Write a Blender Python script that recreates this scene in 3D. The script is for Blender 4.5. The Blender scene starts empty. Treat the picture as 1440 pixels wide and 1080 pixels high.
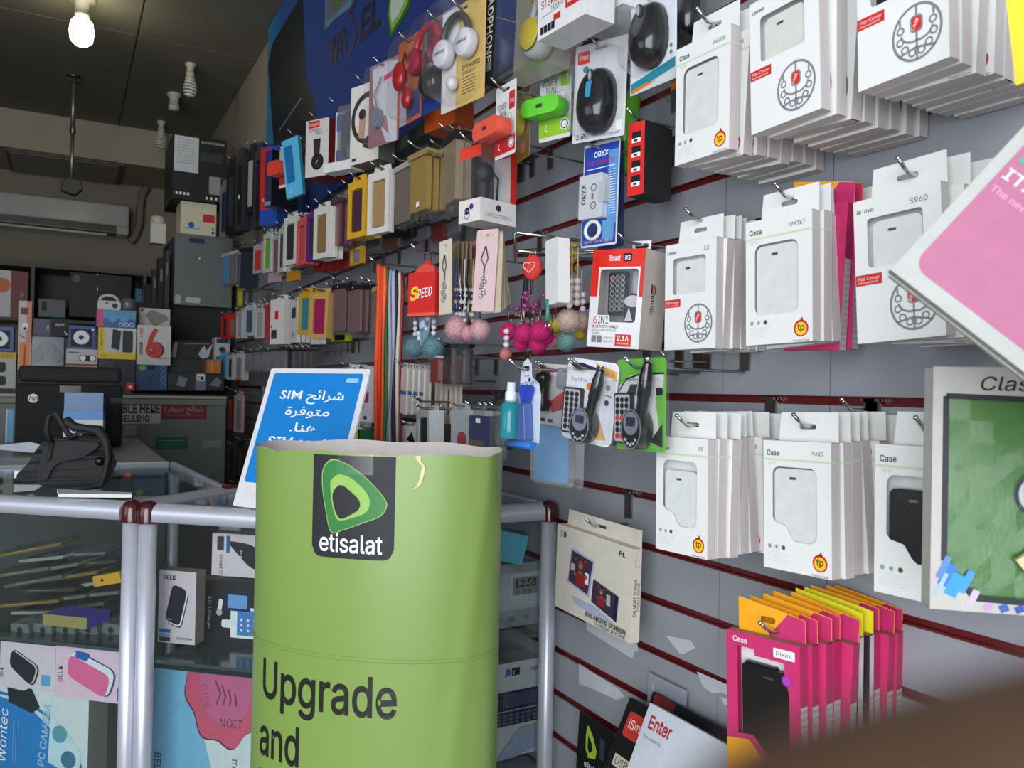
import bpy, math, random
from mathutils import Matrix, Vector
from mathutils.geometry import tessellate_polygon
R = math.radians
sc = bpy.context.scene
COL = sc.collection
# ---------------------------------------------------------------- camera
F, CX, CY = 1140.0, 720.0, 540.0
YAW, PITCH, ROLL, EYE = R(28.8), math.atan(10.6/1140.0), .02, 1.25
_h = Vector((math.cos(YAW), -math.sin(YAW), 0)); _f = Vector((math.sin(YAW), math.cos(YAW), 0)); _z = Vector((0, 0, 1))
FW = _f*math.cos(PITCH) + _z*math.sin(PITCH); _u = _z*math.cos(PITCH) - _f*math.sin(PITCH)
RT = math.cos(ROLL)*_h + math.sin(ROLL)*_u; UP = math.cos(ROLL)*_u - math.sin(ROLL)*_h
C0 = Vector((0, 0, EYE))
cam_data = bpy.data.cameras.new('camera'); cam = bpy.data.objects.new('camera', cam_data); COL.objects.link(cam)
cam.matrix_world = Matrix(((RT.x, UP.x, -FW.x, C0.x), (RT.y, UP.y, -FW.y, C0.y), (RT.z, UP.z, -FW.z, C0.z), (0, 0, 0, 1)))
cam_data.sensor_width = 36; cam_data.lens = 36*F/1440.0
cam_data.clip_start = .004; cam_data.clip_end = 60
cam_data.dof.use_dof = True; cam_data.dof.focus_distance = 1.25; cam_data.dof.aperture_fstop = 12.0
sc.camera = cam
sc.view_settings.view_transform = 'Standard'; sc.view_settings.look = 'None'
sc.view_settings.gamma = 1; sc.view_settings.use_curve_mapping = False
sc.view_settings.exposure = 0.04
# ---------------------------------------------------------------- light
w = bpy.data.worlds.new('world'); sc.world = w; w.use_nodes = True
w.node_tree.nodes['Background'].inputs[0].default_value = (.62, .74, 1, 1)
w.node_tree.nodes['Background'].inputs[1].default_value = .6
def area(name, loc, rot, sx, sy, power, col):
    l = bpy.data.lights.new(name, 'AREA'); l.shape = 'RECTANGLE'; l.size = sx; l.size_y = sy; l.energy = power; l.color = col
    o = bpy.data.objects.new(name, l); COL.objects.link(o); o.location = loc; o.rotation_euler = rot; return o
area('shopfront_daylight', (-1.35, -1.15, 1.55), (R(90), 0, R(-30)), 2.2, 2.2, 108, (.93, .965, 1))
area('side_window_daylight', (-2.12, .9, 1.55), (R(90), 0, R(-90)), 1.5, 1.3, 10, (.78, .88, 1))
# a lit ceiling bulb has its own light in its builder below
# ---------------------------------------------------------------- helpers
def ray(x, y): return FW + RT*((x-CX)/F) - UP*((y-CY)/F)
def at_x(x, y, X): d = ray(x, y); return C0 + d*(X/d.x)
def at_y(x, y, Y): d = ray(x, y); return C0 + d*(Y/d.y)
def at_z(x, y, Z): d = ray(x, y); return C0 + d*((Z-EYE)/d.z)
def at_d(x, y, D): return C0 + ray(x, y)*D
def lin(c): c /= 255.0; return c/12.92 if c <= .04045 else ((c+.055)/1.055)**2.4
_mats = {}
def P(r, g, b, rough=.5, metal=0, grain=.05, scale=60, bump=0, coat=0, alpha=1, emit=0):
    """procedural surface: a base colour with a fine noise grain"""
    key = (r, g, b, rough, metal, grain, scale, bump, coat, alpha, emit)
    if key in _mats: return _mats[key]
    m = bpy.data.materials.new('surface'); m.use_nodes = True; nt = m.node_tree; bs = nt.nodes['Principled BSDF']
    col = (lin(r), lin(g), lin(b), 1)
    bs.inputs['Roughness'].default_value = rough; bs.inputs['Metallic'].default_value = metal
    bs.inputs['Base Color'].default_value = col
    if coat: bs.inputs['Coat Weight'].default_value = coat; bs.inputs['Coat Roughness'].default_value = .08
    if alpha < 1: bs.inputs['Alpha'].default_value = alpha
    if emit:
        bs.inputs['Emission Color'].default_value = col; bs.inputs['Emission Strength'].default_value = emit
    if grain or bump:
        tc = nt.nodes.new('ShaderNodeTexCoord'); nz = nt.nodes.new('ShaderNodeTexNoise'); nz.inputs['Scale'].default_value = scale
        nz.inputs['Detail'].default_value = 3; nt.links.new(tc.outputs['Object'], nz.inputs['Vector'])
        if grain:
            mx = nt.nodes.new('ShaderNodeMix'); mx.data_type = 'RGBA'; mx.blend_type = 'MULTIPLY'; mx.inputs['Factor'].default_value = 1
            mr = nt.nodes.new('ShaderNodeMapRange'); mr.inputs['From Min'].default_value = .3; mr.inputs['From Max'].default_value = .7
            mr.inputs['To Min'].default_value = 1-grain; mr.inputs['To Max'].default_value = 1+grain
            nt.links.new(nz.outputs['Fac'], mr.inputs['Value']); mx.inputs[6].default_value = col
            nt.links.new(mr.outputs['Result'], mx.inputs[7]); nt.links.new(mx.outputs[2], bs.inputs['Base Color'])
        if bump:
            bp = nt.nodes.new('ShaderNodeBump'); bp.inputs['Strength'].default_value = bump; bp.inputs['Distance'].default_value = .002
            nt.links.new(nz.outputs['Fac'], bp.inputs['Height']); nt.links.new(bp.outputs['Normal'], bs.inputs['Normal'])
    _mats[key] = m; return m
def clear_mat(name, tint, base, rough=.05, ior=1.45):
    """thin clear sheet: a little milky body, glossy by fresnel, otherwise see-through"""
    m = bpy.data.materials.new(name); m.use_nodes = True; nt = m.node_tree; N = nt.nodes; L = nt.links; N.clear()
    out = N.new('ShaderNodeOutputMaterial'); tr = N.new('ShaderNodeBsdfTransparent'); tr.inputs[0].default_value = tint
    gl = N.new('ShaderNodeBsdfGlossy'); gl.inputs['Roughness'].default_value = rough; df = N.new('ShaderNodeBsdfDiffuse'); df.inputs[0].default_value = (.85, .87, .9, 1)
    lw = N.new('ShaderNodeLayerWeight'); lw.inputs['Blend'].default_value = .5; pw = N.new('ShaderNodeMath'); pw.operation = 'POWER'; pw.inputs[1].default_value = 4
    fr = N.new('ShaderNodeMapRange'); fr.inputs['To Min'].default_value = (ior-1)**2/(ior+1)**2*1.5; fr.inputs['To Max'].default_value = .7
    L.new(lw.outputs['Facing'], pw.inputs[0]); L.new(pw.outputs[0], fr.inputs['Value'])
    a = N.new('ShaderNodeMixShader'); a.inputs[0].default_value = base; L.new(tr.outputs[0], a.inputs[1]); L.new(df.outputs[0], a.inputs[2])
    b = N.new('ShaderNodeMixShader'); L.new(fr.outputs[0], b.inputs[0]); L.new(a.outputs[0], b.inputs[1]); L.new(gl.outputs[0], b.inputs[2])
    nz = N.new('ShaderNodeTexNoise'); nz.inputs['Scale'].default_value = 28; bp = N.new('ShaderNodeBump'); bp.inputs['Strength'].default_value = .12 if base > .011 and name != 'cabinet_glass' else .01
    bp.inputs['Distance'].default_value = .004
    L.new(nz.outputs['Fac'], bp.inputs['Height']); L.new(bp.outputs[0], gl.inputs['Normal'])
    L.new(b.outputs[0], out.inputs[0]); return m
GLASS = clear_mat('cabinet_glass', (.86, .93, .91, 1), .012, .02, 1.5)
BLIS = clear_mat('clear_blister', (.985, .99, 1, 1), .012, .07, 1.42)
FILM = clear_mat('clear_film', (.99, .99, .99, 1), .015, .06, 1.4)
MILK = clear_mat('milky_plastic', (.95, .97, 1, 1), .20, .2, 1.45)
SMOKE = clear_mat('smoky_plastic', (.55, .55, .58, 1), .12, .08, 1.45)
WHITE = P(236, 236, 236, .55); CARD = P(214, 208, 200, .7); BLACK = P(16, 16, 18, .6); DARK = P(32, 32, 36, .6)
STEEL = P(150, 146, 140, .28, 1, .1, 200); CHROME = P(190, 190, 190, .15, 1, 0); RED = P(214, 40, 34, .45); GREY = P(128, 130, 134, .5)
_tx = {}
try:
    import os
    FONT = bpy.data.fonts.load(os.path.join(bpy.utils.system_resource('DATAFILES'), 'fonts', 'Inter.woff2'))
except Exception: FONT = None
def glyphs(s, bold=0):
    k = (s, bold)
    if k in _tx: return _tx[k]
    cu = bpy.data.curves.new('t', 'FONT'); cu.body = s; cu.size = 1; cu.resolution_u = 2; cu.offset = bold; cu.fill_mode = 'FRONT'
    if FONT and all(ord(c) < 0x500 for c in s): cu.font = FONT
    ob = bpy.data.objects.new('t', cu); COL.objects.link(ob); dg = bpy.context.evaluated_depsgraph_get()
    me = ob.evaluated_get(dg).to_mesh(); vs = [(v.co.x, v.co.y) for v in me.vertices]; fs = [tuple(p.vertices) for p in me.polygons]
    ob.evaluated_get(dg).to_mesh_clear(); bpy.data.objects.remove(ob); bpy.data.curves.remove(cu)
    if not vs: vs = [(0, 0)]
    if FONT and all(ord(c) < 0x500 for c in s): vs = [(a*CAPK, b*CAPK) for a, b in vs]
    x0 = min(v[0] for v in vs); x1 = max(v[0] for v in vs); y0 = min(v[1] for v in vs); y1 = max(v[1] for v in vs)
    _tx[k] = (vs, fs, x0, x1, y0, y1); return _tx[k]
CAPK = 1.0
if FONT: CAPK = .72/max(.3, glyphs('H')[5])
_tx.clear()
def soft(pts, r=.25, n=4):
    """the same outline with its corners rounded by a share of the shorter neighbouring edge"""
    out = []; L = len(pts)
    for i in range(L):
        p0, p, p1 = Vector(pts[i-1]), Vector(pts[i]), Vector(pts[(i+1) % L]); d = min((p0-p).length, (p1-p).length)*r
        a = p+(p0-p).normalized()*d; b = p+(p1-p).normalized()*d
        for k in range(n+1): u = k/n; out.append(tuple(a*(1-u)**2+p*2*u*(1-u)+b*u*u))
    return out
def rrect(x0, z0, x1, z1, r, n=4):
    r = min(r, (x1-x0)/2-1e-6, (z1-z0)/2-1e-6); pts = []
    for cx, cz, a0 in ((x1-r, z0+r, -90), (x1-r, z1-r, 0), (x0+r, z1-r, 90), (x0+r, z0+r, 180)):
        for i in range(n+1):
            a = R(a0+90*i/n); pts.append((cx+r*math.cos(a), cz+r*math.sin(a)))
    return pts
def ell(cx, cz, rx, rz=None, n=24, a0=0, a1=360):
    rz = rx if rz is None else rz; full = abs(a1-a0) >= 360
    return [(cx+rx*math.cos(R(a0+(a1-a0)*i/(n if full else n-1))), cz+rz*math.sin(R(a0+(a1-a0)*i/(n if full else n-1)))) for i in range(n)]
class MB:
    """collects geometry in a thing's own frame: x right, y away from the viewer of its front, z up"""
    def __init__(s): s.v = []; s.f = []; s.mi = []; s.sm = []; s.mats = []
    def _m(s, m):
        if m not in s.mats: s.mats.append(m)
        return s.mats.index(m)
    def add(s, vs, fs, m, smooth=False):
        b = len(s.v); s.v += [tuple(v) for v in vs]; k = s._m(m)
        for f in fs: s.f.append(tuple(i+b for i in f)); s.mi.append(k); s.sm.append(smooth)
        return s
    def box(s, x0, y0, z0, x1, y1, z1, m):
        v = [(x0,y0,z0),(x1,y0,z0),(x1,y1,z0),(x0,y1,z0),(x0,y0,z1),(x1,y0,z1),(x1,y1,z1),(x0,y1,z1)]
        return s.add(v, [(0,3,2,1),(4,5,6,7),(0,1,5,4),(1,2,6,5),(2,3,7,6),(3,0,4,7)], m)
    def plate(s, outer, y0, y1, m, holes=(), side=None, smooth=False):
        """outline in x,z (counter clockwise from the front) with holes, thick from y0 (front) to y1"""
        loops = [list(outer)]+[list(h) for h in holes]
        polys = [[Vector((a, b, 0)) for a, b in l] for l in loops]; tris = tessellate_polygon(polys)
        flat = [p for l in loops for p in l]; n = len(flat)
        vs = [(a, y0, b) for a, b in flat]+[(a, y1, b) for a, b in flat]
        ff = []
        for t in tris:
            a, b, c = [flat[i] for i in t]; ar = (b[0]-a[0])*(c[1]-a[1])-(b[1]-a[1])*(c[0]-a[0])
            t = t if ar > 0 else t[::-1]; ff.append(tuple(t))
        s.add(vs, ff+[tuple(i+n for i in t[::-1]) for t in ff], m)
        b0 = len(s.v)-2*n; k = 0; mk = s._m(side or m)
        for li, l in enumerate(loops):
            L = len(l); ar = sum(l[i][0]*l[(i+1) % L][1]-l[(i+1) % L][0]*l[i][1] for i in range(L))
            for i in range(L):
                a, b = b0+k+i, b0+k+(i+1) % L
                q = (a, a+n, b+n, b) if (ar > 0) == (li == 0) else (a, b, b+n, a+n)
                s.f.append(q); s.mi.append(mk); s.sm.append(smooth)
            k += L
        return s
    def flat(s, pts, y, m):
        n = len(pts); ar = sum(pts[i][0]*pts[(i+1) % n][1]-pts[(i+1) % n][0]*pts[i][1] for i in range(n))
        if ar < 0: pts = pts[::-1]
        if n <= 4: return s.add([(a, y, b) for a, b in pts], [tuple(range(n))], m)
        tr = tessellate_polygon([[Vector((a, b, 0)) for a, b in pts]]); ff = []
        for t in tr:
            a, b, c = [pts[i] for i in t]; ff.append(tuple(t) if (b[0]-a[0])*(c[1]-a[1])-(b[1]-a[1])*(c[0]-a[0]) > 0 else tuple(t[::-1]))
        return s.add([(a, y, b) for a, b in pts], ff, m)
    def rect(s, x0, z0, x1, z1, y, m): return s.add([(x0,y,z0),(x1,y,z0),(x1,y,z1),(x0,y,z1)], [(0,1,2,3)], m)
    def ring(s, cx, cz, r, wd, y, m, rz=None, n=28):
        rz = rz or r; o = ell(cx, cz, r, rz, n); i_ = ell(cx, cz, r-wd, rz-wd, n)
        return s.add([(a, y, b) for a, b in o+i_], [(k, (k+1) % n, n+(k+1) % n, n+k) for k in range(n)], m)
    def stroke(s, pts, wd, y, m):
        for a, b in zip(pts, pts[1:]):
            dx, dz = b[0]-a[0], b[1]-a[1]; L = math.hypot(dx, dz) or 1; nx, nz = -dz/L*wd/2, dx/L*wd/2
            s.add([(a[0]-nx, y, a[1]-nz), (b[0]-nx, y, b[1]-nz), (b[0]+nx, y, b[1]+nz), (a[0]+nx, y, a[1]+nz)], [(0,1,2,3)], m)
        return s
    def text(s, t, x, z, hgt, y, m, rot=0, al='l', sx=1, bold=0, shear=0, wid=None):
        vs, fs, x0, x1, y0, y1 = glyphs(t, bold); k = hgt/.72
        if wid: sx = wid/((x1-x0)*k)
        off = {'l': x0, 'c': (x0+x1)/2, 'r': x1}[al]; c, sn = math.cos(R(rot)), math.sin(R(rot)); out = []
        for a, b in vs:
            u, v = (a-off)*k*sx+shear*b*k, b*k; out.append((x+u*c-v*sn, y, z+u*sn+v*c))
        return s.add(out, fs, m)
    def tube(s, pts, r, m, n=8, cap=True, closed=False):
        pts = [Vector(p) for p in pts]; N = len(pts); vs = []; rr = r if isinstance(r, (list, tuple)) else [r]*N
        t = (pts[1]-pts[0]).normalized(); a = t.orthogonal().normalized()
        for i, p in enumerate(pts):
            if closed: t = (pts[(i+1) % N]-pts[i-1]).normalized()
            else: t = (pts[min(i+1, N-1)]-pts[max(i-1, 0)]).normalized()
            a = (a-t*a.dot(t)).normalized(); b = t.cross(a)
            vs += [tuple(p+(a*math.cos(2*math.pi*k/n)+b*math.sin(2*math.pi*k/n))*rr[i]) for k in range(n)]
        fs = []
        for i in range(N if closed else N-1):
            j = (i+1) % N
            for k in range(n): fs.append((i*n+k, i*n+(k+1) % n, j*n+(k+1) % n, j*n+k))
        s.add(vs, fs, m, True)
        if cap and not closed:
            b0 = len(s.v)-len(vs); mk = s._m(m)
            s.f.append(tuple(b0+k for k in range(n))[::-1]); s.mi.append(mk); s.sm.append(False)
            s.f.append(tuple(b0+(N-1)*n+k for k in range(n))); s.mi.append(mk); s.sm.append(False)
        return s
    def lathe(s, prof, m, n=20, c=(0,0,0), axis='z', sy=1):
        vs = []
        for r, h in prof:
            for k in range(n):
                a = 2*math.pi*k/n; x, y = r*math.cos(a), r*math.sin(a)*sy
                p = (x, y, h) if axis == 'z' else ((x, h, -y) if axis == 'y' else (h, x, y))
                vs.append((p[0]+c[0], p[1]+c[1], p[2]+c[2]))
        fs = [(i*n+k, i*n+(k+1) % n, (i+1)*n+(k+1) % n, (i+1)*n+k) for i in range(len(prof)-1) for k in range(n)]
        return s.add(vs, fs, m, True)
    def ball(s, c, r, m, n=14, k=9, fuzz=0, rnd=None):
        rx, ry, rz = r if isinstance(r, (tuple, list)) else (r, r, r); vs = []; fs = []
        for i in range(k+1):
            t = math.pi*i/k
            for j in range(n):
                a = 2*math.pi*j/n; q = 1+(rnd.uniform(-fuzz, fuzz) if rnd else 0)
                vs.append((c[0]+rx*q*math.sin(t)*math.cos(a), c[1]+ry*q*math.sin(t)*math.sin(a), c[2]-rz*q*math.cos(t)))
        for i in range(k):
            for j in range(n): fs.append((i*n+j, i*n+(j+1) % n, (i+1)*n+(j+1) % n, (i+1)*n+j))
        return s.add(vs, fs, m, True)
    def xf(s, M, start=0):
        for i in range(start, len(s.v)): s.v[i] = tuple(M @ Vector(s.v[i]))
        return s
    def warp(s, fn, start=0):
        for i in range(start, len(s.v)): s.v[i] = tuple(fn(*s.v[i]))
        return s
    def build(s, name, parent=None, loc=None, rot=None, bevel=0, seg=2, sub=0):
        me = bpy.data.meshes.new(name); me.from_pydata(s.v, [], s.f)
        for m in s.mats: me.materials.append(m)
        me.polygons.foreach_set('material_index', s.mi); me.polygons.foreach_set('use_smooth', s.sm); me.update()
        o = bpy.data.objects.new(name, me); COL.objects.link(o)
        if parent: o.parent = parent
        if loc is not None: o.location = loc
        if rot is not None: o.rotation_euler = rot
        if bevel:
            b = o.modifiers.new('bevel', 'BEVEL'); b.width = bevel; b.segments = seg; b.limit_method = 'ANGLE'; b.angle_limit = R(40)
        if sub:
            b = o.modifiers.new('sub', 'SUBSURF'); b.levels = sub; b.render_levels = sub
        return o
def tag(o, label=None, cat=None, group=None, kind=None):
    if label: o['label'] = label
    if cat: o['category'] = cat
    if group: o['group'] = group
    if kind: o['kind'] = kind
    return o
def thing(name, label, cat, loc=(0,0,0), rot=(0,0,0), group=None):
    o = bpy.data.objects.new(name, None); o.empty_display_size = .05; COL.objects.link(o); o.location = loc
    o.rotation_euler = (rot if isinstance(rot, (tuple, list)) else (0, 0, rot)); return tag(o, label, cat, group)
def kids(o): return [c for c in bpy.data.objects if c.parent == o]
def copy_tree(o, parent=None, memo=None):
    c = o.copy(); COL.objects.link(c); c.parent = parent
    for ch in o['_k'] if '_k' in o else o.children: copy_tree(ch, c)
    return c
def struct(mb, name): return tag(mb.build(name), kind='structure')
def fr(L, Rr, T, B, X=None, w=None, yaw=None, Y=None, D=None):
    """a flat upright front seen between these picture columns and rows, at a real distance; gives base centre, heading, width, height"""
    cx, cy = (L+Rr)/2, (T+B)/2
    p = at_x(cx, cy, X) if X is not None else (at_y(cx, cy, Y) if Y is not None else at_d(cx, cy, D))
    if yaw is None and w is None: yaw = 0
    if yaw is None:
        a = math.atan2(p.x, p.y); dl, dr = ray(L, cy), ray(Rr, cy)
        ang = abs(math.atan2(dl.x, dl.y)-math.atan2(dr.x, dr.y)); dist = math.hypot(p.x, p.y)
        yaw = math.degrees(math.asin(min(.97, ang*dist/w))-a); yaw = max(-6, min(50, yaw))
    base = -90 if X is not None else 0
    rz = R(base+yaw); n = Vector((math.sin(rz), -math.cos(rz), 0)); t = Vector((math.cos(rz), math.sin(rz), 0))
    def hit(x, y): d = ray(x, y); return C0+d*((p-C0).dot(n)/d.dot(n))
    a, b = hit(L, cy), hit(Rr, cy); tp, bt = hit(cx, T), hit(cx, B)
    mid = (a+b)/2
    return Vector((mid.x, mid.y, bt.z)), rz, (b-a).dot(t), tp.z-bt.z
ORD = ['first','second','third','fourth','fifth','sixth','seventh','eighth','ninth','tenth','eleventh','twelfth','thirteenth','fourteenth']
WALL_X = .82; GZ = EYE-.003; PITCHZ = .08
rnd = random.Random(7)
# ---------------------------------------------------------------- room shell
BEIGE = P(142, 134, 118, .85, 0, .05, 5, .1); CEIL = P(118, 116, 104, .8, 0, .06, 4)
m = MB(); m.box(-2.3, -1.5, -.06, .95, 6.75, 0, P(120, 116, 108, .35, 0, .1, 6)); struct(m, 'floor')
m = MB()      # gypsum ceiling boards with joints
xs = [-2.3, -1.2, .27, .95]; ys = [-1.5, .6, 1.9, 3.15, 4.40, 6.75]
for a, b in zip(xs, xs[1:]):
    for c, d in zip(ys, ys[1:]): m.box(a+.004, c+.004, 2.97, b-.004, d-.004, 2.985, CEIL)
m.box(-2.3, -1.5, 2.984, .95, 6.75, 3.03, P(165, 165, 155, .8)); struct(m, 'ceiling')
m = MB(); m.box(-2.3, 6.65, 0, .95, 6.75, 2.97, BEIGE); m.box(-2.3, 6.0, 2.725, .95, 6.65, 2.97, P(168, 158, 138, .85, 0, .05, 5)); struct(m, 'wall_back')
m = MB(); m.box(-2.3, -1.5, 0, -2.2, .1, 2.97, BEIGE); m.box(-2.3, 1.7, 0, -2.2, 6.75, 2.97, BEIGE); m.box(-2.3, .1, 0, -2.2, 1.7, .85, BEIGE); m.box(-2.3, .1, 2.25, -2.2, 1.7, 2.97, BEIGE); struct(m, 'wall_left')
m = MB()
for y_ in (.1, .88, 1.66): m.box(-2.27, y_, .85, -2.23, y_+.04, 2.25, P(170, 172, 176, .35, 1))
m.box(-2.27, .1, .85, -2.23, 1.7, .89, P(170, 172, 176, .35, 1)); m.box(-2.27, .1, 2.21, -2.23, 1.7, 2.25, P(170, 172, 176, .35, 1)); struct(m, 'window_2')
m = MB(); m.box(-2.3, -1.5, 2.65, .95, -1.42, 2.97, BEIGE); m.box(-2.3, -1.5, 0, -2.15, -1.42, 2.65, BEIGE); m.box(.65, -1.5, 0, .95, -1.42, 2.65, BEIGE)
m.box(-2.15, -1.5, 0, .65, -1.42, .2, BEIGE); struct(m, 'wall_front')
m = MB(); al = P(170, 172, 176, .35, 1)
for x in (-2.15, -.76, .6): m.box(x, -1.49, .2, x+.05, -1.44, 2.65, al)
m.box(-2.15, -1.49, .2, .65, -1.44, .25, al); m.box(-2.15, -1.49, 2.6, .65, -1.44, 2.65, al); struct(m, 'window_1')
# right wall: plain wall behind, slat panel in front with burgundy channels
SLAT = P(154, 157, 165, .38, 0, .03, 9); BURG = P(98, 24, 28, .3, 0, .06, 50, 0, .3); EDGE = P(52, 50, 54, .7)
m = MB(); m.box(.845, -1.5, 0, .95, 6.75, 2.97, P(150, 142, 126, .85, 0, .05, 5, .1))
m.box(.8405, -1.5, .04, .845, 5.2, 1.93, EDGE)
seams = [-1.42, -.55, .6825, .868, 2.09, 3.31, 4.53, 5.2]; TOPZ = 1.925
for k in range(-15, 9):
    z0 = GZ+k*PITCHZ; z1 = min(z0+PITCHZ, TOPZ)
    for a, b in zip(seams, seams[1:]):
        m.box(WALL_X, a+.0007, z0+.0048, .8405, b-.0007, z1-.0048 if z1 < TOPZ else z1, SLAT)
    m.box(WALL_X+.004, -1.42, z0-.003, WALL_X+.010, 5.2, z0+.0048, BURG); m.box(WALL_X-.0012, -1.42, z0-.0058, WALL_X+.004, 5.2, z0-.0030, BURG)
    m.box(WALL_X-.0008, -1.42, z0+.0040, WALL_X+.004, 5.2, z0+.0054, BURG)
m.box(.812, -1.42, TOPZ, .845, 5.2, TOPZ+.012, P(120, 122, 124, .35, 1)); m.box(WALL_X, 5.2, .04, .845, 5.215, TOPZ, P(120, 122, 124, .4, 1))
struct(m, 'wall_right')
# paper scraps left on the slats
scr = P(196, 200, 206, .8)
def scrap(pts, label):
    w3 = [at_x(x, y, WALL_X) for x, y in pts]; c = sum(w3, Vector())/len(w3)
    q = MB(); q.plate([(-(p.y-c.y), p.z-c.z) for p in w3], -.0008, 0, scr)
    tag(q.build('paper_scrap', None, (WALL_X-.0008, c.y, c.z), (0, 0, R(-90))), label, 'paper')
scrap([(825,873),(897,905),(898,916),(893,916),(890,926),(845,898),(826,886)][::-1], 'long torn white paper scrap under the F1 enlarged screen box')
scrap([(937,893),(972,900),(979,911),(962,920),(956,918)][::-1], 'small kite-shaped white paper scrap between two grooves')
scrap([(815,933),(869,967),(880,980),(868,984),(826,965),(815,962)][::-1], 'torn white paper scrap above the black operator card')
scrap([(981,944),(1032,966),(1034,980),(1015,974),(1003,975),(990,966)][::-1], 'white paper scrap left of the pink case box')
scrap([(1014,979),(1024,982),(1030,990),(1020,992)][::-1], 'tiny white paper scrap below the one by the pink case box')
# printed banner above the slats
B0 = MB(); y0, y1 = 3.95, 1.15; W_ = y0-y1; Hb = 1.02
ban = bpy.data.materials.new('banner_print'); ban.use_nodes = True; nt = ban.node_tree; bs = nt.nodes['Principled BSDF']
tc = nt.nodes.new('ShaderNodeTexCoord'); sp = nt.nodes.new('ShaderNodeSeparateXYZ'); rp = nt.nodes.new('ShaderNodeValToRGB'); mr = nt.nodes.new('ShaderNodeMapRange')
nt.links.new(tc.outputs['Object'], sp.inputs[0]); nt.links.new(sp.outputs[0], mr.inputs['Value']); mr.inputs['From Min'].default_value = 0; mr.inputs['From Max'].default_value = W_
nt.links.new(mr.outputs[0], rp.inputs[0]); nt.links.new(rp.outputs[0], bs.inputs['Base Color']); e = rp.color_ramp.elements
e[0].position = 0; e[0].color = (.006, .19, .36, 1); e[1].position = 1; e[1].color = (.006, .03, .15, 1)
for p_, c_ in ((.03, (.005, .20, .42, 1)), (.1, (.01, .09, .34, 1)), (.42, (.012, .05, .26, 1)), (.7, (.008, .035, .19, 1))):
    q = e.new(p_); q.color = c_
bs.inputs['Roughness'].default_value = .75
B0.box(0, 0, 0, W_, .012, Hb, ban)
def bp(x, y): p = at_x(x, y, .808); return (y0-p.y, p.z-1.94)
B0.flat([bp(*q) for q in ((384,60),(420,0),(426,0),(431,110),(444,150),(450,235),(395,235),(386,215),(377,90))], -.001, P(10, 30, 42, .35))
B0.flat([bp(*q) for q in ((458,0),(497,0),(493,10),(470,28),(457,43))], -.001, P(96, 150, 168, .5))
B0.flat([bp(*q) for q in ((461,0),(490,0),(470,22),(460,30))], -.002, P(112, 108, 128, .6)); B0.flat([bp(*q) for q in ((468,0),(484,0),(472,14))], -.003, P(90, 120, 60, .6))
for k, (x, y) in enumerate(((392,95),(398,82),(404,70),(410,60),(396,112),(402,100),(409,88),(415,78),(393,128),(400,120),(411,108),(415,60))):
    B0.ring(*bp(x, y), .012, .004, -.0015, P(60, 86, 96, .5), n=8)
B0.stroke([bp(393,184), bp(424,138)], .006, -.0015, P(150, 170, 180, .5))
a = bp(461, 97); b = bp(536, 33); lc = P(14, 18, 40, .4); th = math.degrees(math.atan2(b[1]-a[1], b[0]-a[0]))
hh = .092
c1 = bp(489, 70); c2 = bp(507, 58)
B0.text('WA', a[0], a[1], .092, -.002, lc, th, 'l', 1, .025, wid=math.hypot(c1[0]-a[0], c1[1]-a[1])); B0.text('EL', c2[0], c2[1], hh, -.002, lc, th, 'l', 1, .025, wid=math.hypot(b[0]-c2[0], b[1]-c2[1]))
B0.stroke([bp(*q) for q in ((501,3),(493,18),(499,34),(502,50),(497,66),(490,79))], .016, -.0025, P(70, 40, 60, .4))
gr = ((548,0),(545,20),(550,54),(566,30),(578,8),(580,0))
B0.flat([bp(*q) for q in gr], -.002, P(30, 110, 34, .4)); B0.flat([bp(*q) for q in ((550,0),(548,20),(552,44),(564,26),(574,6),(576,0))], -.003, P(150, 190, 70, .4))
B0.flat([bp(*q) for q in ((552,0),(550,16),(553,34),(562,22),(570,4),(571,0))], -.004, P(205, 222, 205, .4))
tag(B0.build('banner', None, (.808, y0, 1.94), (0, 0, R(-90))), 'large blue shop banner with dark phone picture fixed above the slat wall', 'banner')
# ---------------------------------------------------------------- printed cartons
def prints(mb, w, h, lst, y=-.0004, ox=0):
    """pictures on a front, in shares of its width and height"""
    for i, p in enumerate(lst):
        yy = y-.00012*i; k = p[0]
        X = lambda u: ox+(u-.5)*w
        Z = lambda v: v*h
        if k == 'r': mb.rect(X(p[1]), Z(p[2]), X(p[3]), Z(p[4]), yy, p[5])
        elif k == 'rr': mb.flat(rrect(X(p[1]), Z(p[2]), X(p[3]), Z(p[4]), p[6]*w), yy, p[5])
        elif k == 'd': mb.flat(ell(X(p[1]), Z(p[2]), p[3]*h, (p[5] if len(p) > 5 else p[3])*h, 22), yy, p[4])
        elif k == 'o': mb.ring(X(p[1]), Z(p[2]), p[3]*h, p[4]*h, yy, p[5])
        elif k == 'p': mb.flat([(X(a), Z(b)) for a, b in p[1]], yy, p[2])
        elif k == 'q': mb.flat(soft([(X(a), Z(b)) for a, b in p[1]], p[3] if len(p) > 3 else .35), yy, p[2])
        elif k == 's': mb.stroke([(X(a), Z(b)) for a, b in p[1]], p[2]*h, yy, p[3])
        elif k == 't':
            o = p[6] if len(p) > 6 else {}
            o = dict(o); 
            if 'wid' in o: o['wid'] *= w
            mb.text(p[1], X(p[2]), Z(p[3]), p[4]*h, yy, p[5], **o)
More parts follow.
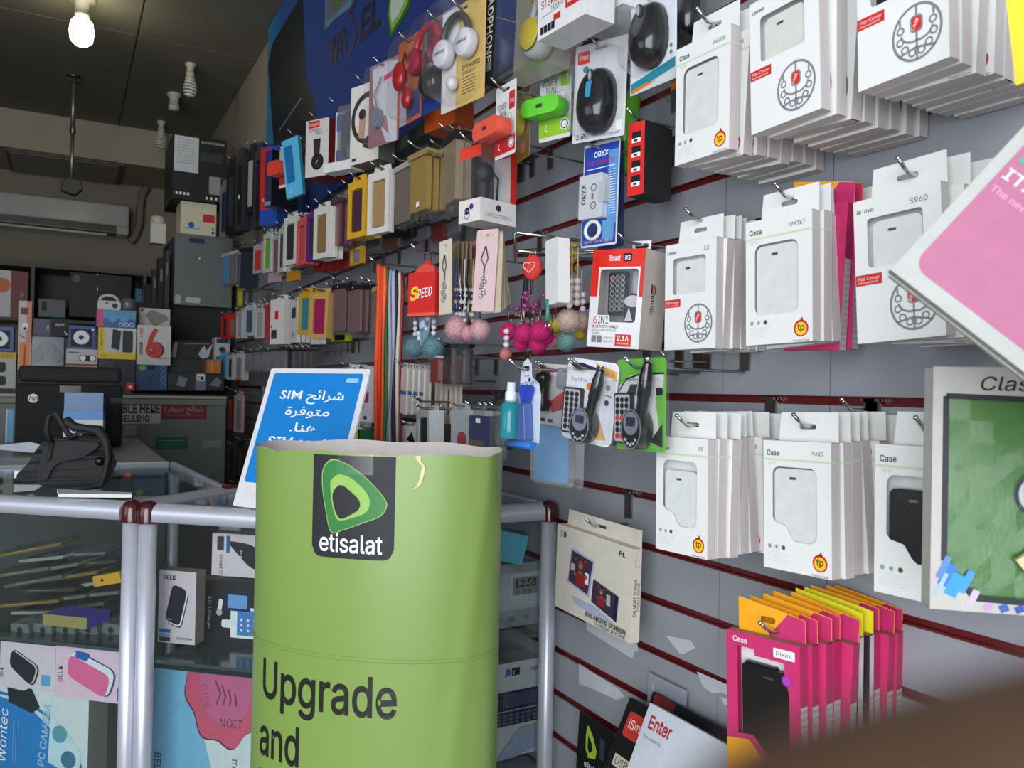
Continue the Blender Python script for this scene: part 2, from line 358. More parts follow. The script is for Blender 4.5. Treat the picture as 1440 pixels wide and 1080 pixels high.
def carton(name, label, cat, q, dep, mat, lst=(), side=(), group=None, bev=.0008, tilt=0, lean=0, edge=None):
    """a printed box; q comes from fr(); front face at y=0"""
    loc, rz, w, h = q; mb = MB(); mb.box(-w/2, 0, 0, w/2, dep, h, mat)
    if edge: mb.f = mb.f[:]; mb.mi[1] = mb._m(edge); mb.mi[3] = mb._m(edge); mb.mi[5] = mb._m(edge); mb.mi[0] = mb._m(edge)
    prints(mb, w, h, lst)
    if side:
        s0 = len(mb.v); prints(mb, dep, h, side)
        mb.xf(Matrix.Translation((w/2, dep/2, 0)) @ Matrix.Rotation(R(90), 4, 'Z'), s0)
    o = mb.build(name, None, loc, (lean, tilt, rz)); return tag(o, label, cat, group)
K = {}
def c_(n): return K[n]
K.update(blk=P(18,18,21,.6), navy=P(28,40,80,.4), blue=P(30,90,170,.4), sky=P(90,160,205,.45), teal=P(40,130,150,.45), red=P(205,42,36,.4), dred=P(130,26,28,.45), pink=P(222,60,120,.45),
    yel=P(226,196,40,.45), org=P(226,120,30,.45), wht=WHITE, gry=P(120,122,126,.5), lgr=P(180,182,184,.5), dgr=P(48,50,54,.6), gold=P(178,150,100,.35), cream=P(222,212,176,.6), grn=P(110,180,50,.45), dgn=P(20,90,50,.5), brn=P(90,50,34,.5), maroon=P(110,40,70,.4), purple=P(96,40,130,.4), tan=P(190,150,90,.6))
# ---------------------------------------------------------------- back of the shop
al_ = at_y(182, 288, 6.45); zt_, zb_ = al_.z, at_y(182, 333, 6.45).z; ah = zt_-zb_; t = thing('air_conditioner', 'white split air conditioner high on the back wall', 'air conditioner', (al_.x-.5, 6.45, zb_-.01)); AW = P(178, 182, 174, .22)
m = MB(); m.box(-.62, 0, ah*.34, .5, .2, ah, AW); m.box(.42, .0, .02, .5, .2, ah*.36, AW); m.build('body', t, bevel=.01)
m = MB(); m.box(-.62, .03, .03, .43, .18, ah*.34, P(60, 60, 56, .4)); m.box(-.62, .006, ah*.13, .42, .03, ah*.16, P(120, 122, 116, .4))
for k in range(5): m.box(-.5+.2*k, .004, ah*.16, -.495+.2*k, .03, ah*.32, P(90, 92, 88, .4))
m.build('outlet', t)
m = MB(); m.box(-.62, -.014, 0, .36, .014, .014, AW); m.build('louver', t)
m = MB(); m.rect(-.62, ah*.72, -.36, ah*.95, -.0006, P(170, 196, 170, .5)); m.rect(-.6, ah*.86, -.38, ah*.9, -.001, K['dgn']); m.build('energy_sticker', t)
pts = [at_y(x, y, 6.6) for x, y in ((207,263),(200,272),(197,290),(196,315),(190,332),(183,340))]; m = MB(); m.tube(pts, .028, P(128, 118, 102, .7))
tag(m.build('pipe_trunking'), 'beige pipe trunking running up beside the air conditioner', 'pipe')
m = MB(); m.box(-.37, 6.03, 2.712, .31, 6.62, 2.725, P(84, 76, 64, .5))
for k in range(16): m.box(-.35, 6.05+.035*k, 2.706, .28, 6.068+.035*k, 2.713, P(112, 104, 90, .45))
tag(m.build('vent_grille'), 'brown slatted vent grille set in the underside of the bulkhead', 'vent')
# wall shelf at the back
t = thing('wall_shelf', 'grey open wall shelf along the back wall below the air conditioner', 'shelf', (0, 6.25, 1.673))
sh = P(96, 94, 88, .6); m = MB(); m.box(-1.75, .38, 0, .61, .4, .36, P(84, 82, 78, .7)); m.build('back_panel', t)
m = MB(); m.box(-1.75, 0, .34, .545, .38, .36, sh); m.build('board', t); m = MB(); m.box(-1.75, 0, -.02, .61, .38, 0, sh); m.build('board', t); m = MB(); m.box(.36, -1.55, -.02, .62, 0, 0, P(50,48,46,.6)); m.build('side_board', t)
for x in (-.22, .46): m = MB(); m.box(x, 0, 0, x+.02, .38, .34, sh); m.build('divider', t)
carton('tablet_box', 'white and red box with orange flower on the back wall shelf, far left', 'box', fr(-25, 39, 380, 446, Y=6.28), .1, WHITE, [('r',.62,0,1,1,K['dred']),('d',.42,.68,.16,K['org']),('s',[(.83,.55),(.9,.5),(.83,.45)],.02,K['gold'])])
carton('handset_box', 'small grey box with handset picture on the back wall shelf', 'box', fr(54, 92, 421, 446, Y=6.28), .08, P(128, 130, 124, .6), [('r',.12,.35,.3,.85,K['dgr']),('d',.62,.5,.4,K['gry']),('d',.75,.2,.2,K['teal'])])
carton('printer_box', 'large black printer box on the back wall shelf', 'box', fr(98, 184, 386, 447, Y=6.28), .3, P(26,26,26,.5), [('d',.1,.86,.08,K['gry']),('t','hp',.1,.82,.09,K['blk'],{'al':'c','shear':.2}),('r',.78,.7,.97,.9,K['dgr'])])
for i, (l, r, c) in enumerate(((190,199,'teal'),(199,204,'brn'),(204,209,'dgr'))):
    carton('folder', ['teal','brown','dark grey'][i]+' upright folder beside the large printer box', 'folder', fr(l, r, 406, 446, Y=6.35), .05, K[c])
for i, (l, r, tt, bb, c) in enumerate(((205,214,400,445,'blk'),(214,222,378,446,'dgr'),(222,232,362,446,'blk'),(232,238,352,440,'dgr'))):
    carton('dark_box', ['low black box','tall dark grey box','tall black box','narrow dark grey box'][i]+' in the dark corner left of the grey wall cabinet', 'box', fr(l, r, tt, bb, Y=5.3-.25*i), .1, K[c], [('r',.3,.6,.6,.8,K['gry'])] if i else [], group='dark boxes in the corner')
# wall cabinet and what stands on it
q = fr(245, 327, 331, 431, Y=4.6); loc, rz, w, h = q
t = thing('wall_cabinet', 'grey metal wall cabinet with small blue label hung in the far corner', 'cabinet', loc)
m = MB(); m.box(-w/2, 0, 0, w/2, .5, h, P(104, 110, 108, .45, .3)); prints(m, w, h, [('r',.24,.88,.5,.95,K['navy']),('rr',.2,.04,.45,.12,P(190,190,185,.6),.03),('rr',.02,.02,.12,.14,P(180,180,175,.6),.02),('d',.42,.67,.012,K['wht'])]); m.build('body', t, bevel=.003)
m = MB(); m.box(-w/2-.01, .03, .02, -w/2, .49, h-.02, BLACK)
for k in range(4): m.box(-w/2-.014, .08+k*.1, .1+.05*k, -w/2-.01, .11+k*.1, h-.06, K['dgr'])
m.build('door', t)
carton('white_carton', 'cream carton with red panel and blue bird print on the wall cabinet', 'box', fr(254, 304, 285, 331, Y=4.65), .22, P(214,208,180,.6), [('r',.62,.42,.96,.66,K['red']),('d',.3,.3,.09,K['blue']),('r',.1,.18,.55,.22,K['sky']),('r',.88,.2,.95,.28,K['grn']),('r',.88,.08,.95,.16,K['blk'])], side=())
carton('black_carton', 'large black product carton with white note on top of the cabinet stack', 'box', fr(243, 318, 192, 282, Y=4.62), .42, P(20,20,22,.45),
  [('r',.02,.42,.47,.97,P(200,204,208,.7)),('r',.68,.12,.9,.4,P(150,150,150,.7)),('t','DO NOT MOTION',.95,.9,.035,K['wht'],{'al':'r','wid':.42}),('r',.5,.62,.93,.76,K['dgr'])]+[('s',[(.07,.92-.045*k),(.4,.92-.045*k-.002)],.006,K['gry']) for k in range(9)]+[('r',.06+.07*k,.06,.1+.07*k,.1,K['wht']) for k in range(4)]+[('r',.62+.09*k,.03,.66+.09*k,.07,K['wht']) for k in range(4)])
m = MB(); l0, rz, w, h = fr(212, 233, 314, 342, Y=4.85); m.box(-w/2, 0, 0, w/2, .08, h, P(206,204,188,.6)); m.lathe([(.0, .16), (.035, .15), (.04, .12), (.028, h-.005), (.028, h)], P(200,198,180,.5), 12, (0, .04, 0))
tag(m.build('white_appliance', None, l0), 'small white appliance standing left of the cream carton', 'appliance')
# shelf board and an added panel that keeps the gap under the cabinet dark
t = thing('dark_backing', 'black shelf unit with white poster scraps below the grey wall cabinet', 'shelf', (.58, 4.55, 1.2))
m = MB(); m.box(-.28, .12, 0, .22, .14, .48, P(24,23,22,.6)); m.build('back_panel', t); m = MB(); m.box(-.28, -.08, .26, .2, .12, .275, P(40,38,36,.6)); m.build('shelf_board', t)
# rear counter
t = thing('rear_counter', 'grey rear counter carrying English and Arabic shop signs', 'counter', (-.3, 4.0, 0))
m = MB(); m.box(-1.2, .02, 0, .965, .55, 1.158, P(112, 120, 112, .5)); m.build('body', t)
m = MB(); m.box(-1.21, -.02, 1.187, .985, .57, 1.2, P(170, 168, 158, .45)); m.box(-1.2, .0, 1.158, .97, .56, 1.188, P(130, 128, 118, .5)); m.build('worktop', t, bevel=.003)
def sign(name, label, x0, y0_, x1, y1_, mat, lst):
    q = fr(x0, x1, y0_, y1_, Y=4.015); carton(name, label, 'sign', q, .004, mat, lst, bev=0)
sign('shop_sign', 'white sign reading BLE HERE and ELLING in black on the rear counter', 130, 566, 226, 596, P(190,188,176,.7), [('t','AVAILABLE HERE',.99,.52,.40,K['blk'],{'al':'r','bold':.03,'wid':1.02}),('t','SIM SELLING',.86,.1,.30,K['blk'],{'al':'r','bold':.02,'wid':.72})])
sign('shop_sign', 'red sign with white Arabic writing on the rear counter', 227, 565.5, 290, 589, P(120,14,22,.5), [('t','\ufe93\ufeae\ufed3\ufeee\ufe98\ufee3 \ufea2\ufe8b\ufe8d\ufeae\ufeb7',.5,.45,.34,P(200,150,150,.5),{'al':'c','wid':.86}),('s',[(.08,.2),(.92,.2)],.03,P(170,90,90,.5))])
sign('shop_sign', 'green sign with small writing low on the rear counter', 219, 615, 264, 631, P(14,96,56,.5), [('s',[(.08,.7),(.92,.7)],.08,P(90,160,120,.5)),('s',[(.2,.4),(.85,.4)],.08,P(90,160,120,.5)),('s',[(.1,.15),(.6,.15)],.07,P(90,160,120,.5))])
sign('paper_note', 'pale yellowed paper patch below the white counter sign', 176, 598, 192, 612, P(160,158,138,.8), [('t','n',.1,.3,.4,K['blk'])])
sign('paper_note', 'whitish paper smear at the right end of the rear counter', 285, 619, 311, 630, P(150,150,142,.8), [])
CY0 = 4.08
G6 = 'boxes displayed on the rear counter'
def rc(name, label, L, Rr, T, B, mat, lst, dep=.12, Y=CY0, cat='box'): return carton(name, label, cat, fr(L, Rr, T, B, Y=Y), dep, mat, lst, group=G6)
spk = [('r',.1,.1,.88,.85,K['blk']),('d',.48,.5,.3,K['wht']),('d',.48,.5,.1,K['dgr'])]
rc('speaker_box', 'blue box with white speaker ring at the left picture edge', -20, 19, 459, 494, P(44,72,140,.45), spk)
rc('mouse_box', 'white box with dark mouse pictures left of the tall selfie stick box', -14, 22, 505, 546, P(170,172,168,.5), [('rr',0,.55,.6,.9,K['blk'],.1),('rr',0,.1,.62,.42,K['blk'],.1)])
rc('yellow_label_box', 'flat box with yellow CREATIVE label above the mouse box', -14, 23, 495, 505, P(200,170,40,.5), [('t','CREATIVE',.5,.2,.5,K['brn'],{'al':'c','wid':.8})])
rc('selfie_stick_box', 'tall narrow white and orange selfie stick box', 26, 44, 423, 520, P(196,192,186,.5), [('r',.08,.0,.92,.4,K['org']),('r',.6,.4,1,1,P(200,130,100,.5)),('r',.12,.8,.7,.9,P(90,40,50,.5)),('rr',.25,.58,.7,.68,K['wht'],.1),('d',.5,.6,.02,K['blk']),('s',[(.1,.5),(.6,.45)],.012,K['blk']),('s',[(.5,0),(.55,.36)],.02,P(120,60,10,.5))])
rc('camera_box', 'dark box with small blue picture above the clear headset pack', 47, 71, 448, 472, P(24,26,36,.4), [('r',.15,.25,.75,.85,K['navy']),('r',.8,.4,.9,.6,K['lgr'])])
rc('camera_box', 'black box with white lettering beside the dark blue-pictured box', 71, 97, 448, 473, BLACK, [('t','digital',.5,.6,.14,K['wht'],{'al':'c','wid':.5}),('s',[(.75,.3),(.9,.1)],.04,K['wht'])])
q = fr(42, 92, 472, 518, Y=CY0); t = thing('headset_pack', 'grey headset in a clear-windowed blue pack above the black printer', 'headset pack', q[0], 0, G6); w, h = q[2], q[3]
m = MB(); m.box(-w/2, .06, 0, w/2, .07, h, P(60,70,120,.5)); m.rect(-w/2, .06, -w*.12, h, .059, P(110,60,60,.5)); m.build('backing', t)
m = MB(); m.tube([(w*.28*math.cos(R(a)), .03, h*.5+h*.3*math.sin(R(a))) for a in range(0, 181, 15)], .006, DARK); m.ball((-w*.28, .03, h*.4), (.02, .015, .03), DARK); m.ball((w*.28, .03, h*.4), (.02, .015, .03), DARK); m.build('headset', t)
m = MB(); m.box(-w*.45, 0, .005, w*.45, .058, h-.005, SMOKE); m.build('clear_window', t)
rc('speaker_box', 'blue box with white speaker ring beside the CREATIVE speaker box', 96, 134, 458, 491, P(44,72,140,.45), spk+[('d',.9,.85,.05,K['wht'])])
rc('speaker_box', 'flat white box with two small round speakers below the blue ring box', 93, 137, 491, 515, P(190,188,184,.5), [('r',.42,.3,.95,.65,K['blk']),('d',.53,.48,.15,K['wht']),('d',.84,.48,.15,K['wht']),('s',[(.05,.8),(.4,.8)],.05,K['blk']),('s',[(.0,.08),(1,.08)],.12,K['dred'])])
rc('slim_box', 'slim white box under the two small round speakers box', 90, 137, 515, 522, P(180,178,172,.5), [('r',.35,.3,.5,.8,K['gry']),('r',.6,.3,.75,.8,K['gry'])])
rc('flat_gift_box', 'low blue box with pink end below the white radio', 136, 191, 436, 460.4, P(90,150,190,.45), [('r',0,0,.16,1,K['pink']),('r',.16,0,1,.5,P(50,100,160,.45)),('d',.7,.5,.2,K['sky'])]+[('o',.62+.14*k,.18,.12,.03,K['wht']) for k in range(3)]+[('d',.4,.5,.22,K['sky'])])
rc('speaker_box', 'yellow and white CREATIVE box with two black speakers', 138, 191, 461, 505, P(200,202,196,.5), [('r',0,0,1,.2,K['yel']),('r',0,.2,1,.26,P(220,206,120,.5)),('r',0,.2,.17,1,K['yel']),('t','CREATIVE',.12,.3,.09,K['blk'],{'rot':90,'wid':.7}),('p',[(.34,.35),(.56,.28),(.6,.9),(.38,.96)],K['dgr']),('rr',.64,.22,.92,.92,K['dgr'],.05),('t','A30',.08,.07,.07,K['blk'])])
rc('speaker_box', 'black speaker box below the CREATIVE one', 138, 190, 506, 549, P(30,26,34,.35), [('rr',.42,.2,.66,.95,K['dgr'],.1),('rr',.72,.25,.94,.9,K['dgr'],.1),('d',.15,.55,.25,K['dgr'])])
rc('small_red_box', 'small red box in front of the black speaker box', 177, 189, 538, 549, K['red'], [('d',.5,.45,.2,K['wht'])], .03, 4.03)
rc('media_box', 'white box with grey folded device picture behind the red headphone box', 196, 239, 434, 465, P(186,184,176,.5), [('p',[(.2,.7),(.4,.95),(.9,.7),(.95,.5),(.5,.2),(.35,.35)],P(130,120,110,.5)),('d',.08,.9,.07,K['dred'])], .06, 4.2)
rc('headphone_box', 'white headphone box with large red headphone shaped like a six', 193, 240, 458, 513, P(204,202,196,.5), [('t','SOUND',.16,.25,.07,K['blk'],{'rot':90,'wid':.42,'bold':.03}),('t','DANCE',.16,.7,.07,K['red'],{'rot':90,'wid':.3,'bold':.03}),('s',[(.56,.92),(.43,.72),(.36,.52),(.36,.38)],.12,K['red']),('d',.54,.38,.21,K['blk']),('d',.5,.38,.2,K['red']),('d',.44,.36,.07,P(150,20,24,.4)),('d',.42,.38,.03,K['lgr']),('t','Bluetooth',.92,.15,.05,K['blk'],{'al':'r','wid':.3})], .14, 4.05)
rc('microphone_box', 'blue box with slim black pointer and round icons', 191, 235, 513, 549, P(30,62,110,.4), [('d',.2,.88,.12,K['grn']),('r',.38,.8,.6,.95,K['blk']),('s',[(.4,.3),(.58,.75)],.02,K['blk'])]+[('o',.88,.85-.22*k,.1,.02,K['sky']) for k in range(4)])
rc('card_box', 'black box with grey gadget picture on the rear counter', 236, 267, 525, 549, P(26,28,36,.4), [('p',[(.4,.3),(.5,.85),(.9,.7),(.75,.2)],P(120,130,140,.4)),('d',.3,.6,.2,K['dgr'])])
rc('dark_slim_box', 'dark slim box beside the phone-shaped white one', 267, 275, 525, 549, K['dgr'], [])
rc('phone_box', 'white phone-shaped pack with round dial', 275, 289, 525, 549, P(110,114,124,.4), [('rr',.1,.55,.9,.95,K['wht'],.1),('r',.2,.6,.8,.82,K['blk']),('d',.4,.71,.07,K['wht'])])
rc('card_box', 'dark blue box with white swirl at the right end of the rear counter', 289, 315, 525, 549, P(20,26,36,.4), [('p',[(.2,.3),(.6,.8),(.9,.5),(.7,.2)],P(110,120,130,.4))])
rc('orange_box', 'small orange box stacked at the right end of the rear counter', 291, 311, 506, 526, P(190,110,30,.5), [('r',.3,.1,.4,.9,K['tan'])])
rc('dark_carton', 'wide black carton behind the gadget boxes', 236, 291, 505, 525, P(20,22,26,.4), [('s',[(.3,0),(.3,1)],.03,K['dgr'])], .1, 4.15)
rc('poster_box', 'black box with torn white letters under the wall cabinet', 240, 302, 480, 505, P(16,16,16,.5), [('p',[(0,.1),(.08,.9),(.15,.9),(.12,.05)],K['lgr']),('p',[(.62,.3),(.75,.8),(.8,.5),(.95,.9),(.85,.1),(.7,.05)],K['lgr']),('s',[(.3,.85),(.9,.9)],.05,K['gry'])], .1, 4.2)
rc('white_blue_box', 'white box with navy bands at the right end of the stack', 302, 323, 475, 506, P(180,182,178,.5), [('r',.1,.75,.95,.95,K['navy']),('r',.1,.02,.9,.15,K['navy']),('d',.5,.45,.14,K['blk'])], .1, 4.15)
# radio
l0, rz, w, h = fr(137, 170, 415, 436, Y=4.1); t = thing('radio', 'small white portable radio with carry handle and antenna', 'radio', l0)
m = MB(); m.plate(rrect(-w/2, 0, w/2, h*.62, .012), 0, .05, P(196,198,190,.4)); m.flat(ell(w*.25, h*.3, .012), -.0005, K['dgr']); m.flat(ell(-w*.1, h*.45, .005), -.0005, K['blk']); m.build('body', t)
m = MB(); m.tube([(-w*.42, .02, h*.55), (-w*.36, .02, h*.85), (-w*.15, .02, h), (w*.15, .02, h), (w*.32, .02, h*.85), (w*.45, .02, h*.55)], .007, P(196,198,190,.4)); m.build('handle', t)
m = MB(); m.tube([(-w*.47, .03, h*.5), (-w*.53, .03, h*.5+.13)], .0015, CHROME, 6); m.build('antenna', t)
l0, rz, w, h = fr(170, 191, 419, 436, Y=4.1); m = MB(); m.lathe([(0,.0),(w/2,.0),(w/2,h*.7),(w*.4,h),(0,h)], SMOKE, 16, (0,.03,0)); m.ball((0,.03,h*.4), (.02,.02,.02), K['lgr'])
tag(m.build('clear_container', None, l0), 'round clear container with shiny contents beside the white radio', 'container')
# ceiling fittings
t = thing('ceiling_bulb', 'lit warm white bulb in a holder on the ceiling', 'light bulb', at_z(116, -2, 2.97))
m = MB(); m.lathe([(.055, 0), (.055, -.012), (.03, -.018), (.028, -.07), (.032, -.075), (.0, -.08)], P(190,186,170,.5), 20); m.build('lamp_holder', t)
m = MB(); m.lathe([(.018, -.075), (.045, -.11), (.05, -.15), (.045, -.19), (.025, -.21), (0, -.214)], P(255, 236, 190, .4, 0, 0, emit=9), 20); b_ = m.build('bulb', t)
l = bpy.data.lights.new('bulb_light', 'POINT'); l.energy = 6; l.color = (1, .9, .68); l.shadow_soft_size = .06; lo = bpy.data.objects.new('bulb_light', l); COL.objects.link(lo); lo.location = t.location+Vector((0, -.02, -.17)); b_.visible_shadow = True
lo.location.z -= .0
def cfl(x, y0_, y1_, lab, spiral=True):
    p = at_z(x, y0_, 2.97); hh_ = 2.97-at_y(x, y1_, p.y).z; t = thing('ceiling_bulb' if spiral else 'lamp_socket', lab, 'light bulb' if spiral else 'lamp holder', p)
    s_ = hh_/.19 if spiral else 1
    m = MB(); m.lathe([(.03, 0), (.03, -.012), (.02, -.02), (.02, -.05), (.024, -.052), (.022, -.075), (0, -.075)], P(196,192,176,.5), 16); m.xf(Matrix.Scale(s_ if spiral else 1.3, 4)); m.build('lamp_holder', t)
    if spiral:
        m = MB(); pts = [((.024+.010*math.sin(i/50*math.pi))*math.cos(i*.62), (.024+.010*math.sin(i/50*math.pi))*math.sin(i*.62), -.10-.09*i/50) for i in range(51)]
        m.tube(pts, .0055, P(226, 224, 212, .35), 6); m.lathe([(.02, -.075), (.027, -.08), (.027, -.1), (.01, -.105)], P(200,196,180,.5), 14); m.xf(Matrix.Scale(s_, 4)); m.build('spiral_tube', t)
cfl(268, 90, 136, 'unlit spiral bulb hanging nearest the slat wall'); cfl(227, 171, 208, 'unlit spiral bulb beside the tall black carton'); cfl(245, 132, 147, 'empty white lamp socket on the ceiling', False)
p = at_z(104, 108, 2.97); t = thing('ceiling_pole', 'thin steel ceiling pole ending in a small dark bracket', 'pole', p); ze = at_y(102, 258, p.y).z-2.97
m = MB(); m.lathe([(.0, 0), (.045, 0), (.045, -.008), (.012, -.012)], STEEL, 18); m.build('ceiling_flange', t)
m = MB(); m.tube([(0, 0, 0), (0, 0, ze*.5)], .012, P(150,152,150,.35,.8)); m.tube([(0, 0, ze*.48), (0, 0, ze)], .0095, P(150,152,150,.35,.8)); m.lathe([(.015, ze*.5+.02), (.017, ze*.5), (.015, ze*.5-.02)], STEEL, 14); m.build('pole', t)
m = MB(); m.plate([(-.05, ze-.05), (.02, ze-.07), (.06, ze-.03), (.05, ze+.015), (-.03, ze+.02), (-.05, ze)], -.03, .03, P(58, 52, 44, .5)); m.build('bracket', t, bevel=.006)
# ---------------------------------------------------------------- hooks on the slat wall
GN = 'wire display hooks on the slat wall'
def hook(y, z, xt, where, up=.012, plate=True, rise=0, double=False):
    """plate hangs from the channel above z; prong runs out from the wall to xt, its tip bent up"""
    k = math.ceil((z-GZ)/PITCHZ-.15); zt = GZ+k*PITCHZ
    t = thing('display_hook', 'steel wire display hook '+where, 'hook', (WALL_X-.003, y, z), 0, GN)
    m = MB(); dz = zt-z
    m.box(-.001, -.009, dz-.042, .002, .009, dz+.003, STEEL); m.box(-.006, -.009, dz-.001, .006, .009, dz+.003, STEEL); m.build('plate', t)
    L = xt-(WALL_X-.003); s = .004 if double else 0
    for off in ((-s, s) if double else (0,)):
        m = MB(); m.tube([(-.001, off, 0), (L*.5, off, rise*.5), (L+.010, off, rise), (L+.002, off, rise+up*.45), (L-.006, off, rise+up)], .0021, CHROME if not double else STEEL, 8)
        m.ball((L-.006, off, rise+up), .0026, CHROME, 8, 6); m.build('prong', t)
    return t
# ---------------------------------------------------------------- hang-box cartons for phone cases
CW = P(234, 234, 232, .5, 0, .015, 200); CSIDE = P(206, 198, 196, .75, 0, .03, 300); GLINE = P(206, 220, 196, .5); INK = P(30, 30, 32, .5); PALE = P(190, 206, 206, .6)  # side white is darker than the front white: shade put into the colour
CASEW = P(226, 228, 226, .4); TAPE = P(236, 236, 236, .4)
BW, BH, BT, TABH = .089, .144, .0148, .032
def carton_body(t, w, h, dep, mat, side, win=None, tab=TABH, tabmat=None, tabcut=.12, back=None):
    m = MB(); o = [(-w/2, 0), (w/2, 0), (w/2, h), (-w/2, h)]; th = .0007
    m.plate(o, 0, th, mat, [win] if win else [], side)
    m.box(-w/2, dep-th, 0, w/2, dep, h, mat)
    for a, b in ((-w/2, -w/2+th), (w/2-th, w/2)): m.box(a, th, 0, b, dep-th, h, side)
    m.box(-w/2, th, 0, w/2, dep-th, th, side); m.box(-w/2, th, h-th, w/2, dep-th, h, side)
    body = m
    if tab:
        x0, x1 = -w/2+w*tabcut, w/2-.0005; eu = rrect(-.011+w*tabcut/2, tab*.42, .011+w*tabcut/2, tab*.42+.0055, .0027)
        m = MB(); m.plate([(x0, -.002), (x1, -.002), (x1, tab), (x0+.004, tab)], dep-.001, dep-.0002, tabmat or mat, [eu], side)
        m.xf(Matrix.Translation((0, 0, h))); m.build('hang_tab', t)
    return body
def tp_logo(m, x, z, r, y=-.0003):
    m.flat(ell(x, z, r, r, 20), y, P(206, 40, 30, .5)); m.flat([(x-r*.3, z+r*.8), (x+r*.15, z+r*1.35), (x+r*.35, z+r*.85)], y, P(206, 40, 30, .5))
    m.flat(ell(x, z-r*.05, r*.78, r*.78, 20), y-.0001, P(240, 204, 40, .5)); m.text('tp', x, z-r*.25, r*.75, y-.0002, P(120, 40, 10, .5), al='c', bold=.02)
    m.text('Fashion Case', x, z-r*1.55, r*.24, y, INK, al='c', wid=r*2.2)
def emblem(m, x, z, r, y=-.0003):
    g = P(132, 134, 138, .5); rz = r*1.08
    m.ring(x, z, r, r*.10, y, g, rz, 36)
    for a in (20, -14, -46, 160, 194, 226, -75, -105): 
        q = .68 if a not in (-75, -105) else .7
        m.ring(x+r*q*math.cos(R(a)), z+rz*q*math.sin(R(a)), r*.165, r*.07, y-.0001, g, n=14)
    m.stroke([(x, z+rz*.95), (x, z+rz*.55)], r*.085, y, g); m.stroke([(x, z+.02*rz), (x, z-rz*.95)], r*.085, y, g)
    for s in (-1, 1):
        m.stroke([(x, z-rz*.28)]+[(x+s*r*.62*math.sin(R(a)), z-rz*.28-rz*.04+rz*.36*(1-math.cos(R(a)))) for a in (20, 45, 70, 90)], r*.085, y, g)
        m.stroke([(x, z-rz*.52), (x+s*r*.35, z-rz*.58), (x+s*r*.72, z-rz*.66)], r*.085, y, g)
        m.stroke([(x+s*r*.66, z+rz*.40), (x+s*r*.66, z+rz*.62)], r*.085, y, g)
    m.flat(rrect(x-r*.25, z-.0*rz, x+r*.25, z+rz*.6, r*.16), y-.0001, g); m.flat(rrect(x-r*.19, z+.06*rz, x+r*.19, z+rz*.54, r*.13), y-.0002, P(214, 44, 36, .5))
    m.text('CASE', x, z+rz*.25, r*.13, y-.0003, CW, 60, 'c', 1, .01)
def win_poly(x0, z0, x1, z1, r, notch):
    p = rrect(x0, z0, x1, z1, r, 3)
    if notch:   # lower-left step
        p = [q for q in p if not (q[0] < x0+r*1.01 and q[1] < z0+r*1.01)]
        p += [(x0, z0+.024), (x0+.004, z0+.019), (x0+.018, z0+.016), (x0+.026, z0+.004), (x0+.031, z0)][0:5]
    return p
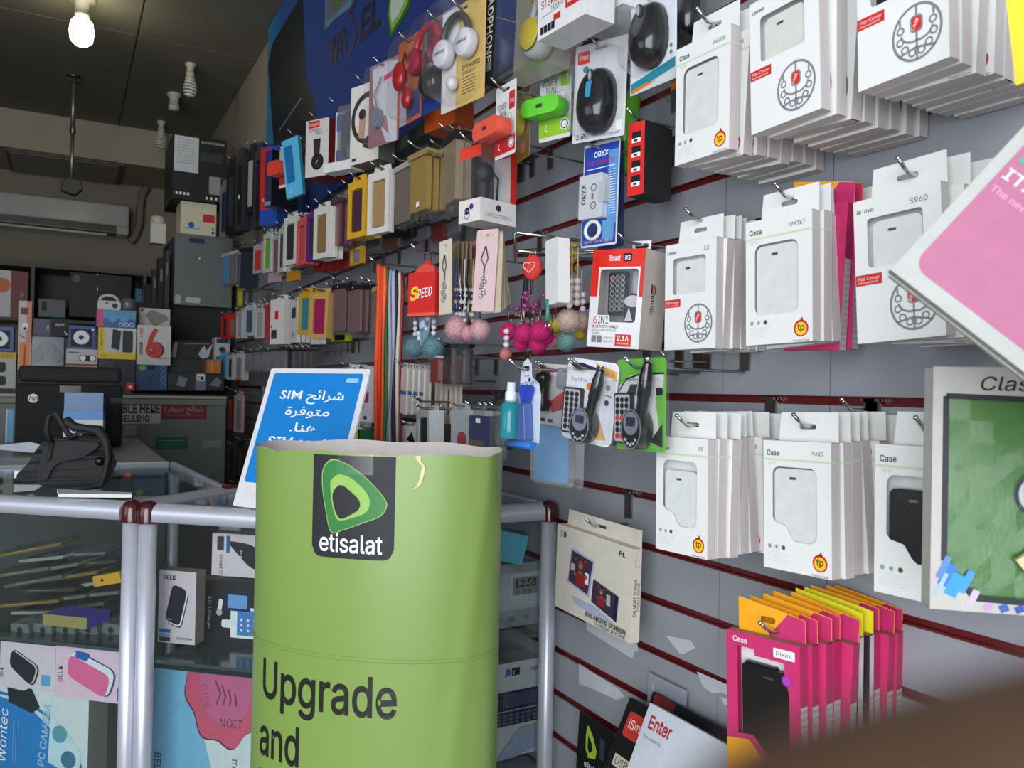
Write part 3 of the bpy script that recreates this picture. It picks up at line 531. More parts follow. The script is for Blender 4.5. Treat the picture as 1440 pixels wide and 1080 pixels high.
def case_box(label, model='', kind='tp', phone='white', w=BW, h=BH, dep=BT, brand=None, group=None, plain=False, notch=True, name='phone_case_box'):
    t = thing(name, label, 'phone case box', group=group)
    if kind == 'tp':
        x0, x1, z0, z1 = -w*.36, w*.30, h*.235, h*.80
        win = None if plain else win_poly(x0, z0, x1, z1, .009, notch)
    else:
        x0, x1, z0, z1 = -w*.34, w*.30, h*.52, h*.86
        win = None if plain else rrect(x0, z0, x1, z1, .004)
    m = carton_body(t, w, h, dep, CW, CSIDE, win); y = -.0003
    if kind == 'tp':
        m.text('Case', -w*.44, h*.885, h*.042, y, INK, wid=w*.195, bold=.012); m.text(model, w*.40, h*.90, h*.030, y, INK, al='r')
        m.rect(-w/2, h*.845, w/2, h*.862, y, GLINE)
        s0 = len(m.v); m.rect(0, h*.845, dep, h*.862, y, GLINE); m.xf(Matrix.Translation((w/2, 0, 0)) @ Matrix.Rotation(R(90), 4, 'Z'), s0)
        m.text('保护套', -w*.42, h*.815, h*.018, y, PALE)
        for i, c in enumerate((P(150,190,205,.5), CW, P(120,80,60,.5))):
            xx = -w*.40+w*.105*i; m.ring(xx, h*.175, h*.018, h*.003, y-.0001, P(150,180,190,.5) if i < 2 else c, n=16); m.flat(ell(xx, h*.175, h*.014, h*.014, 14), y, c)
            if i == 1: m.flat(rrect(xx-.0012, h*.165, xx+.0012, h*.185, .0004), y-.0001, P(120,130,140,.5))
            else:
                for q in (-1, 0, 1): m.stroke([(xx-.0016, h*.175+q*.0011), (xx+.0016, h*.175+q*.0011)], .0003, y-.0002, P(90,140,160,.5) if i == 0 else P(60,30,20,.5))
        for k in range(5): m.stroke([(-w*.44, h*(.135-.018*k)), (-w*.44+w*(.34-.03*(k % 3)), h*(.135-.018*k))], .0004, y, P(205,205,205,.6))
        tp_logo(m, w*.34, h*.105, w*.105)
    else:
        m.text(brand or 'Leveo', -w*.46, h*.905, h*.030, y, INK, shear=.2, bold=.01); m.text(model, w*.36, h*.895, h*.036, y, INK, al='r')
        m.rect(-w*.495, h*.40, -w*.18, h*.475, y, P(206, 44, 40, .5)); m.text('Flip Cover', -w*.47, h*.436, h*.022, y-.0001, CW, shear=.2, wid=w*.26); m.text('iPhone4S/5/5S', -w*.47, h*.412, h*.013, y-.0001, CW, shear=.2, wid=w*.24)
        emblem(m, w*.17, h*.235, w*.27)
    m.build('carton', t)
    if not plain:
        cm = {'white': CASEW, 'black': P(14,14,15,.35), 'cream': P(222,222,214,.4)}[phone]; top = z1-.004 if kind != 'tp' else (z1-.002 if notch != 'low' else z1-h*.09)
        m = MB(); b = (z0-.012 if kind != 'tp' else z0-.004); m.plate(rrect(x0+.001 if kind == 'tp' else x0+.004, b, x1-.002, top, .007), .003, dep-.003, cm)
        sx = (x0+x1)/2-.004; m.flat(rrect(sx-.0045, top-.012, sx+.0045, top-.0092, .0013), .0028, P(70,66,60,.5) if phone != 'black' else P(110,105,95,.5)); m.build('flip_case', t)
        m = MB(); m.rect(x0-.001, z0-.001, x1+.001, z1+.001, .0012, FILM); m.build('window_film', t)
    return t
def put_stack(fronts, L, Rr, T, B, X, yaw, x_last, hookw, roll=(), spacing=None, tabh=TABH, dyj=.0025, tabz=.42, w=BW):
    """hang things one behind the other on one hook; the front one is where the photo shows it"""
    p = at_x((L+Rr)/2, B, X); n = len(fronts); sp = spacing or ((x_last-X)/(n-1) if n > 1 else .016); rz = R(-90+yaw)
    ztop = at_x((L+Rr)/2, T, X).z
    for i, t in enumerate(fronts):
        rr = roll[i] if i < len(roll) else rnd.uniform(-1.2, 1.2)
        t.location = (X+sp*i, p.y+(rnd.uniform(-dyj, dyj) if i else 0), p.z+(rnd.uniform(-.0015, .0015) if i else 0))
        t.rotation_euler = (0, R(rr), rz+(R(rnd.uniform(-1.3, 1.3)) if i else 0))
    hz = ztop+tabh*tabz+.002; hy = p.y
    hook(hy-.005, hz, X-.008, hookw, rise=0)
    return p, ztop
def many(kinds, texts):
    out = []
    for (a, k), lab in zip(kinds, texts):
        if isinstance(a, bpy.types.Object): c = copy_tree(a); c['label'] = lab; out.append(c)
        else: a['label'] = lab; out.append(a)
    return out
def stack(first, back_kinds, where, L, Rr, T, B, X, x_last, yaw=0, roll=(), hookw='', grp='', wh=None):
    fs = [first]; first['group'] = grp
    for i, bk in enumerate(back_kinds):
        c = copy_tree(PROTO[bk]); c['label'] = PLAB[bk] % (ORD[i+1], where); c['group'] = grp; fs.append(c)
    return put_stack(fs, L, Rr, T, B, X, yaw, x_last, hookw, roll)
PROTO = {}; PLAB = {}
def proto(key, obj, lab): PROTO[key] = obj; PLAB[key] = lab
proto('tp', case_box('x', 'Y3', 'tp'), '%s white phone case box on the hook of %s')
proto('flip', case_box('x', 'X3', 'flip'), '%s white dial-emblem box on the hook of %s')
# pink case box
PK = P(200, 48, 108, .42); PKS = P(176, 34, 84, .45); AMB = P(246, 170, 30, .45); SILV = P(196, 196, 198, .4); YLW = P(232, 222, 40, .45)
def pink_box(label, yellow=False, plain=False):
    t = thing('phone_case_box', label, 'phone case box'); w, h, dep = .09, .165, .0135; side = SILV
    win = None if plain else [(-w*.32, h*.30), (-w*.02, h*.335), (w*.30, h*.20), (w*.30, h*.66), (w*.23, h*.66), (w*.23, h*.86), (-w*.03, h*.88), (-w*.03, h*.915), (-w*.36, h*.915)]
    if win: win = [(-w*.34, h*.34), (-w*.13, h*.36), (w*.36, h*.10), (w*.36, h*.68), (w*.30, h*.80), (w*.30, h*.87), (-w*.10, h*.87), (-w*.10, h*.91), (-w*.34, h*.91)]
    top = YLW if yellow else PKS; m = MB(); th = .0007
    m.plate([(-w/2, 0), (w/2, 0), (w/2, h), (-w/2, h)], 0, th, P(30,30,34,.4) if yellow else PK, [win] if win else [], PKS); m.box(-w/2, dep-th, 0, w/2, dep, h, PK)
    fr_c = P(30,30,34,.4) if yellow else PKS
    for a, b in ((-w/2, -w/2+th), (w/2-th, w/2)): m.box(a, th, h*.62, b, dep-th, h, SILV if yellow else PKS); m.box(a, th, 0, b, dep-th, h*.62, SILV)
    if yellow: m.box(w/2-th, .0005, 0, w/2+.0003, .003, h, BLACK)
    m.box(-w/2, th, 0, w/2, dep-th, th, PKS); m.box(-w/2, th, h-th, w/2, dep-th, h, P(160,120,100,.6))
    lt = P(120,120,124,.5)
    for k in range(14):   # fine lattice printed on the silver part of the sides
        z = .003+k*h*.043; s0 = len(m.v); m.stroke([(.001, z), (dep*.5, z+.004), (dep-.001, z)], .0004, -.0003, lt); m.stroke([(.001, z+.004), (dep*.5, z), (dep-.001, z+.004)], .0004, -.0003, lt)
        m.xf(Matrix.Translation((w/2, 0, 0)) @ Matrix.Rotation(R(90), 4, 'Z'), s0)
    body = m; m = MB(); tab = .034; eu = rrect(-.009, .013, .009, .0195, .003)
    m.plate([(-w/2+.008, -.002), (w/2-.0005, -.002), (w/2-.0005, tab*.7), (w*.30, tab*.8), (-w/2+.008, tab*1.05)], dep-.001, dep-.0002, YLW if yellow else AMB, [eu], PKS)
    if not yellow: m.flat([(w*.0, -.001), (w/2-.001, -.001), (w/2-.001, tab*.69), (w*.27, tab*.78)], dep-.0012, PK)
    m.xf(Matrix.Translation((0, 0, h))); m.build('hang_tab', t)
    m = body; y = -.0003
    m.text('Case', -w*.40, h*.935, h*.035, y, CW, bold=.012)
    if not plain:
        m.flat(rrect(w*.16, h*.895, w*.44, h*.955, .001), y, CW); m.text('Pixini', w*.30, h*.91, h*.026, y-.0001, INK, al='c', wid=w*.2)
        m.ring(w*.33, h*.765, .0058, .0012, y, P(130,60,190,.4)); m.flat(ell(w*.33, h*.765, .0044), y, P(200,60,170,.4)); m.text('tp', w*.33, h*.755, .004, y-.0001, P(120,60,190,.4), al='c')
        m.flat([(-w/2, 0), (w*.33, 0), (w*.30, h*.06), (-w*.14, h*.30), (-w*.2, h*.32), (-w/2, h*.29)], y, AMB); m.text('2d', -w*.06, h*.06, h*.06, y-.0001, P(150,90,20,.5), shear=.3)
    m.build('carton', t)
    if win:
        m = MB(); m.plate(rrect(-w*.30, h*.02, w*.34, h*.80, .003), .003, dep-.0025, P(20,19,20,.4)); m.plate(rrect(-w*.27, h*.80, w*.15, h*.815, .001), .005, dep-.0025, P(24,23,24,.4))
        m.flat(rrect(.0, h*.735, .012, h*.75, .001), .0028, P(60,58,54,.5)); m.build('flip_case', t); m = MB(); m.box(-w*.38, dep-.0012, .002, w*.4, dep-.0008, h*.93, P(226,222,222,.5)); m.build('inner_card', t)
    return t
proto('pink', pink_box('x', False, True), '%s pink case box with silver side on the hook of %s')
proto('yell', pink_box('x', True, True), '%s case box, yellow tab and black edge, on the hook of %s')
# the nine stacks
P_ = P
stack(case_box('x', 'G620S', notch=False), ['tp','tp','tp','flip','flip','flip','flip'], 'the G620S box', 957, 1014, 52, 222, .655, .80, 3, (0, 3, 1, 1, 4, -1), 'carrying the G620S case boxes', 'case boxes on the upper left hook of the bright wall')[0]
bpy.data.objects['phone_case_box.003'] if False else None
first_lab = []
def lastfirst(o, lab): o['label'] = lab
def S(first, lab, *a, **k): first['label'] = lab; return stack(first, *a, **k)
for o in list(COL.objects):
    if o.get('label') == 'x' and o.get('group'): o['label'] = 'white Case box marked G620S with clear window, front of its hook'
S(case_box('x', '', 'flip', 'cream'), 'white Leveo flip cover box with red tag, front of the middle upper hook', ['flip','flip','tp','flip','flip','flip','flip'], 'the upper middle Leveo box', 1060, 1147, -27, 172, .648, .80, 3, (-2.5, -1, 3, 0, 1), 'carrying the upper Leveo flip cover boxes', 'case boxes on the upper middle hook of the bright wall')
S(case_box('x', '', 'flip', 'black'), 'white flip cover box with black case peeking in, front of the rightmost upper hook', ['flip','tp','tp','flip','tp','tp','tp'], 'the rightmost upper flip cover box', 1211, 1325, -94, 106, .655, .80, 2, (-2, -1, 2), 'carrying the rightmost upper flip cover boxes', 'case boxes on the upper right hook of the bright wall')
S(case_box('x', 'X3', 'flip'), 'white Leveo X3 flip cover box with red tag and dial emblem', ['flip','tp','tp','tp','flip'], 'the Leveo X3 box', 936, 1002, 326, 491, .725, .80, 7, (-.5, 2, 0, -2), 'carrying the Leveo X3 boxes', 'case boxes on the X3 hook')
S(case_box('x', 'MATE7', notch=False, phone='white'), 'white Case box marked MATE7 with clear window', ['tp','tp'], 'the MATE7 box', 1051, 1137, 297, 483, .70, .735, 6, (-1.3, -1, -4), 'carrying the MATE7 box', 'case boxes on the MATE7 hook')
for i, (k, x, r_, lab) in enumerate((('pink', .75, 3, 'magenta case box tucked behind the MATE7 box'), ('pink', .766, 1, 'second magenta case box farther behind the MATE7 box'), ('tp', .79, -1, 'white tp case box hanging last behind the magenta boxes'))):
    c = copy_tree(PROTO[k]); c['label'] = lab; c['group'] = 'case boxes on the MATE7 hook'; p = at_x(1180, 480, .76); c.location = (x, .662-.004*i, p.z-(.012 if k == 'pink' else 0)+.004); c.rotation_euler = (0, R(r_), R(-84))
S(case_box('x', 'S960', 'flip', brand='le  ovo'), 'white box marked S960 with dial emblem, partly behind the pink box', ['flip','tp','flip','tp'], 'the S960 box', 1213, 1318, 268, 478, .70, .80, 5, (-3, -1, 1), 'carrying the S960 boxes', 'case boxes on the S960 hook')
S(case_box('x', 'Y3', notch='low'), 'white Case box marked Y3 with small white flip case', ['tp','tp','tp','flip','tp','tp','tp'], 'the Y3 box', 924, 990, 615, 779, .672, .80, 4, (-.8, 0, 1, -2, -4.5, -2, -1), 'carrying the Y3 case boxes', 'case boxes on the Y3 hook')
S(case_box('x', 'YA21'), 'white Case box marked YA21 with white flip case', ['tp','tp','flip','tp','tp'], 'the YA21 box', 1079, 1161, 618, 806, .705, .80, 4, (-1.5, -2, -2, -4.5, -2), 'carrying the YA21 case boxes', 'case boxes on the YA21 hook')
S(case_box('x', 'Y', phone='black', notch='low'), 'white Case box with black flip case left of the green tablet case', ['tp','tp'], 'the black-case box', 1236, 1345, 628, 845, .70, .735, 4, (-.5, 0, 1), 'carrying the box with the black flip case', 'case boxes left of the green tablet case')
S(pink_box('x'), 'pink and amber Case box marked Pixini with black flip case', ['pink','pink','pink','pink','yell','yell','pink','pink','pink'], 'the Pixini box', 1034, 1113, 907, 1118, .655, .80, 10, (-2, -1.5, -1, -.5, 2, 0, -.5, -1, 1, 0), 'carrying the pink Pixini case boxes', 'pink case boxes on the lowest hook')
for k, o in PROTO.items():   # take the patterns themselves away
    def rm(o):
        for c in list(o.children): rm(c)
        bpy.data.objects.remove(o)
    rm(o)
# spare hooks seen on bare wall
for x, y, X, wh in ((750, 232, .70, 'bare, left of the green power bank pack'), (935, 205, .72, 'bare, right of the red and black box'), (995, 510, .74, 'bare, under the X3 boxes'), (1228, 858, .79, 'bare, short one right above the pink boxes'), (1230, 577, .77, 'bare, above the black-case box')):
    p = at_x(x, y, WALL_X); hook(p.y, p.z, X, wh)
# ---------------------------------------------------------------- packs in the middle of the slat wall
def T(name, label, cat, q, group=None, tilt=0, lean=0):
    return thing(name, label, cat, q[0], (lean, R(tilt), q[1]), group), q[2], q[3]
def euro(w, h, z, wd=.022): return rrect(-wd/2, z, wd/2, z+.005, .0025)
def flange(t, w, h):
    m = MB(); m.plate(rrect(-w*.55, -h*.045, w*.55, h*1.02, .01), .0012, .0016, FILM, [euro(w, h, h-.014)]); m.build('clear_backing', t)
def card(t, w, h, mat, lst=(), r=.003, th=.0008, back=None, name='card', hole=.012, y=0):
    m = MB(); m.plate(rrect(-w/2, 0, w/2, h, r), y, y+th, mat, [euro(w, h, h-hole)] if hole else [], back or mat); prints(m, w, h, lst, y-.0003); return m.build(name, t)
def dome(t, x0, z0, x1, z1, dep, mat=BLIS, r=.008, taper=.004, name='blister', y=0, drop=.0):
    """a clear formed shell in front of a card, slightly tapered"""
    m = MB(); o = rrect(x0, z0, x1, z1, r); i = rrect(x0+taper, z0+taper, x1-taper, z1-taper, r); n = len(o)
    vs = [(a, y-.0006, b) for a, b in o]+[(a, y-dep, b) for a, b in i]
    m.add(vs, [(k, (k+1) % n, n+(k+1) % n, n+k) for k in range(n)], mat, True); m.add([(a, y-dep, b) for a, b in i], [tuple(range(n))], mat)
    return m.build(name, t)
def mouse(t, cx, cz, L_, W_, H_, acc=None):
    """computer mouse seen from above, long axis upright"""
    m = MB(); n = 24; k = 10; vs = []; body = P(8, 8, 11, .2, 0, 0, coat=.4)
    for i in range(k+1):
        u = i/k; s_ = math.sqrt(max(0, 1-u**2.2)); d = H_*u
        for j in range(n):
            a = 2*math.pi*j/n; c, s2 = math.cos(a), math.sin(a); px = W_/2*abs(c)**.8*(1 if c > 0 else -1)*(1-.06*s2); pz = L_/2*abs(s2)**.85*(1 if s2 > 0 else -1)
            vs.append((cx+px*(.25+.75*s_) if i else cx+px, -d*(1-.12*s2)-.001, cz+pz*(.25+.75*s_) if i else cz+pz))
    m.add(vs, [(i*n+j, i*n+(j+1) % n, (i+1)*n+(j+1) % n, (i+1)*n+j)[::-1] for i in range(k) for j in range(n)]+[tuple(k*n+j for j in range(n))[::-1]], body, True); shell = m.build('mouse_shell', t)
    m = MB(); m.plate(rrect(cx-.0045, cz+L_*.22, cx+.0045, cz+L_*.40, .003), -H_*.93, -H_*.6, P(40, 42, 46, .4)); m.ball((cx, -H_*.86, cz+L_*.31), (.003, .005, .008), P(150,152,156,.3)); m.build('scroll_wheel', shell)
    if acc:
        m = MB()
        def yy(z):
            q = abs(z)/(L_/2); sq = max(0, (q-.25)/.75); return -H_*max(0, 1-sq*sq)**(1/2.2)*(1-.12*(1 if z > 0 else -1)*min(1, q*1.2))-.0016
        for a_, b_ in ((.43, .38), (.22, .15), (.15, .06), (.06, -.02)):
            z0, z1 = L_*a_, L_*b_
            m.add([(cx-.0045, yy(z0), cz+z0), (cx-.0045, yy(z1), cz+z1), (cx+.0045, yy(z1), cz+z1), (cx+.0045, yy(z0), cz+z0)], [(0,1,2,3)], acc)
        m.build('blue_stripe', shell)
GM = 'computer mice in clear packs'
# big mouse pack
t, w, h = T('mouse_pack', 'clear pack with glossy black mouse and blue stripe, 2.4G marked', 'computer mouse', fr(806, 879, 58, 196, X=.665, w=.088), GM, 1.5)
card(t, w, h, P(206, 206, 208, .3), [('rr',.05,.80,.28,.93,K['red'],.03),('t','iSmart',.08,.845,.05,WHITE,{'wid':.18}),('d',.22,.74,.035,K['teal']),('t','2.4G',.08,.03,.05,K['dgr'],{'wid':.22}),('t','Mini 2.4G mouse',.4,.035,.022,K['gry'],{'wid':.5}),('rr',.84,.06,.96,.16,K['wht'],.02)])
mouse(t, .0, h*.38, .096, .062, .030, P(40, 150, 190, .25)); dome(t, -w*.46, h*.02, w*.46, h*.90, .035, r=.012, taper=.006)
p = t.location; hook(p.y, p.z+h-.009, .655, 'holding the black mouse pack with blue stripe')
t, w, h = T('mouse_pack', 'clear pack with black mouse on white card with teal bottom band', 'computer mouse', fr(888, 952, -14, 122, X=.67, w=.082), GM, -1)
card(t, w, h, P(222, 226, 230, .4), [('p',[(0,.0),(1,.0),(1,.22),(0,.12)],P(200,206,206,.4)),('p',[(.02,.02),(.98,.12),(.98,.22),(.02,.12)],K['teal']),('p',[(.05,.01),(.6,.06),(.3,.07),(.05,.05)],K['org']),('t','CRAZY BLM',.08,.82,.04,K['gry'],{'wid':.34}),('rr',.66,.9,.94,.99,K['teal'],.02),('t','M',.74,.92,.045,WHITE),('d',.9,.35,.02,K['gry']),('d',.9,.28,.02,K['gry'])])
mouse(t, 0, h*.52, .088, .058, .030); dome(t, -w*.47, h*.16, w*.47, h*.88, .034, r=.012, taper=.006)
t, w, h = T('mouse_pack', 'dark mouse pack edge hanging behind the teal banded one', 'computer mouse', fr(944, 988, 40, 148, X=.74, w=.078), GM, 0)
card(t, w, h, P(60,70,78,.35), [('r',0,.3,1,.42,K['org']),('r',.4,.7,1,.85,K['teal'])]); dome(t, -w*.45, h*.1, w*.45, h*.9, .03)
t, w, h = T('mouse_pack', 'dark mouse pack at the top edge right of the white-carded mouse', 'computer mouse', fr(948, 994, -60, 62, X=.73, w=.08), GM, 0)
card(t, w, h, P(90,98,104,.35), [('rr',.3,.5,.9,.64,K['teal'],.02)]); dome(t, -w*.45, h*.1, w*.45, h*.9, .03); mouse(t, 0, h*.35, .08, .05, .024)
# power banks
def pbank(name, label, q, colr, band, tilt=0, txt='POWER BANK', two=True):
    t, w, h = T(name, label, 'power bank', q, 'power banks on cards', tilt)
    card(t, w, h, P(222, 224, 224, .4), [('t','POWER',.10,.66,.085,K['dgr'],{'wid':.45}),('t','BANK',.22,.56,.085,K['dgr'],{'wid':.33}),('rr',.68,.62,.95,.86,band,.04),('t','5200',.72,.70,.05,WHITE,{'wid':.2}),('r',0,.05,1,.27,band),('d',.82,.16,.07,WHITE),('o',.82,.16,.055,.012,K['dgr']),('s',[(.25,.2),(.2,.14),(.28,.11)],.012,WHITE),('o',.5,.48,.10,.008,K['lgr']),('o',.7,.5,.08,.008,K['lgr'])])
    m = MB(); m.plate(rrect(-.038, -.014, .038, .014, .012, 6), -.036, -.010, colr, smooth=True); m.plate(rrect(-.006,-.003,.006,.003,.001), -.0365, -.036, P(60,60,60,.5)); m.xf(Matrix.Translation((0, 0, h*.33)) @ Matrix.Rotation(R(-90), 4, 'X') @ Matrix.Rotation(R(90), 4, 'Z') @ Matrix.Rotation(R(-90), 4, 'Y') if False else Matrix.Translation((-.004, 0, h*.34)))
    m.build('battery', t, bevel=.003); dome(t, -w*.47, h*.2, w*.47, h*.5, .012, r=.008); return t, w, h
LG = P(104, 208, 60, .35)
t, w, h = pbank('power_bank_pack', 'green power bank on a green and white card', fr(759, 803, 80, 196, X=.68, w=.064), LG, P(150,200,50,.4)); p = t.location; hook(p.y, p.z+h-.009, .66, 'holding the green power bank')
t, w, h = pbank('power_bank_pack', 'coral red power bank on a red and white card', fr(697, 725, 118, 220, X=.60, w=.06), P(236, 92, 72, .35), P(200,40,50,.4)); p = t.location; hook(p.y, p.z+h-.009, .58, 'holding the coral red power bank')
t, w, h = T('power_bank_pack', 'yellow power bank in clear pack behind the coral red one', 'power bank', fr(727, 745, 116, 224, X=.66, w=.055), 'power banks on cards')
card(t, w, h, P(176,150,90,.4), [('r',0,.0,1,.3,P(150,110,40,.4)),('d',.5,.15,.08,K['org'])]); m = MB(); m.plate(rrect(-.016,0,.016,.045,.014,6), -.022, -.004, P(206,180,70,.35)); m.xf(Matrix.Translation((0,0,h*.3))); m.build('battery', t, bevel=.003); dome(t, -w*.45, h*.05, w*.45, h*.85, .026)
t, w, h = T('power_bank_pack', 'small red power bank pack beside the light blue box in the top row', 'power bank', fr(393, 408, 208, 264, X=.585, w=.06), 'power banks on cards')
card(t, w, h, P(190,186,184,.4), [('r',0,.0,1,.35,P(190,50,60,.4)),('r',0,.02,1,.08,K['wht'])]); m = MB(); m.plate(rrect(-.034,-.022,.034,.022,.014,6), -.036, -.006, P(232,72,56,.35)); m.xf(Matrix.Translation((-.01,0,h*.45))); m.build('battery', t, bevel=.003); hook(t.location.y, t.location.z+h-.01, t.location.x-.012, 'holding the small red power bank')
# iSmart white boxes at the top edge
def ism(label, L, Rr, Tt, B, X, tilt=0):
    q = fr(L, Rr, Tt, B, X=X, w=.105); return carton('headset_box', label, 'headset box', q, .05, P(226, 224, 226, .45), [('t','STEREO',.08,.40,.11,P(150,60,60,.5),{'wid':.42}),('t','HEADSET',.3,.32,.06,K['gry'],{'wid':.3}),('rr',.60,.22,.92,.42,K['red'],.03),('t','iSmart',.64,.28,.09,WHITE,{'wid':.24,'bold':.02}),('s',[(.1,.28),(.5,.31)],.006,K['gry']),('r',.36,.15,.5,.23,K['red'])]+[('r',.08+.08*k,.05,.145+.08*k,.15,K['blk']) for k in range(4)], group='white headset boxes')
ism('white iSmart stereo headset box at the top edge, in front', 757, 824, -66, 38, .575)
ism('white iSmart headset box at the top edge, behind the front one', 812, 876, -70, 24, .64)
# lime green tube and the red and black gadget box
a = at_x(889, 128, .74); b = at_x(872, 243, .74); m = MB(); m.lathe([(0, 0), (.0165, 0), (.0165, (a-b).length), (.013, (a-b).length+.003), (0, (a-b).length+.003)], P(110, 205, 50, .3, 0, 0), 24)
tag(m.build('lime_tube', None, b, (R(0), R(8), 0)), 'lime green tube hanging beside the large mouse pack', 'tube')
q = fr(883, 906, 172, 274, X=.70, w=.03); carton('gadget_box', 'tall red box with white icons and black sides', 'gadget box', q, .062, P(224, 44, 44, .4), [('rr',.25,.77+.0*k-.2*k,.78,.87-.2*k,K['blk'],.05) for k in range(4)]+[('rr',.25,.72-.2*k,.78,.78-.2*k,WHITE,.05) for k in range(4)]+[('r',.4,.735-.2*k,.6,.765-.2*k,K['dgr']) for k in range(4)], edge=P(38,38,38,.5), tilt=0); p = q[0]
hook(p.y, p.z+q[3]+.004, .69, 'holding the tall red and black box')
# label-reader pack (blue and white cassette adapter)
q = fr(818, 868, 200, 346, X=.685, w=.072); t, w, h = T('cassette_adapter_pack', 'blue ORYX card with white cassette adapter in clear pack', 'cassette adapter', q, None, 1.5); BL = P(36, 70, 170, .4)
card(t, w, h, P(206,214,222,.4), [('r',.03,.66,.97,.97,BL),('r',0.03,.02,.97,.26,BL),('r',.72,.2,.97,.9,P(90,150,210,.4)),('t','ORYX',.5,.86,.05,WHITE,{'al':'c','bold':.02}),('t','Car Cassette',.5,.79,.045,K['red'],{'al':'c','wid':.75}),('s',[(.1,.75),(.9,.75)],.008,WHITE),('r',.6,.06,.92,.24,K['sky']),('t','ORYX  ORYX  ORYX',.5,.035,.025,WHITE,{'al':'c','wid':.8})]+[('s',[(.75,.3+.024*k),(.95,.3+.024*k)],.006,WHITE) for k in range(18)], hole=.009)
m = MB(); m.plate(rrect(-w*.44, h*.26, w*.22, h*.68, .003), -.012, -.001, P(206,208,212,.35)); m.plate(rrect(w*.12, h*.40, w*.30, h*.60, .002), -.013, -.001, P(190,192,196,.35))
for z in (.38, .55): m.ring(-w*.02, h*z, .006, .002, -.0123, K['gry'])
m.text('ORYX', -w*.25, h*.4, .008, -.0123, INK, 90, bold=.02); m.rect(-w*.08, h*.44, -w*.02, h*.5, -.0124, K['gry']); m.build('cassette', t)
m = MB(); m.tube([(w*.2*math.cos(R(a))-.006, -.007, h*.15+h*.085*math.sin(R(a))) for a in range(0, 360, 24)], .003, K['wht'], 6, closed=True); m.rect(-w*.2, h*.11, w*.05, h*.19, -.004, K['navy']); m.build('cable', t)
dome(t, -w*.47, h*.03, w*.47, h*.72, .016, r=.005); p = t.location; hook(p.y, p.z+h-.008, .66, 'holding the blue ORYX pack')
t, w, h = T('cassette_adapter_pack', 'second blue pack hanging right behind the ORYX one', 'cassette adapter', fr(842, 878, 205, 350, X=.73, w=.07), None, -1)
card(t, w, h, P(40,60,130,.4), [('r',.5,.1,.9,.8,K['navy'])]); dome(t, -w*.47, h*.03, w*.47, h*.9, .014)
# big carkit box
q = fr(826, 899, 351, 489, X=.70, w=.092); loc, rz, w, h = q; t = thing('carkit_box', 'red and white iSmart 6IN1 bluetooth carkit box with window', 'carkit box', loc, (0, R(4), rz)); RD = P(224, 44, 34, .4)
win = rrect(-w*.33, h*.26, w*.40, h*.80, .005); win = [p_ for p_ in win if not (p_[0] < -w*.2 and p_[1] < h*.3)]; win = [(-w*.33, h*.33), (-w*.10, h*.33), (-w*.08, h*.26)]+[p_ for p_ in rrect(-w*.33, h*.26, w*.40, h*.80, .005) if not (p_[0] < 0 and p_[1] < h*.5)]
m = MB(); dp = .062; th = .0008; SD = P(206,198,186,.6)
m.plate([(-w/2,0),(w/2,0),(w/2,h),(-w/2,h)], 0, th, P(232,232,234,.4), [win], SD); m.box(-w/2, dp-th, 0, w/2, dp, h, SD)
for a_, b_ in ((-w/2, -w/2+th), (w/2-th, w/2)): m.box(a_, th, 0, b_, dp-th, h, SD)
m.box(-w/2, th, 0, w/2, dp-th, th, SD); m.box(-w/2, th, h-th, w/2, dp-th, h, SD)
m.plate([(-w*.5, h*.52), (-w*.36, h*.52), (-w*.36, h*.82), (w*.43, h*.82), (w*.43, h*.52), (w*.5, h*.52), (w*.5, h), (-w*.5, h)], -.0003, .0001, RD)
prints(m, w, h, [('t','iSmart',.32,.885,.055,WHITE,{'wid':.22,'bold':.02}),('rr',.60,.875,.76,.955,K['blk'],.02),('t','iXS',.63,.89,.045,WHITE,{'wid':.1,'bold':.02}),('t','6',.10,.245,.075,RD,{'wid':.08}),('t','IN1',.20,.245,.075,K['dgr'],{'wid':.2}),('t','BLUETOOTH CARKIT',.10,.20,.028,K['dgr'],{'wid':.5}),('t','MP3/FM',.10,.165,.022,RD,{'wid':.14}),('t','CAR MUSIC PLAYER',.26,.165,.02,K['gry'],{'wid':.3}),('t','USB, DISK',.10,.135,.02,K['gry'],{'wid':.15}),('rr',.56,.02,.86,.14,RD,.01),('t','2.1A',.60,.075,.05,WHITE,{'wid':.22,'bold':.02}),('t','CAR CHARGER',.6,.04,.018,WHITE,{'wid':.22}),('r',.10,.05,.19,.12,K['gry']),('r',.21,.05,.30,.12,K['gry']),('t','Wireless',.34,.09,.025,P(200,120,120,.5),{'wid':.18}),('t','Made in China',.34,.055,.02,K['gry'],{'wid':.18})], -.0006)
s0 = len(m.v); m.text('iSmart', .03, h*.36, .009, -.0004, INK, 90, bold=.01); m.rect(.021, h*.56, .033, h*.66, -.0004, K['dred']); m.text('iXS', .031, h*.57, .007, -.0006, WHITE, 90); m.xf(Matrix.Translation((w/2, 0, 0)) @ Matrix.Rotation(R(90), 4, 'Z'), s0)
m.build('carton', t)
m = MB(); m.box(-w*.45, .03, h*.24, w*.45, .032, h*.83, P(150,152,158,.4)); m.flat([(w*.0, h*.24), (w*.12, h*.5), (w*.08, h*.8), (w*.4, h*.8), (w*.4, h*.24)], .0297, P(190,194,206,.4)); m.build('inner_tray', t)
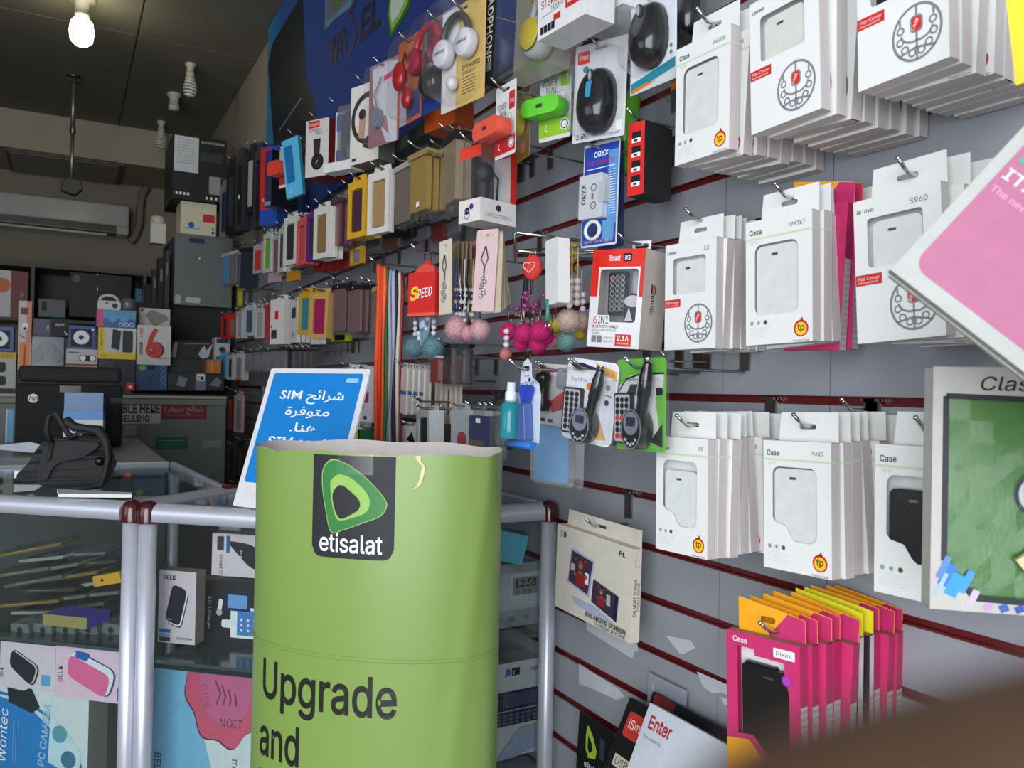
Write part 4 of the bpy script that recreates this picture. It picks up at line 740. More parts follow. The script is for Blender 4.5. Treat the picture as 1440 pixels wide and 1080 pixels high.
def remote(t, cx, cz, W_, H_, rot=0, red1=True, silver=False, y=-.001, rows=7, reds=()):
    m = MB(); m.plate(rrect(-W_/2, -H_/2, W_/2, H_/2, .004), y-.006, y, P(30,31,34,.4)); 
    if silver: m.flat(rrect(-W_*.44, -H_*.46, W_*.44, H_*.46, .003), y-.0062, P(180,182,188,.35))
    m.xf(Matrix.Translation((cx, 0, cz)) @ Matrix.Rotation(R(-rot), 4, 'Y')); rem = m.build('remote', t)
    m = MB(); rb = W_*.105
    for i in range(rows):
        for j in range(3):
            x, z = (j-1)*W_*.27, H_*.36-i*H_*.72/(rows-1); c = K['blk'] if silver else P(60,62,66,.4)
            if (i, j) in reds: c = K['red']
            if red1 and i == 0 and j == 0: c = K['red']
            m.flat(ell(x, z, rb*1.1, rb*1.1, 12), y-.0068, c); 
            if not silver: m.ring(x, z, rb*1.15, rb*.2, y-.0069, K['lgr'], n=12)
    m.xf(Matrix.Translation((cx, 0, cz)) @ Matrix.Rotation(R(-rot), 4, 'Y')); m.build('remote_buttons', rem)
remote(t, -w*.06, h*.56, w*.36, h*.44, 3, y=.018)
m = MB(); m.plate(ell(w*.27, h*.40, w*.17, h*.16, 28), .008, .024, P(20,20,22,.3), smooth=True); m.plate(ell(w*.27, h*.48, w*.15, h*.06, 24), .007, .02, P(190,192,196,.3), smooth=True); m.flat([(w*.15, h*.28), (w*.22, h*.42), (w*.3, h*.28)], .0065, P(190,192,200,.3)); m.build('car_adapter', t)
m = MB(); m.rect(-w*.34, h*.25, w*.41, h*.81, .0014, FILM); m.build('window_film', t)
m = MB(); m.plate([(-.016, 0), (.016, 0), (.016, .016), (-.016, .016)], .03, .0308, P(228,228,228,.4), [rrect(-.012,.005,.012,.012,.003)]); m.xf(Matrix.Translation((w*.2, 0, h))); m.build('hanger', t)
p = loc; hook(p.y-.02, p.z+h+.008, .70, 'holding the red and white carkit box')
# F1 box
q = fr(781, 888, 753, 879, X=.745); loc, rz, w, h = q; t = thing('screen_magnifier_box', 'cream F1 enlarged screen mobile phone box with teddy picture', 'screen magnifier box', loc, (0, R(1.5), rz)); CR = P(222, 216, 202, .6)
m = carton_body(t, w, h, .016, CR, P(214,206,194,.7), None, .026, CR, .04)
BE = P(150, 84, 60, .6); SC = P(120, 130, 170, .4); RDK = P(150, 40, 44, .5)
def teddy(x, z, s): return [('d',x,z+.09*s,.042*s,BE),('d',x-.05*s,z+.135*s,.014*s,BE),('d',x+.05*s,z+.135*s,.014*s,BE),('d',x,z-.01*s,.055*s,BE,.05*s),('r',x-.05*s,z-.10*s,x+.05*s,z+.01*s,RDK),('d',x-.06*s,z,.02*s,BE),('d',x+.06*s,z,.02*s,BE),('d',x,z+.08*s,.015*s,P(200,150,120,.6))]
prints(m, w, h, [('t','3D',.04,.86,.075,P(90,96,130,.5),{'wid':.11}),('t','F1',.84,.88,.05,INK,{'wid':.07,'bold':.02}),('p',[(.24,.22),(.55,.22),(.82,.12),(.60,.10),(.30,.14)],P(176,186,216,.4)),('p',[(.17,.36),(.48,.28),(.54,.72),(.22,.78)],P(176,184,220,.4)),('p',[(.19,.38),(.46,.31),(.52,.70),(.23,.75)],P(70,50,70,.5)),('r',.22,.52,.28,.6,K['lgr']),('r',.42,.42,.47,.55,K['wht'])]+teddy(.36,.50,1.25)+[('p',[(.52,.26),(.84,.16),(.86,.44),(.54,.52)],P(60,50,70,.5)),('p',[(.80,.17),(.84,.16),(.86,.44),(.82,.45)],K['navy'])]+teddy(.65,.34,.85)+[('r',.72,.3,.77,.42,K['lgr']),('t','ENLARGED SCREEN',.96,.075,.045,INK,{'al':'r','wid':.5,'bold':.015}),('t','MOBILE PHONE',.96,.02,.04,K['dgr'],{'al':'r','wid':.38})])
s0 = len(m.v); m.text('ENLARGED SCREEN', .008, h*.28, .0055, -.0003, INK, 90, wid=.055, bold=.01); m.text('MOBILE PHONE', .0145, h*.34, .005, -.0003, K['dgr'], 90, wid=.042); m.stroke([(.004, h*.8), (.011, h*.8), (.011, h*.88), (.004, h*.88), (.004, h*.8)], .0005, -.0003, K['gry']); m.xf(Matrix.Translation((w/2, 0, 0)) @ Matrix.Rotation(R(90), 4, 'Z'), s0)
m.build('carton', t); hook(loc.y, loc.z+h+.014, .74, 'holding the F1 enlarged screen box')
# FM transmitters
def fmhead(t, cx, cz, s=1, y=-.002):
    m = MB(); B_ = P(20, 20, 23, .2, coat=.5)
    m.lathe([(0,.0),(.007,.001),(.008,.006),(.008,.03),(.0095,.034),(.0095,.062),(.0075,.07),(.006,.078)], B_, 18); m.xf(Matrix.Translation((cx+.004*s, y-.014, cz)) @ Matrix.Rotation(R(10), 4, 'Y') @ Matrix.Rotation(0, 4, 'X') @ Matrix.Scale(s, 4)); 
    m.xf(Matrix.Identity(4)); plug = m.build('plug', t)
    m = MB(); m.lathe([(0, -.004), (.003, -.002), (.006, 0), (.006, .005)], CHROME, 12); m.xf(Matrix.Translation((cx+.0175*s, y-.014, cz+.079*s)) @ Matrix.Scale(s, 4)); m.build('plug_tip', plug)
    m = MB(); m.plate(ell(cx-.006*s, cz-.012*s, .021*s, .028*s, 30), y-.022, y-.002, B_, smooth=True); m.ring(cx-.006*s, cz-.012*s, .0205*s, .002*s, y-.0222, P(120,122,128,.3), .0275*s); m.flat(ell(cx-.006*s, cz-.004*s, .015*s, .016*s, 24), y-.0222, P(120,122,140,.25)); m.flat(rrect(cx-.015*s, cz-.008*s, cx+.003*s, cz+.004*s, .001), y-.0224, P(40,44,50,.3))
    for k, a in enumerate((-140, -115, -90, -65, -40)): m.flat(ell(cx-.006*s+.013*s*math.cos(R(a)), cz-.014*s+.019*s*math.sin(R(a)), .0028*s, .0022*s, 8), y-.0224, P(170,172,178,.3))
    m.build('transmitter_head', t, bevel=.002)
GF = 'FM transmitter packs'
t, w, h = T('transmitter_pack', 'white MP3 player card with black FM transmitter and silver remote', 'FM transmitter', fr(789, 860, 506, 622, X=.62, w=.092), GF, 7)
card(t, w, h, P(226,228,232,.4), [('p',[(.08,.93),(.3,.95),(.96,.86),(.95,.87),(.1,.90)],K['navy']),('p',[(.55,.97),(.97,.9),(.97,.80),(.6,.86)],P(230,170,90,.4)),('t','CAR FM',.10,.84,.035,K['red'],{'wid':.25}),('t','Plug N Drive',.10,.72,.05,P(160,160,190,.5),{'wid':.32}),('d',.47,.68,.045,K['org']),('t','MX-21',.78,.84,.045,K['brn'],{'wid':.15}),('d',.84,.70,.035,K['gry']),('d',.84,.52,.035,K['navy']),('s',[(.77,.61),(.92,.6)],.012,K['red']),('p',[(.6,.05),(.75,.3),(.9,.08)],P(210,170,110,.4))], r=.01, hole=.014)
flange(t, w, h); remote(t, -w*.27, h*.36, w*.36, h*.56, 3, False, True); fmhead(t, w*.14, h*.31, .86); dome(t, -w*.48, h*.02, w*.48, h*.90, .030, r=.012)
p = t.location; hook(p.y, p.z+h-.012, .60, 'holding the white MP3 player card', double=True)
t, w, h = T('transmitter_pack', 'dark FM transmitter pack hidden behind the white MP3 player card', 'FM transmitter', fr(818, 868, 512, 618, X=.70, w=.085), GF, 0)
card(t, w, h, P(150,140,160,.4), []); fmhead(t, w*.12, h*.30, .75); dome(t, -w*.48, h*.02, w*.48, h*.9, .028)
t, w, h = T('transmitter_pack', 'green card with black FM transmitter and silver remote with red keys', 'FM transmitter', fr(868, 937, 504, 634, X=.64, w=.092), GF, -1)
GG = P(104, 176, 66, .4)
card(t, w, h, GG, [('p',[(.04,.12),(.04,.7),(.3,.82),(.96,.84),(.96,.65),(.8,.6),(.9,.1),(.5,.05)],P(206,208,206,.4)),('s',[(.03,.62),(.2,.78),(.5,.83),(.97,.83)],.02,K['blk']),('p',[(.2,.6),(.3,.72),(.45,.72),(.4,.6)],K['dgr']),('t','CAR MP3 PLAYER',.2,.76,.025,K['dgr'],{'wid':.5}),('r',.55,.9,.75,.93,K['gry']),('rr',.82,.6,.95,.68,K['blk'],.02),('p',[(.7,.1),(.95,.3),(.95,.05)],K['blk'])], r=.006, hole=.014)
flange(t, w, h); remote(t, -w*.29, h*.35, w*.36, h*.56, 0, False, True, reds=((3,0),(3,1),(6,0),(6,1),(6,2))); fmhead(t, w*.16, h*.33, .92); dome(t, -w*.47, h*.02, w*.47, h*.78, .030, r=.008)
p = t.location; hook(p.y, p.z+h-.012, .62, 'holding the green transmitter card')
# 802V pack
t, w, h = T('car_charger_pack', 'white and red 802V card with dark chrome car charger', 'car charger', fr(755, 798, 512, 598, X=.64, w=.072), None, 3)
card(t, w, h, P(216,212,210,.4), [('t','802V',.10,.85,.09,K['red'],{'wid':.4,'bold':.02}),('s',[(.1,.82),(.5,.82)],.015,K['red']),('r',.1,.62,.24,.78,K['dgr']),('r',.28,.62,.42,.78,K['dgr']),('p',[(.5,.2),(.9,.3),(.9,.6),(.45,.4)],K['red']),('r',.15,.05,.3,.1,K['dgr']),('r',.4,.05,.55,.1,K['dgr']),('rr',.6,.6,.95,.95,P(150,150,156,.4),.08)], r=.006)
m = MB(); m.lathe([(0,0),(.012,.001),(.014,.012),(.010,.02),(.010,.045),(.012,.048),(.011,.056),(.004,.06),(0,.06)], P(44,38,38,.15,.6), 18); m.xf(Matrix.Translation((-w*.12, -.013, h*.22))); m.build('charger', t); dome(t, -w*.45, h*.03, w*.45, h*.8, .028, r=.01)
p = t.location; hook(p.y, p.z+h-.009, .62, 'holding the 802V charger pack', double=True)
# cleaning kit
t, w, h = T('cleaning_kit', 'screen cleaning kit with teal spray bottle and blue brush', 'cleaning kit', fr(719, 759, 504, 633, X=.55, w=.072), None, 2)
o = [(-w*.42,h*.1),(w*.48,h*.1),(w*.48,h*.62),(w*.40,h*.74),(w*.16,h*.8),(w*.12,h*.95),(-.0,h),(-w*.12,h*.97),(-w*.22,h*.86),(-w*.24,h*.68),(-w*.42,h*.55)]
m = MB(); m.plate(o, 0, .0008, P(214,222,236,.4), [rrect(-.012, h*.86, .006, h*.86+.007, .003)]); m.text('Crystal view', -w*.34, h*.66, .009, -.0003, K['blue'], 8, shear=.3, wid=w*.7); m.flat(ell(w*.1, h*.77, .003), -.0003, K['navy']); m.text('cleaner', -w*.1, h*.79, .003, -.0003, K['red'], 8); m.build('card', t)
m = MB(); m.lathe([(0,0),(.0125,.001),(.0135,.004),(.0135,.046),(.008,.052),(.007,.054)], P(20,140,150,.12,0,0), 20, (-w*.22, -.015, h*.11)); bottle = m.build('spray_bottle', t)
m = MB(); m.lathe([(.008,.053),(.008,.064),(.006,.066),(.0055,.078),(0,.078)], P(226,230,236,.35), 16, (-w*.22, -.015, h*.11)); m.build('spray_cap', bottle)
m = MB(); m.plate([(w*.06,h*.12),(w*.34,h*.12),(w*.26,h*.52),(w*.1,h*.52)], -.016, -.002, P(60,92,160,.3)); handle = m.build('brush_handle', t, bevel=.002)
m = MB(); m.plate([(w*.08,h*.52),(w*.24,h*.52),(w*.36,h*.68),(w*.28,h*.71),(w*.06,h*.71),(-w*.04,h*.66)], -.012, -.004, P(30,66,180,.5,0,.2,400)); m.build('brush_bristles', handle)
m = MB(); m.tube([(-w*.40,-.01,h*.05),(w*.5,-.01,h*.075)], .0055, P(30,110,200,.35), 12); m.build('roller', t); dome(t, -w*.45, h*.02, w*.47, h*.56, .032, r=.008)
p = t.location; hook(p.y-.002, p.z+h*.88, .53, 'holding the cleaning kit')
# milky tray with blue content
t, w, h = T('clear_case_tray', 'milky clear plastic tray with blue sheet inside', 'plastic tray', fr(752, 809, 560, 684, X=.66, w=.085), None, 0)
m = MB(); m.plate(rrect(-w*.42, h*.06, w*.42, h*.97, .006), -.008, -.006, P(60,150,205,.4)); m.build('blue_sheet', t); dome(t, -w/2, 0, w/2, h, .014, MILK, .01, .005, 'tray', 0)
t, w, h = T('clear_case_tray', 'second milky tray edge behind the blue one', 'plastic tray', fr(790, 822, 570, 686, X=.74, w=.08), None, 0); dome(t, -w/2, 0, w/2, h, .014, MILK, .01, .005, 'tray', 0)
# hooks of the long rows reach 20 to 26 cm out of the wall
near_x = at_x
def at_x(x, y, X): return near_x(x, y, .56+(X-.40)*.5 if X < .72 else X)
# ---------------------------------------------------------------- far packs on the slat wall
def far(name, label, cat, L, Rr, Tt, B, X, c1, c2=None, kind='win', w=.08, dep=.012, tab=True, n=1, sp=.016, group=None, tilt=0, hk=True, extra=(), behind=None):
    q = fr(L, Rr, Tt, B, X=X, w=w); ww, h = q[2], q[3]; t = thing(name, label, cat, q[0], (0, R(tilt), q[1]), group); c1 = K.get(c1, c1) if isinstance(c1, str) else c1; c2 = K.get(c2, c2) if isinstance(c2, str) else c2
    hb = h*(.9 if tab else 1)
    if kind == 'win':
        m = MB(); m.plate([(-ww/2,0),(ww/2,0),(ww/2,hb),(-ww/2,hb)], 0, dep, c1, [rrect(-ww*.34, hb*.1, ww*.34, hb*.86, .005)]); m.box(-ww*.45, dep*.8, .003, ww*.45, dep*.95, hb-.003, c1)
        prints(m, ww, hb, extra); m.build('frame', t); m = MB(); m.plate(rrect(-ww*.31, hb*.12, ww*.31, hb*.84, .006), .003, dep*.8, c2); m.build('phone_case', t)
    elif kind == 'clear':
        m = MB(); m.plate(rrect(-ww*.42, hb*.06, ww*.42, hb*.9, .006), .003, dep-.002, c2); m.build('phone_case', t)
        m = MB(); m.plate(rrect(-ww/2, 0, ww/2, hb, .006), 0, dep, BLIS); m.build('clear_shell', t)
        m = MB(); m.box(-ww/2, -.0004, hb*.91, ww/2, dep, hb, c1); prints(m, ww, hb, extra, -.0008); m.build('header', t)
    else:
        m = MB(); m.box(-ww/2, 0, 0, ww/2, dep, hb, c1); prints(m, ww, hb, extra); m.build('carton', t)
        if c2: m = MB(); m.rect(-ww*.3, hb*.1, ww*.3, hb*.8, -.0006, c2); m.build('picture', t)
    if tab:
        tw = ww*.42 if kind != 'clear' else ww*.3; m = MB(); m.plate([(-tw, 0), (tw, 0), (tw*.9, h-hb), (-tw*.9, h-hb)], dep*.7, dep*.7+.001, c1 if kind != 'clear' else FILM, [rrect(-.008, (h-hb)*.3, .008, (h-hb)*.3+.004, .002)]); m.xf(Matrix.Translation((0, 0, hb))); m.build('hang_tab', t)
    xs_ = q[0]
    for i in range(1, n):
        c = copy_tree(t); c.location = (xs_.x+sp*i, xs_.y+rnd.uniform(-.003, .003), xs_.z+rnd.uniform(-.002, .002)); c.rotation_euler = (0, R(tilt+rnd.uniform(-1.5, 1.5)), q[1]+R(rnd.uniform(-2, 2)))
        c['label'] = '%s %s' % (ORD[i], behind or 'pack behind the '+' '.join(label.split()[:6]))
    if hk: hook(xs_.y, xs_.z+h-(.006 if tab else -.004), xs_.x-.012, 'holding the '+' '.join(label.split()[:8]), up=.010)
    return t, ww, h
FG = 'phone case packs on the far slat wall'
fp = lambda label, *a, **k: far('case_pack', label, 'phone case pack', *a, **dict(dict(group=FG), **k))
# second row, from the far end towards the camera
fp('blue-edged grey pack at the far end of the second row', 309, 319, 252, 334, .62, 'gry', 'navy')
fp('black mottled pack, next to the far end of the second row', 318, 330, 222, 330, .60, 'blk', 'dgr', n=3)
fp('black pack with round white dot in the second row', 331, 342, 208, 324, .60, 'dgr', 'blk', n=3, extra=[('d',.5,.45,.03,WHITE)])
fp('black pack with pale upright strip in the second row', 346, 357, 202, 300, .58, 'blk', 'lgr', n=4)
fp('dark pack with thin red edge beside the blue and red box', 357, 367, 200, 320, .58, 'dgr', 'blk', n=2)
far('gadget_box', 'blue and red flat box under the navy and black box', 'gadget box', 366, 390, 206, 316, .56, P(44,80,170,.4), None, 'box', .08, .05, False, extra=[('r',.0,.2,.62,.98,K['red']),('t','Redmi',.15,.3,.04,WHITE)])
q = fr(372, 382, 212, 290, X=.47, w=.05); carton('gadget_box', 'tall navy box with black side in the top far hook row', 'gadget box', q, .10, P(40,60,130,.4), [('r',.1,.1,.9,.8,P(60,62,70,.4)),('t','inone',.1,.02,.08,WHITE,{'wid':.8})], edge=P(16,16,20,.4))
q = fr(404, 427, 192, 276, X=.48, w=.07); t_ = carton('case_pack', 'light blue upright box with darker blue window, tilted, top row', 'phone case pack', q, .012, P(92,184,220,.4), [('rr',.12,.25,.62,.88,P(30,110,170,.4),.03),('o',.3,.1,.03,.006,WHITE)], edge=P(60,140,175,.4), tilt=R(-9)); hook(q[0].y, q[0].z+q[3]+.004, q[0].x-.018, 'holding the light blue box')
fp('dark narrow pack right behind the light blue box', 424, 431, 196, 270, .58, 'dgr', 'gry')
hs = [('rr',.1,.86,.6,.98,K['red'],.03),('t','iSmart',.14,.89,.06,WHITE,{'wid':.4}),('t','STEREO',.12,.79,.05,P(100,60,70,.5),{'wid':.55}),('t','HEADSET',.35,.74,.03,K['gry'],{'wid':.4}),('p',[(.38,.38),(.62,.38),(.66,.66),(.34,.66)],P(60,40,40,.5)),('d',.53,.26,.145,K['blk']),('d',.53,.26,.11,P(40,38,38,.5)),('s',[(.46,.22),(.56,.28)],.015,K['lgr'])]
q = fr(430, 462, 168, 248, X=.52, w=.09); carton('headset_box', 'white iSmart stereo headset box with black headphone picture and red base', 'headset box', q, .08, P(212,206,200,.5), hs, edge=P(120,26,24,.5)); hook(q[0].y, q[0].z+q[3]+.004, q[0].x-.018, 'holding the black headphone picture box')
q = fr(456, 494, 148, 240, X=.50, w=.10); t, w, h = T('headset_box', 'white and blue headset pack with grey clear front', 'headset box', q)
m = MB(); m.box(-w/2, .04, 0, w/2, .05, h, P(214,212,210,.5)); m.box(-w/2, 0, 0, w/2, .05, h*.14, P(226,224,220,.5)); m.rect(-w*.45, h*.14, w*.02, h*.4, .039, P(40,90,170,.4)); m.rect(-w*.45, h*.7, w*.1, h*.95, .039, P(40,100,180,.4)); m.rect(-w*.3, h*.4, 0, h*.7, .039, P(170,130,120,.5)); m.build('backing', t)
m = MB(); m.tube([(w*.25+w*.14*math.cos(R(a)), .02, h*.55+h*.32*math.sin(R(a))) for a in range(-60, 241, 20)], .012, P(56,56,60,.5)); m.ball((w*.33, .02, h*.3), (.018,.014,.026), P(150,150,160,.4)); m.build('headset', t)
m = MB(); m.box(-w*.02, .001, h*.14, w/2, .039, h*.98, SMOKE); m.build('clear_front', t); hook(q[0].y, q[0].z+q[3]+.003, q[0].x-.018, 'holding the white and blue headset pack')
ring_ = [('o',.62,.56,.33,.07,P(56,56,52,.5)),('p',[(.30,.33),(.5,.30),(.55,.62),(.42,.68),(.32,.6)],P(190,140,120,.6)),('d',.42,.62,.07,P(60,40,36,.6)),('r',.08,.04,.22,.08,K['dgr']),('p',[(.45,.2),(.75,.14),(.9,.3),(.6,.33)],P(56,56,52,.5))]
q = fr(493, 533, 118, 228, X=.50, w=.105); carton('headset_box', 'white box with large dark headphone ring and small portrait', 'headset box', q, .05, P(222,216,208,.5), ring_, edge=P(110,112,104,.5)); hook(q[0].y, q[0].z+q[3]+.004, q[0].x-.018, 'holding the dark ring headset box')
q = fr(519, 561, 86, 203, X=.48, w=.11); t, w, h = T('earphone_pack', 'clear earphone pack with white slanted sheet on pinkish card', 'earphone pack', q)
card(t, w, h, P(150,110,116,.4), [('p',[(.1,.95),(.55,.98),(.95,.95),(.95,.0),(.6,.02),(.15,.55)],P(206,204,210,.4)),('p',[(.5,.75),(.95,.8),(.95,.86),(.5,.82)],K['pink']),('p',[(.3,.3),(.7,.1),(.6,.35)],P(170,120,120,.4))]); m = MB(); m.plate(ell(-w*.1, h*.32, .014, .022, 20), -.014, -.002, P(120,130,140,.3)); m.tube([(-w*.1, -.008, h*.4), (-w*.2, -.01, h*.6), (0, -.008, h*.8)], .0015, K['gry'], 6); m.build('earphones', t); dome(t, -w*.47, h*.02, w*.47, h*.95, .02); hook(q[0].y, q[0].z+q[3]-.01, q[0].x-.018, 'holding the clear earphone pack with slanted sheet')
q = fr(560, 593, 52, 172, X=.48, w=.10); t, w, h = T('earphone_pack', 'clear pack with red earphones on orange card', 'earphone pack', q)
card(t, w, h, P(186,96,56,.45), [('r',.3,.05,.95,.35,P(60,70,120,.4)),('r',.1,.0,.4,.5,P(170,168,170,.4))]); m = MB(); m.ball((-w*.2, -.014, h*.55), (.022,.012,.03), P(170,20,26,.15,0,0)); m.ball((w*.15, -.014, h*.25), (.016,.01,.022), P(170,20,26,.15,0,0)); m.tube([(-w*.2,-.01,h*.62),(0,-.012,h*.8),(w*.2,-.01,h*.5),(w*.15,-.01,h*.3)], .002, P(150,20,24,.3), 6); m.build('earphones', t); dome(t, -w*.47, h*.02, w*.47, h*.97, .03, r=.03); hook(q[0].y, q[0].z+q[3]-.01, q[0].x-.018, 'holding the red earphone pack')
carton('copper_box', 'copper orange glossy box under the red and blue headphone pack', 'box', fr(597, 640, 146, 180, X=.60, w=.10), .05, P(190,84,36,.25))
carton('dark_tray_box', 'dark green-grey box underside in the shadow of the top row', 'box', fr(524, 596, 196, 214, X=.66), .1, P(62,72,66,.5))
def phones(t, cx, cz, rx, rz_, cup, band, cupc, face, y=-.03, a0=-25, a1=205, sep=1, txt=None):
    m = MB(); m.tube([(cx+rx*math.cos(R(a)), y, cz+rz_*math.sin(R(a))) for a in range(a0, a1+1, 10)], .006, band, 10); hb = m.build('headband', t)
    for s in (-1, 1):
        x = cx+s*rx*sep; m = MB(); z = cz-rz_*.45
        m.lathe([(cup*.5,.008),(cup*.95,.007),(cup,.003),(cup,-.005),(cup*.92,-.009)], cupc, 26, (x, y, z), 'y'); m.lathe([(cup*.92,-.009),(cup*.85,-.0105),(0,-.0105)], face, 26, (x, y, z), 'y')
        if txt: m.text(txt, x, z-.002, .005, y-.0112, INK, 0, 'c', wid=cup*1.2)
        m.build('ear_cup', hb)
q = fr(596, 640, 22, 152, X=.44, w=.105); t, w, h = T('headphone_pack', 'blue card pack with red padded headphones', 'headphone pack', q, 'headphone packs')
card(t, w, h, P(34,60,120,.4), [('r',.1,.5,.95,.56,P(200,180,140,.4)),('r',0,.7,1,1,P(150,120,130,.4)),('r',.1,.55,.9,.95,P(120,70,80,.4))]); phones(t, 0, h*.62, w*.36, h*.22, .024, P(170,36,50,.3), P(130,20,40,.3), P(150,40,60,.3), -.025); m = MB(); m.ball((0,-.02,h*.25), (.03,.016,.026), P(14,14,16,.15,0,0)); m.build('black_cups', t); dome(t, -w*.47, h*.1, w*.47, h*.95, .04, r=.03); hook(q[0].y, q[0].z+q[3]-.01, q[0].x-.018, 'holding the red padded headphone pack')
q = fr(622, 682, 4, 148, X=.40, w=.12); t, w, h = T('headphone_pack', 'clear rounded pack with white headphones on yellow card', 'headphone pack', q, 'headphone packs')
card(t, w, h, P(206,176,100,.45), [('r',0,0,.35,.5,P(214,206,204,.4)),('r',0,.62,.4,1,P(220,218,220,.4)),('t','DYNAMIC',.5,.34,.045,P(90,50,20,.5),{'wid':.4,'bold':.02}),('t','STEREO',.5,.29,.03,P(90,50,20,.5),{'wid':.3})]+[('s',[(.5,.26-.03*k),(.8,.26-.03*k)],.006,P(120,80,40,.5)) for k in range(6)])
phones(t, -w*.04, h*.64, w*.30, h*.22, .0235, P(70,66,62,.4), P(206,204,210,.4), P(216,214,220,.4), -.012, sep=.86, txt='HEADPHONE'); m = MB(); m.ball((-w*.1,-.012,h*.22), (.01,.01,.012), P(210,206,210,.3)); m.build('earplug', t); dome(t, -w*.48, h*.03, w*.48, h*.98, .045, r=.035); hook(q[0].y, q[0].z+q[3]-.01, q[0].x-.018, 'holding the white headphone pack')
# HEADPHONE window box
q = fr(681, 757, -58, 100, X=.46, w=.15); t, w, h = T('headphone_pack', 'clear window box lettered HEADPHONE with white and yellow headphones', 'headphone pack', q, 'headphone packs', 3)
m = MB(); d_ = .06; m.box(-w/2, d_-.002, 0, w/2, d_, h, P(150,146,132,.5)); m.box(-w*.5, .001, 0, w*.5, d_, .001, BLIS); m.box(-w*.5, .001, 0, -w*.3, d_, .0015, P(60,54,50,.5)); m.plate([(-w*.5, 0), (-w*.30, 0), (-w*.30, h), (-w*.5, h)], -.0006, .0006, P(30,30,30,.4)); m.text('HEADPHONE', -w*.46, h*.92, w*.11, -.0009, P(210,210,210,.5), -90, wid=h*.74, bold=.01); m.rect(-w*.48, h*.1, -w*.34, h*.18, -.0009, K['gry']); m.build('box_frame', t)
m = MB(); m.plate([(-w*.30, 0), (w*.5, 0), (w*.5, h), (-w*.30, h)], 0, .0008, BLIS); m.box(w*.499, .001, .002, w*.502, d_, h, BLIS); m.build('clear_front', t)
m = MB(); YB = P(214,190,40,.35); m.tube([(w*.12, .03, h*.9), (w*.16, .03, h*.62)], .012, YB, 12); m.tube([(w*.16, .03, h*.62), (w*.10, .03, h*.5), (w*.10, .03, h*.36)], .005, P(180,180,176,.3)); m.tube([(w*.18, .03, h*.62), (w*.24, .03, h*.5), (w*.22, .03, h*.36)], .005, P(180,180,176,.3)); m.build('headband', t)
m = MB(); m.lathe([(.0,.03),(.026,.03),(.031,.02),(.031,.0),(.024,-.006)], P(206,206,204,.3), 28, (w*.10, .03, h*.33), 'y'); m.lathe([(.024,-.006),(.021,-.009),(.0,-.009)], YB, 28, (w*.14, .025, h*.33), 'y'); m.build('ear_cup', t)
hook(q[0].y, q[0].z+q[3]-.02, q[0].x-.018, 'holding the HEADPHONE window box')
# third row
fp('green and white case pack in the third row', 370, 381, 322, 383, .58, P(196,196,188,.5), 'grn', n=2)
fp('rosy clear pack beside the green and white one', 383, 392, 328, 384, .60, 'lgr', P(150,90,100,.4), 'clear', n=2)
fp('white pack with navy window in the third row', 391, 399, 314, 383, .60, P(206,204,196,.5), 'navy', n=2)
fp('white pack with large dark window in the third row', 399, 416, 298, 372, .54, P(212,208,200,.5), P(50,50,52,.4), n=4)
fp('salmon red pack in the third row', 417, 430, 302, 372, .55, P(214,92,86,.45), P(196,80,76,.45), n=3)
fp('purple pack with dark window in the third row', 431, 446, 292, 366, .54, 'purple', 'dgr', n=3)
fp('white framed pack with bronze phone case, smaller one', 441, 462, 284, 363, .50, P(216,212,202,.45), P(140,110,72,.35), n=3)
fp('maroon clear phone case pack', 462, 477, 272, 350, .55, P(90,60,70,.4), P(110,44,64,.35), 'clear', n=4)
fp('beige pack edge left of the yellow framed one', 484, 495, 258, 340, .60, P(150,136,120,.5), P(130,116,100,.5), 'clear', n=2)
t, w, h = fp('yellow framed pack with purple-brown phone case', 489, 513, 246, 334, .50, P(222,170,40,.4), P(72,50,62,.35), n=3)
fp('white framed pack with gold phone case, larger one', 517, 546, 232, 328, .46, P(216,212,206,.45), P(164,134,90,.35), dep=.016, n=1, behind='dark pack')
fp('black pack with thin edge behind the larger gold case', 538, 550, 236, 328, .58, 'blk', 'dgr', n=5)
fp('clear pack with grey strap and tan base', 552, 574, 222, 318, .47, P(170,166,160,.4), P(120,110,96,.35), 'clear', n=2)
fp('gold clear case pack with small white sticker', 573, 600, 204, 302, .45, P(150,130,80,.4), P(160,130,66,.3), 'clear', n=4, dep=.016, extra=[('r',.5,.12,.66,.2,WHITE)])
fp('pink edged clear case pack', 610, 622, 202, 304, .55, P(190,90,110,.4), P(196,110,124,.35), 'clear', n=1)
fp('tan case in black topped pack', 620, 640, 180, 290, .48, 'blk', P(150,132,108,.35), 'clear', n=2, dep=.02)
for i, (l, r_, tt) in enumerate(((636,650,182),(652,664,184),(665,678,190))):
    fp(['leftmost','middle','rightmost'][i]+' of three slim black topped packs behind the red-framed clear box', l, r_, tt, 300, .62, 'blk', P(70,70,78,.3), 'clear', hk=(i == 0))
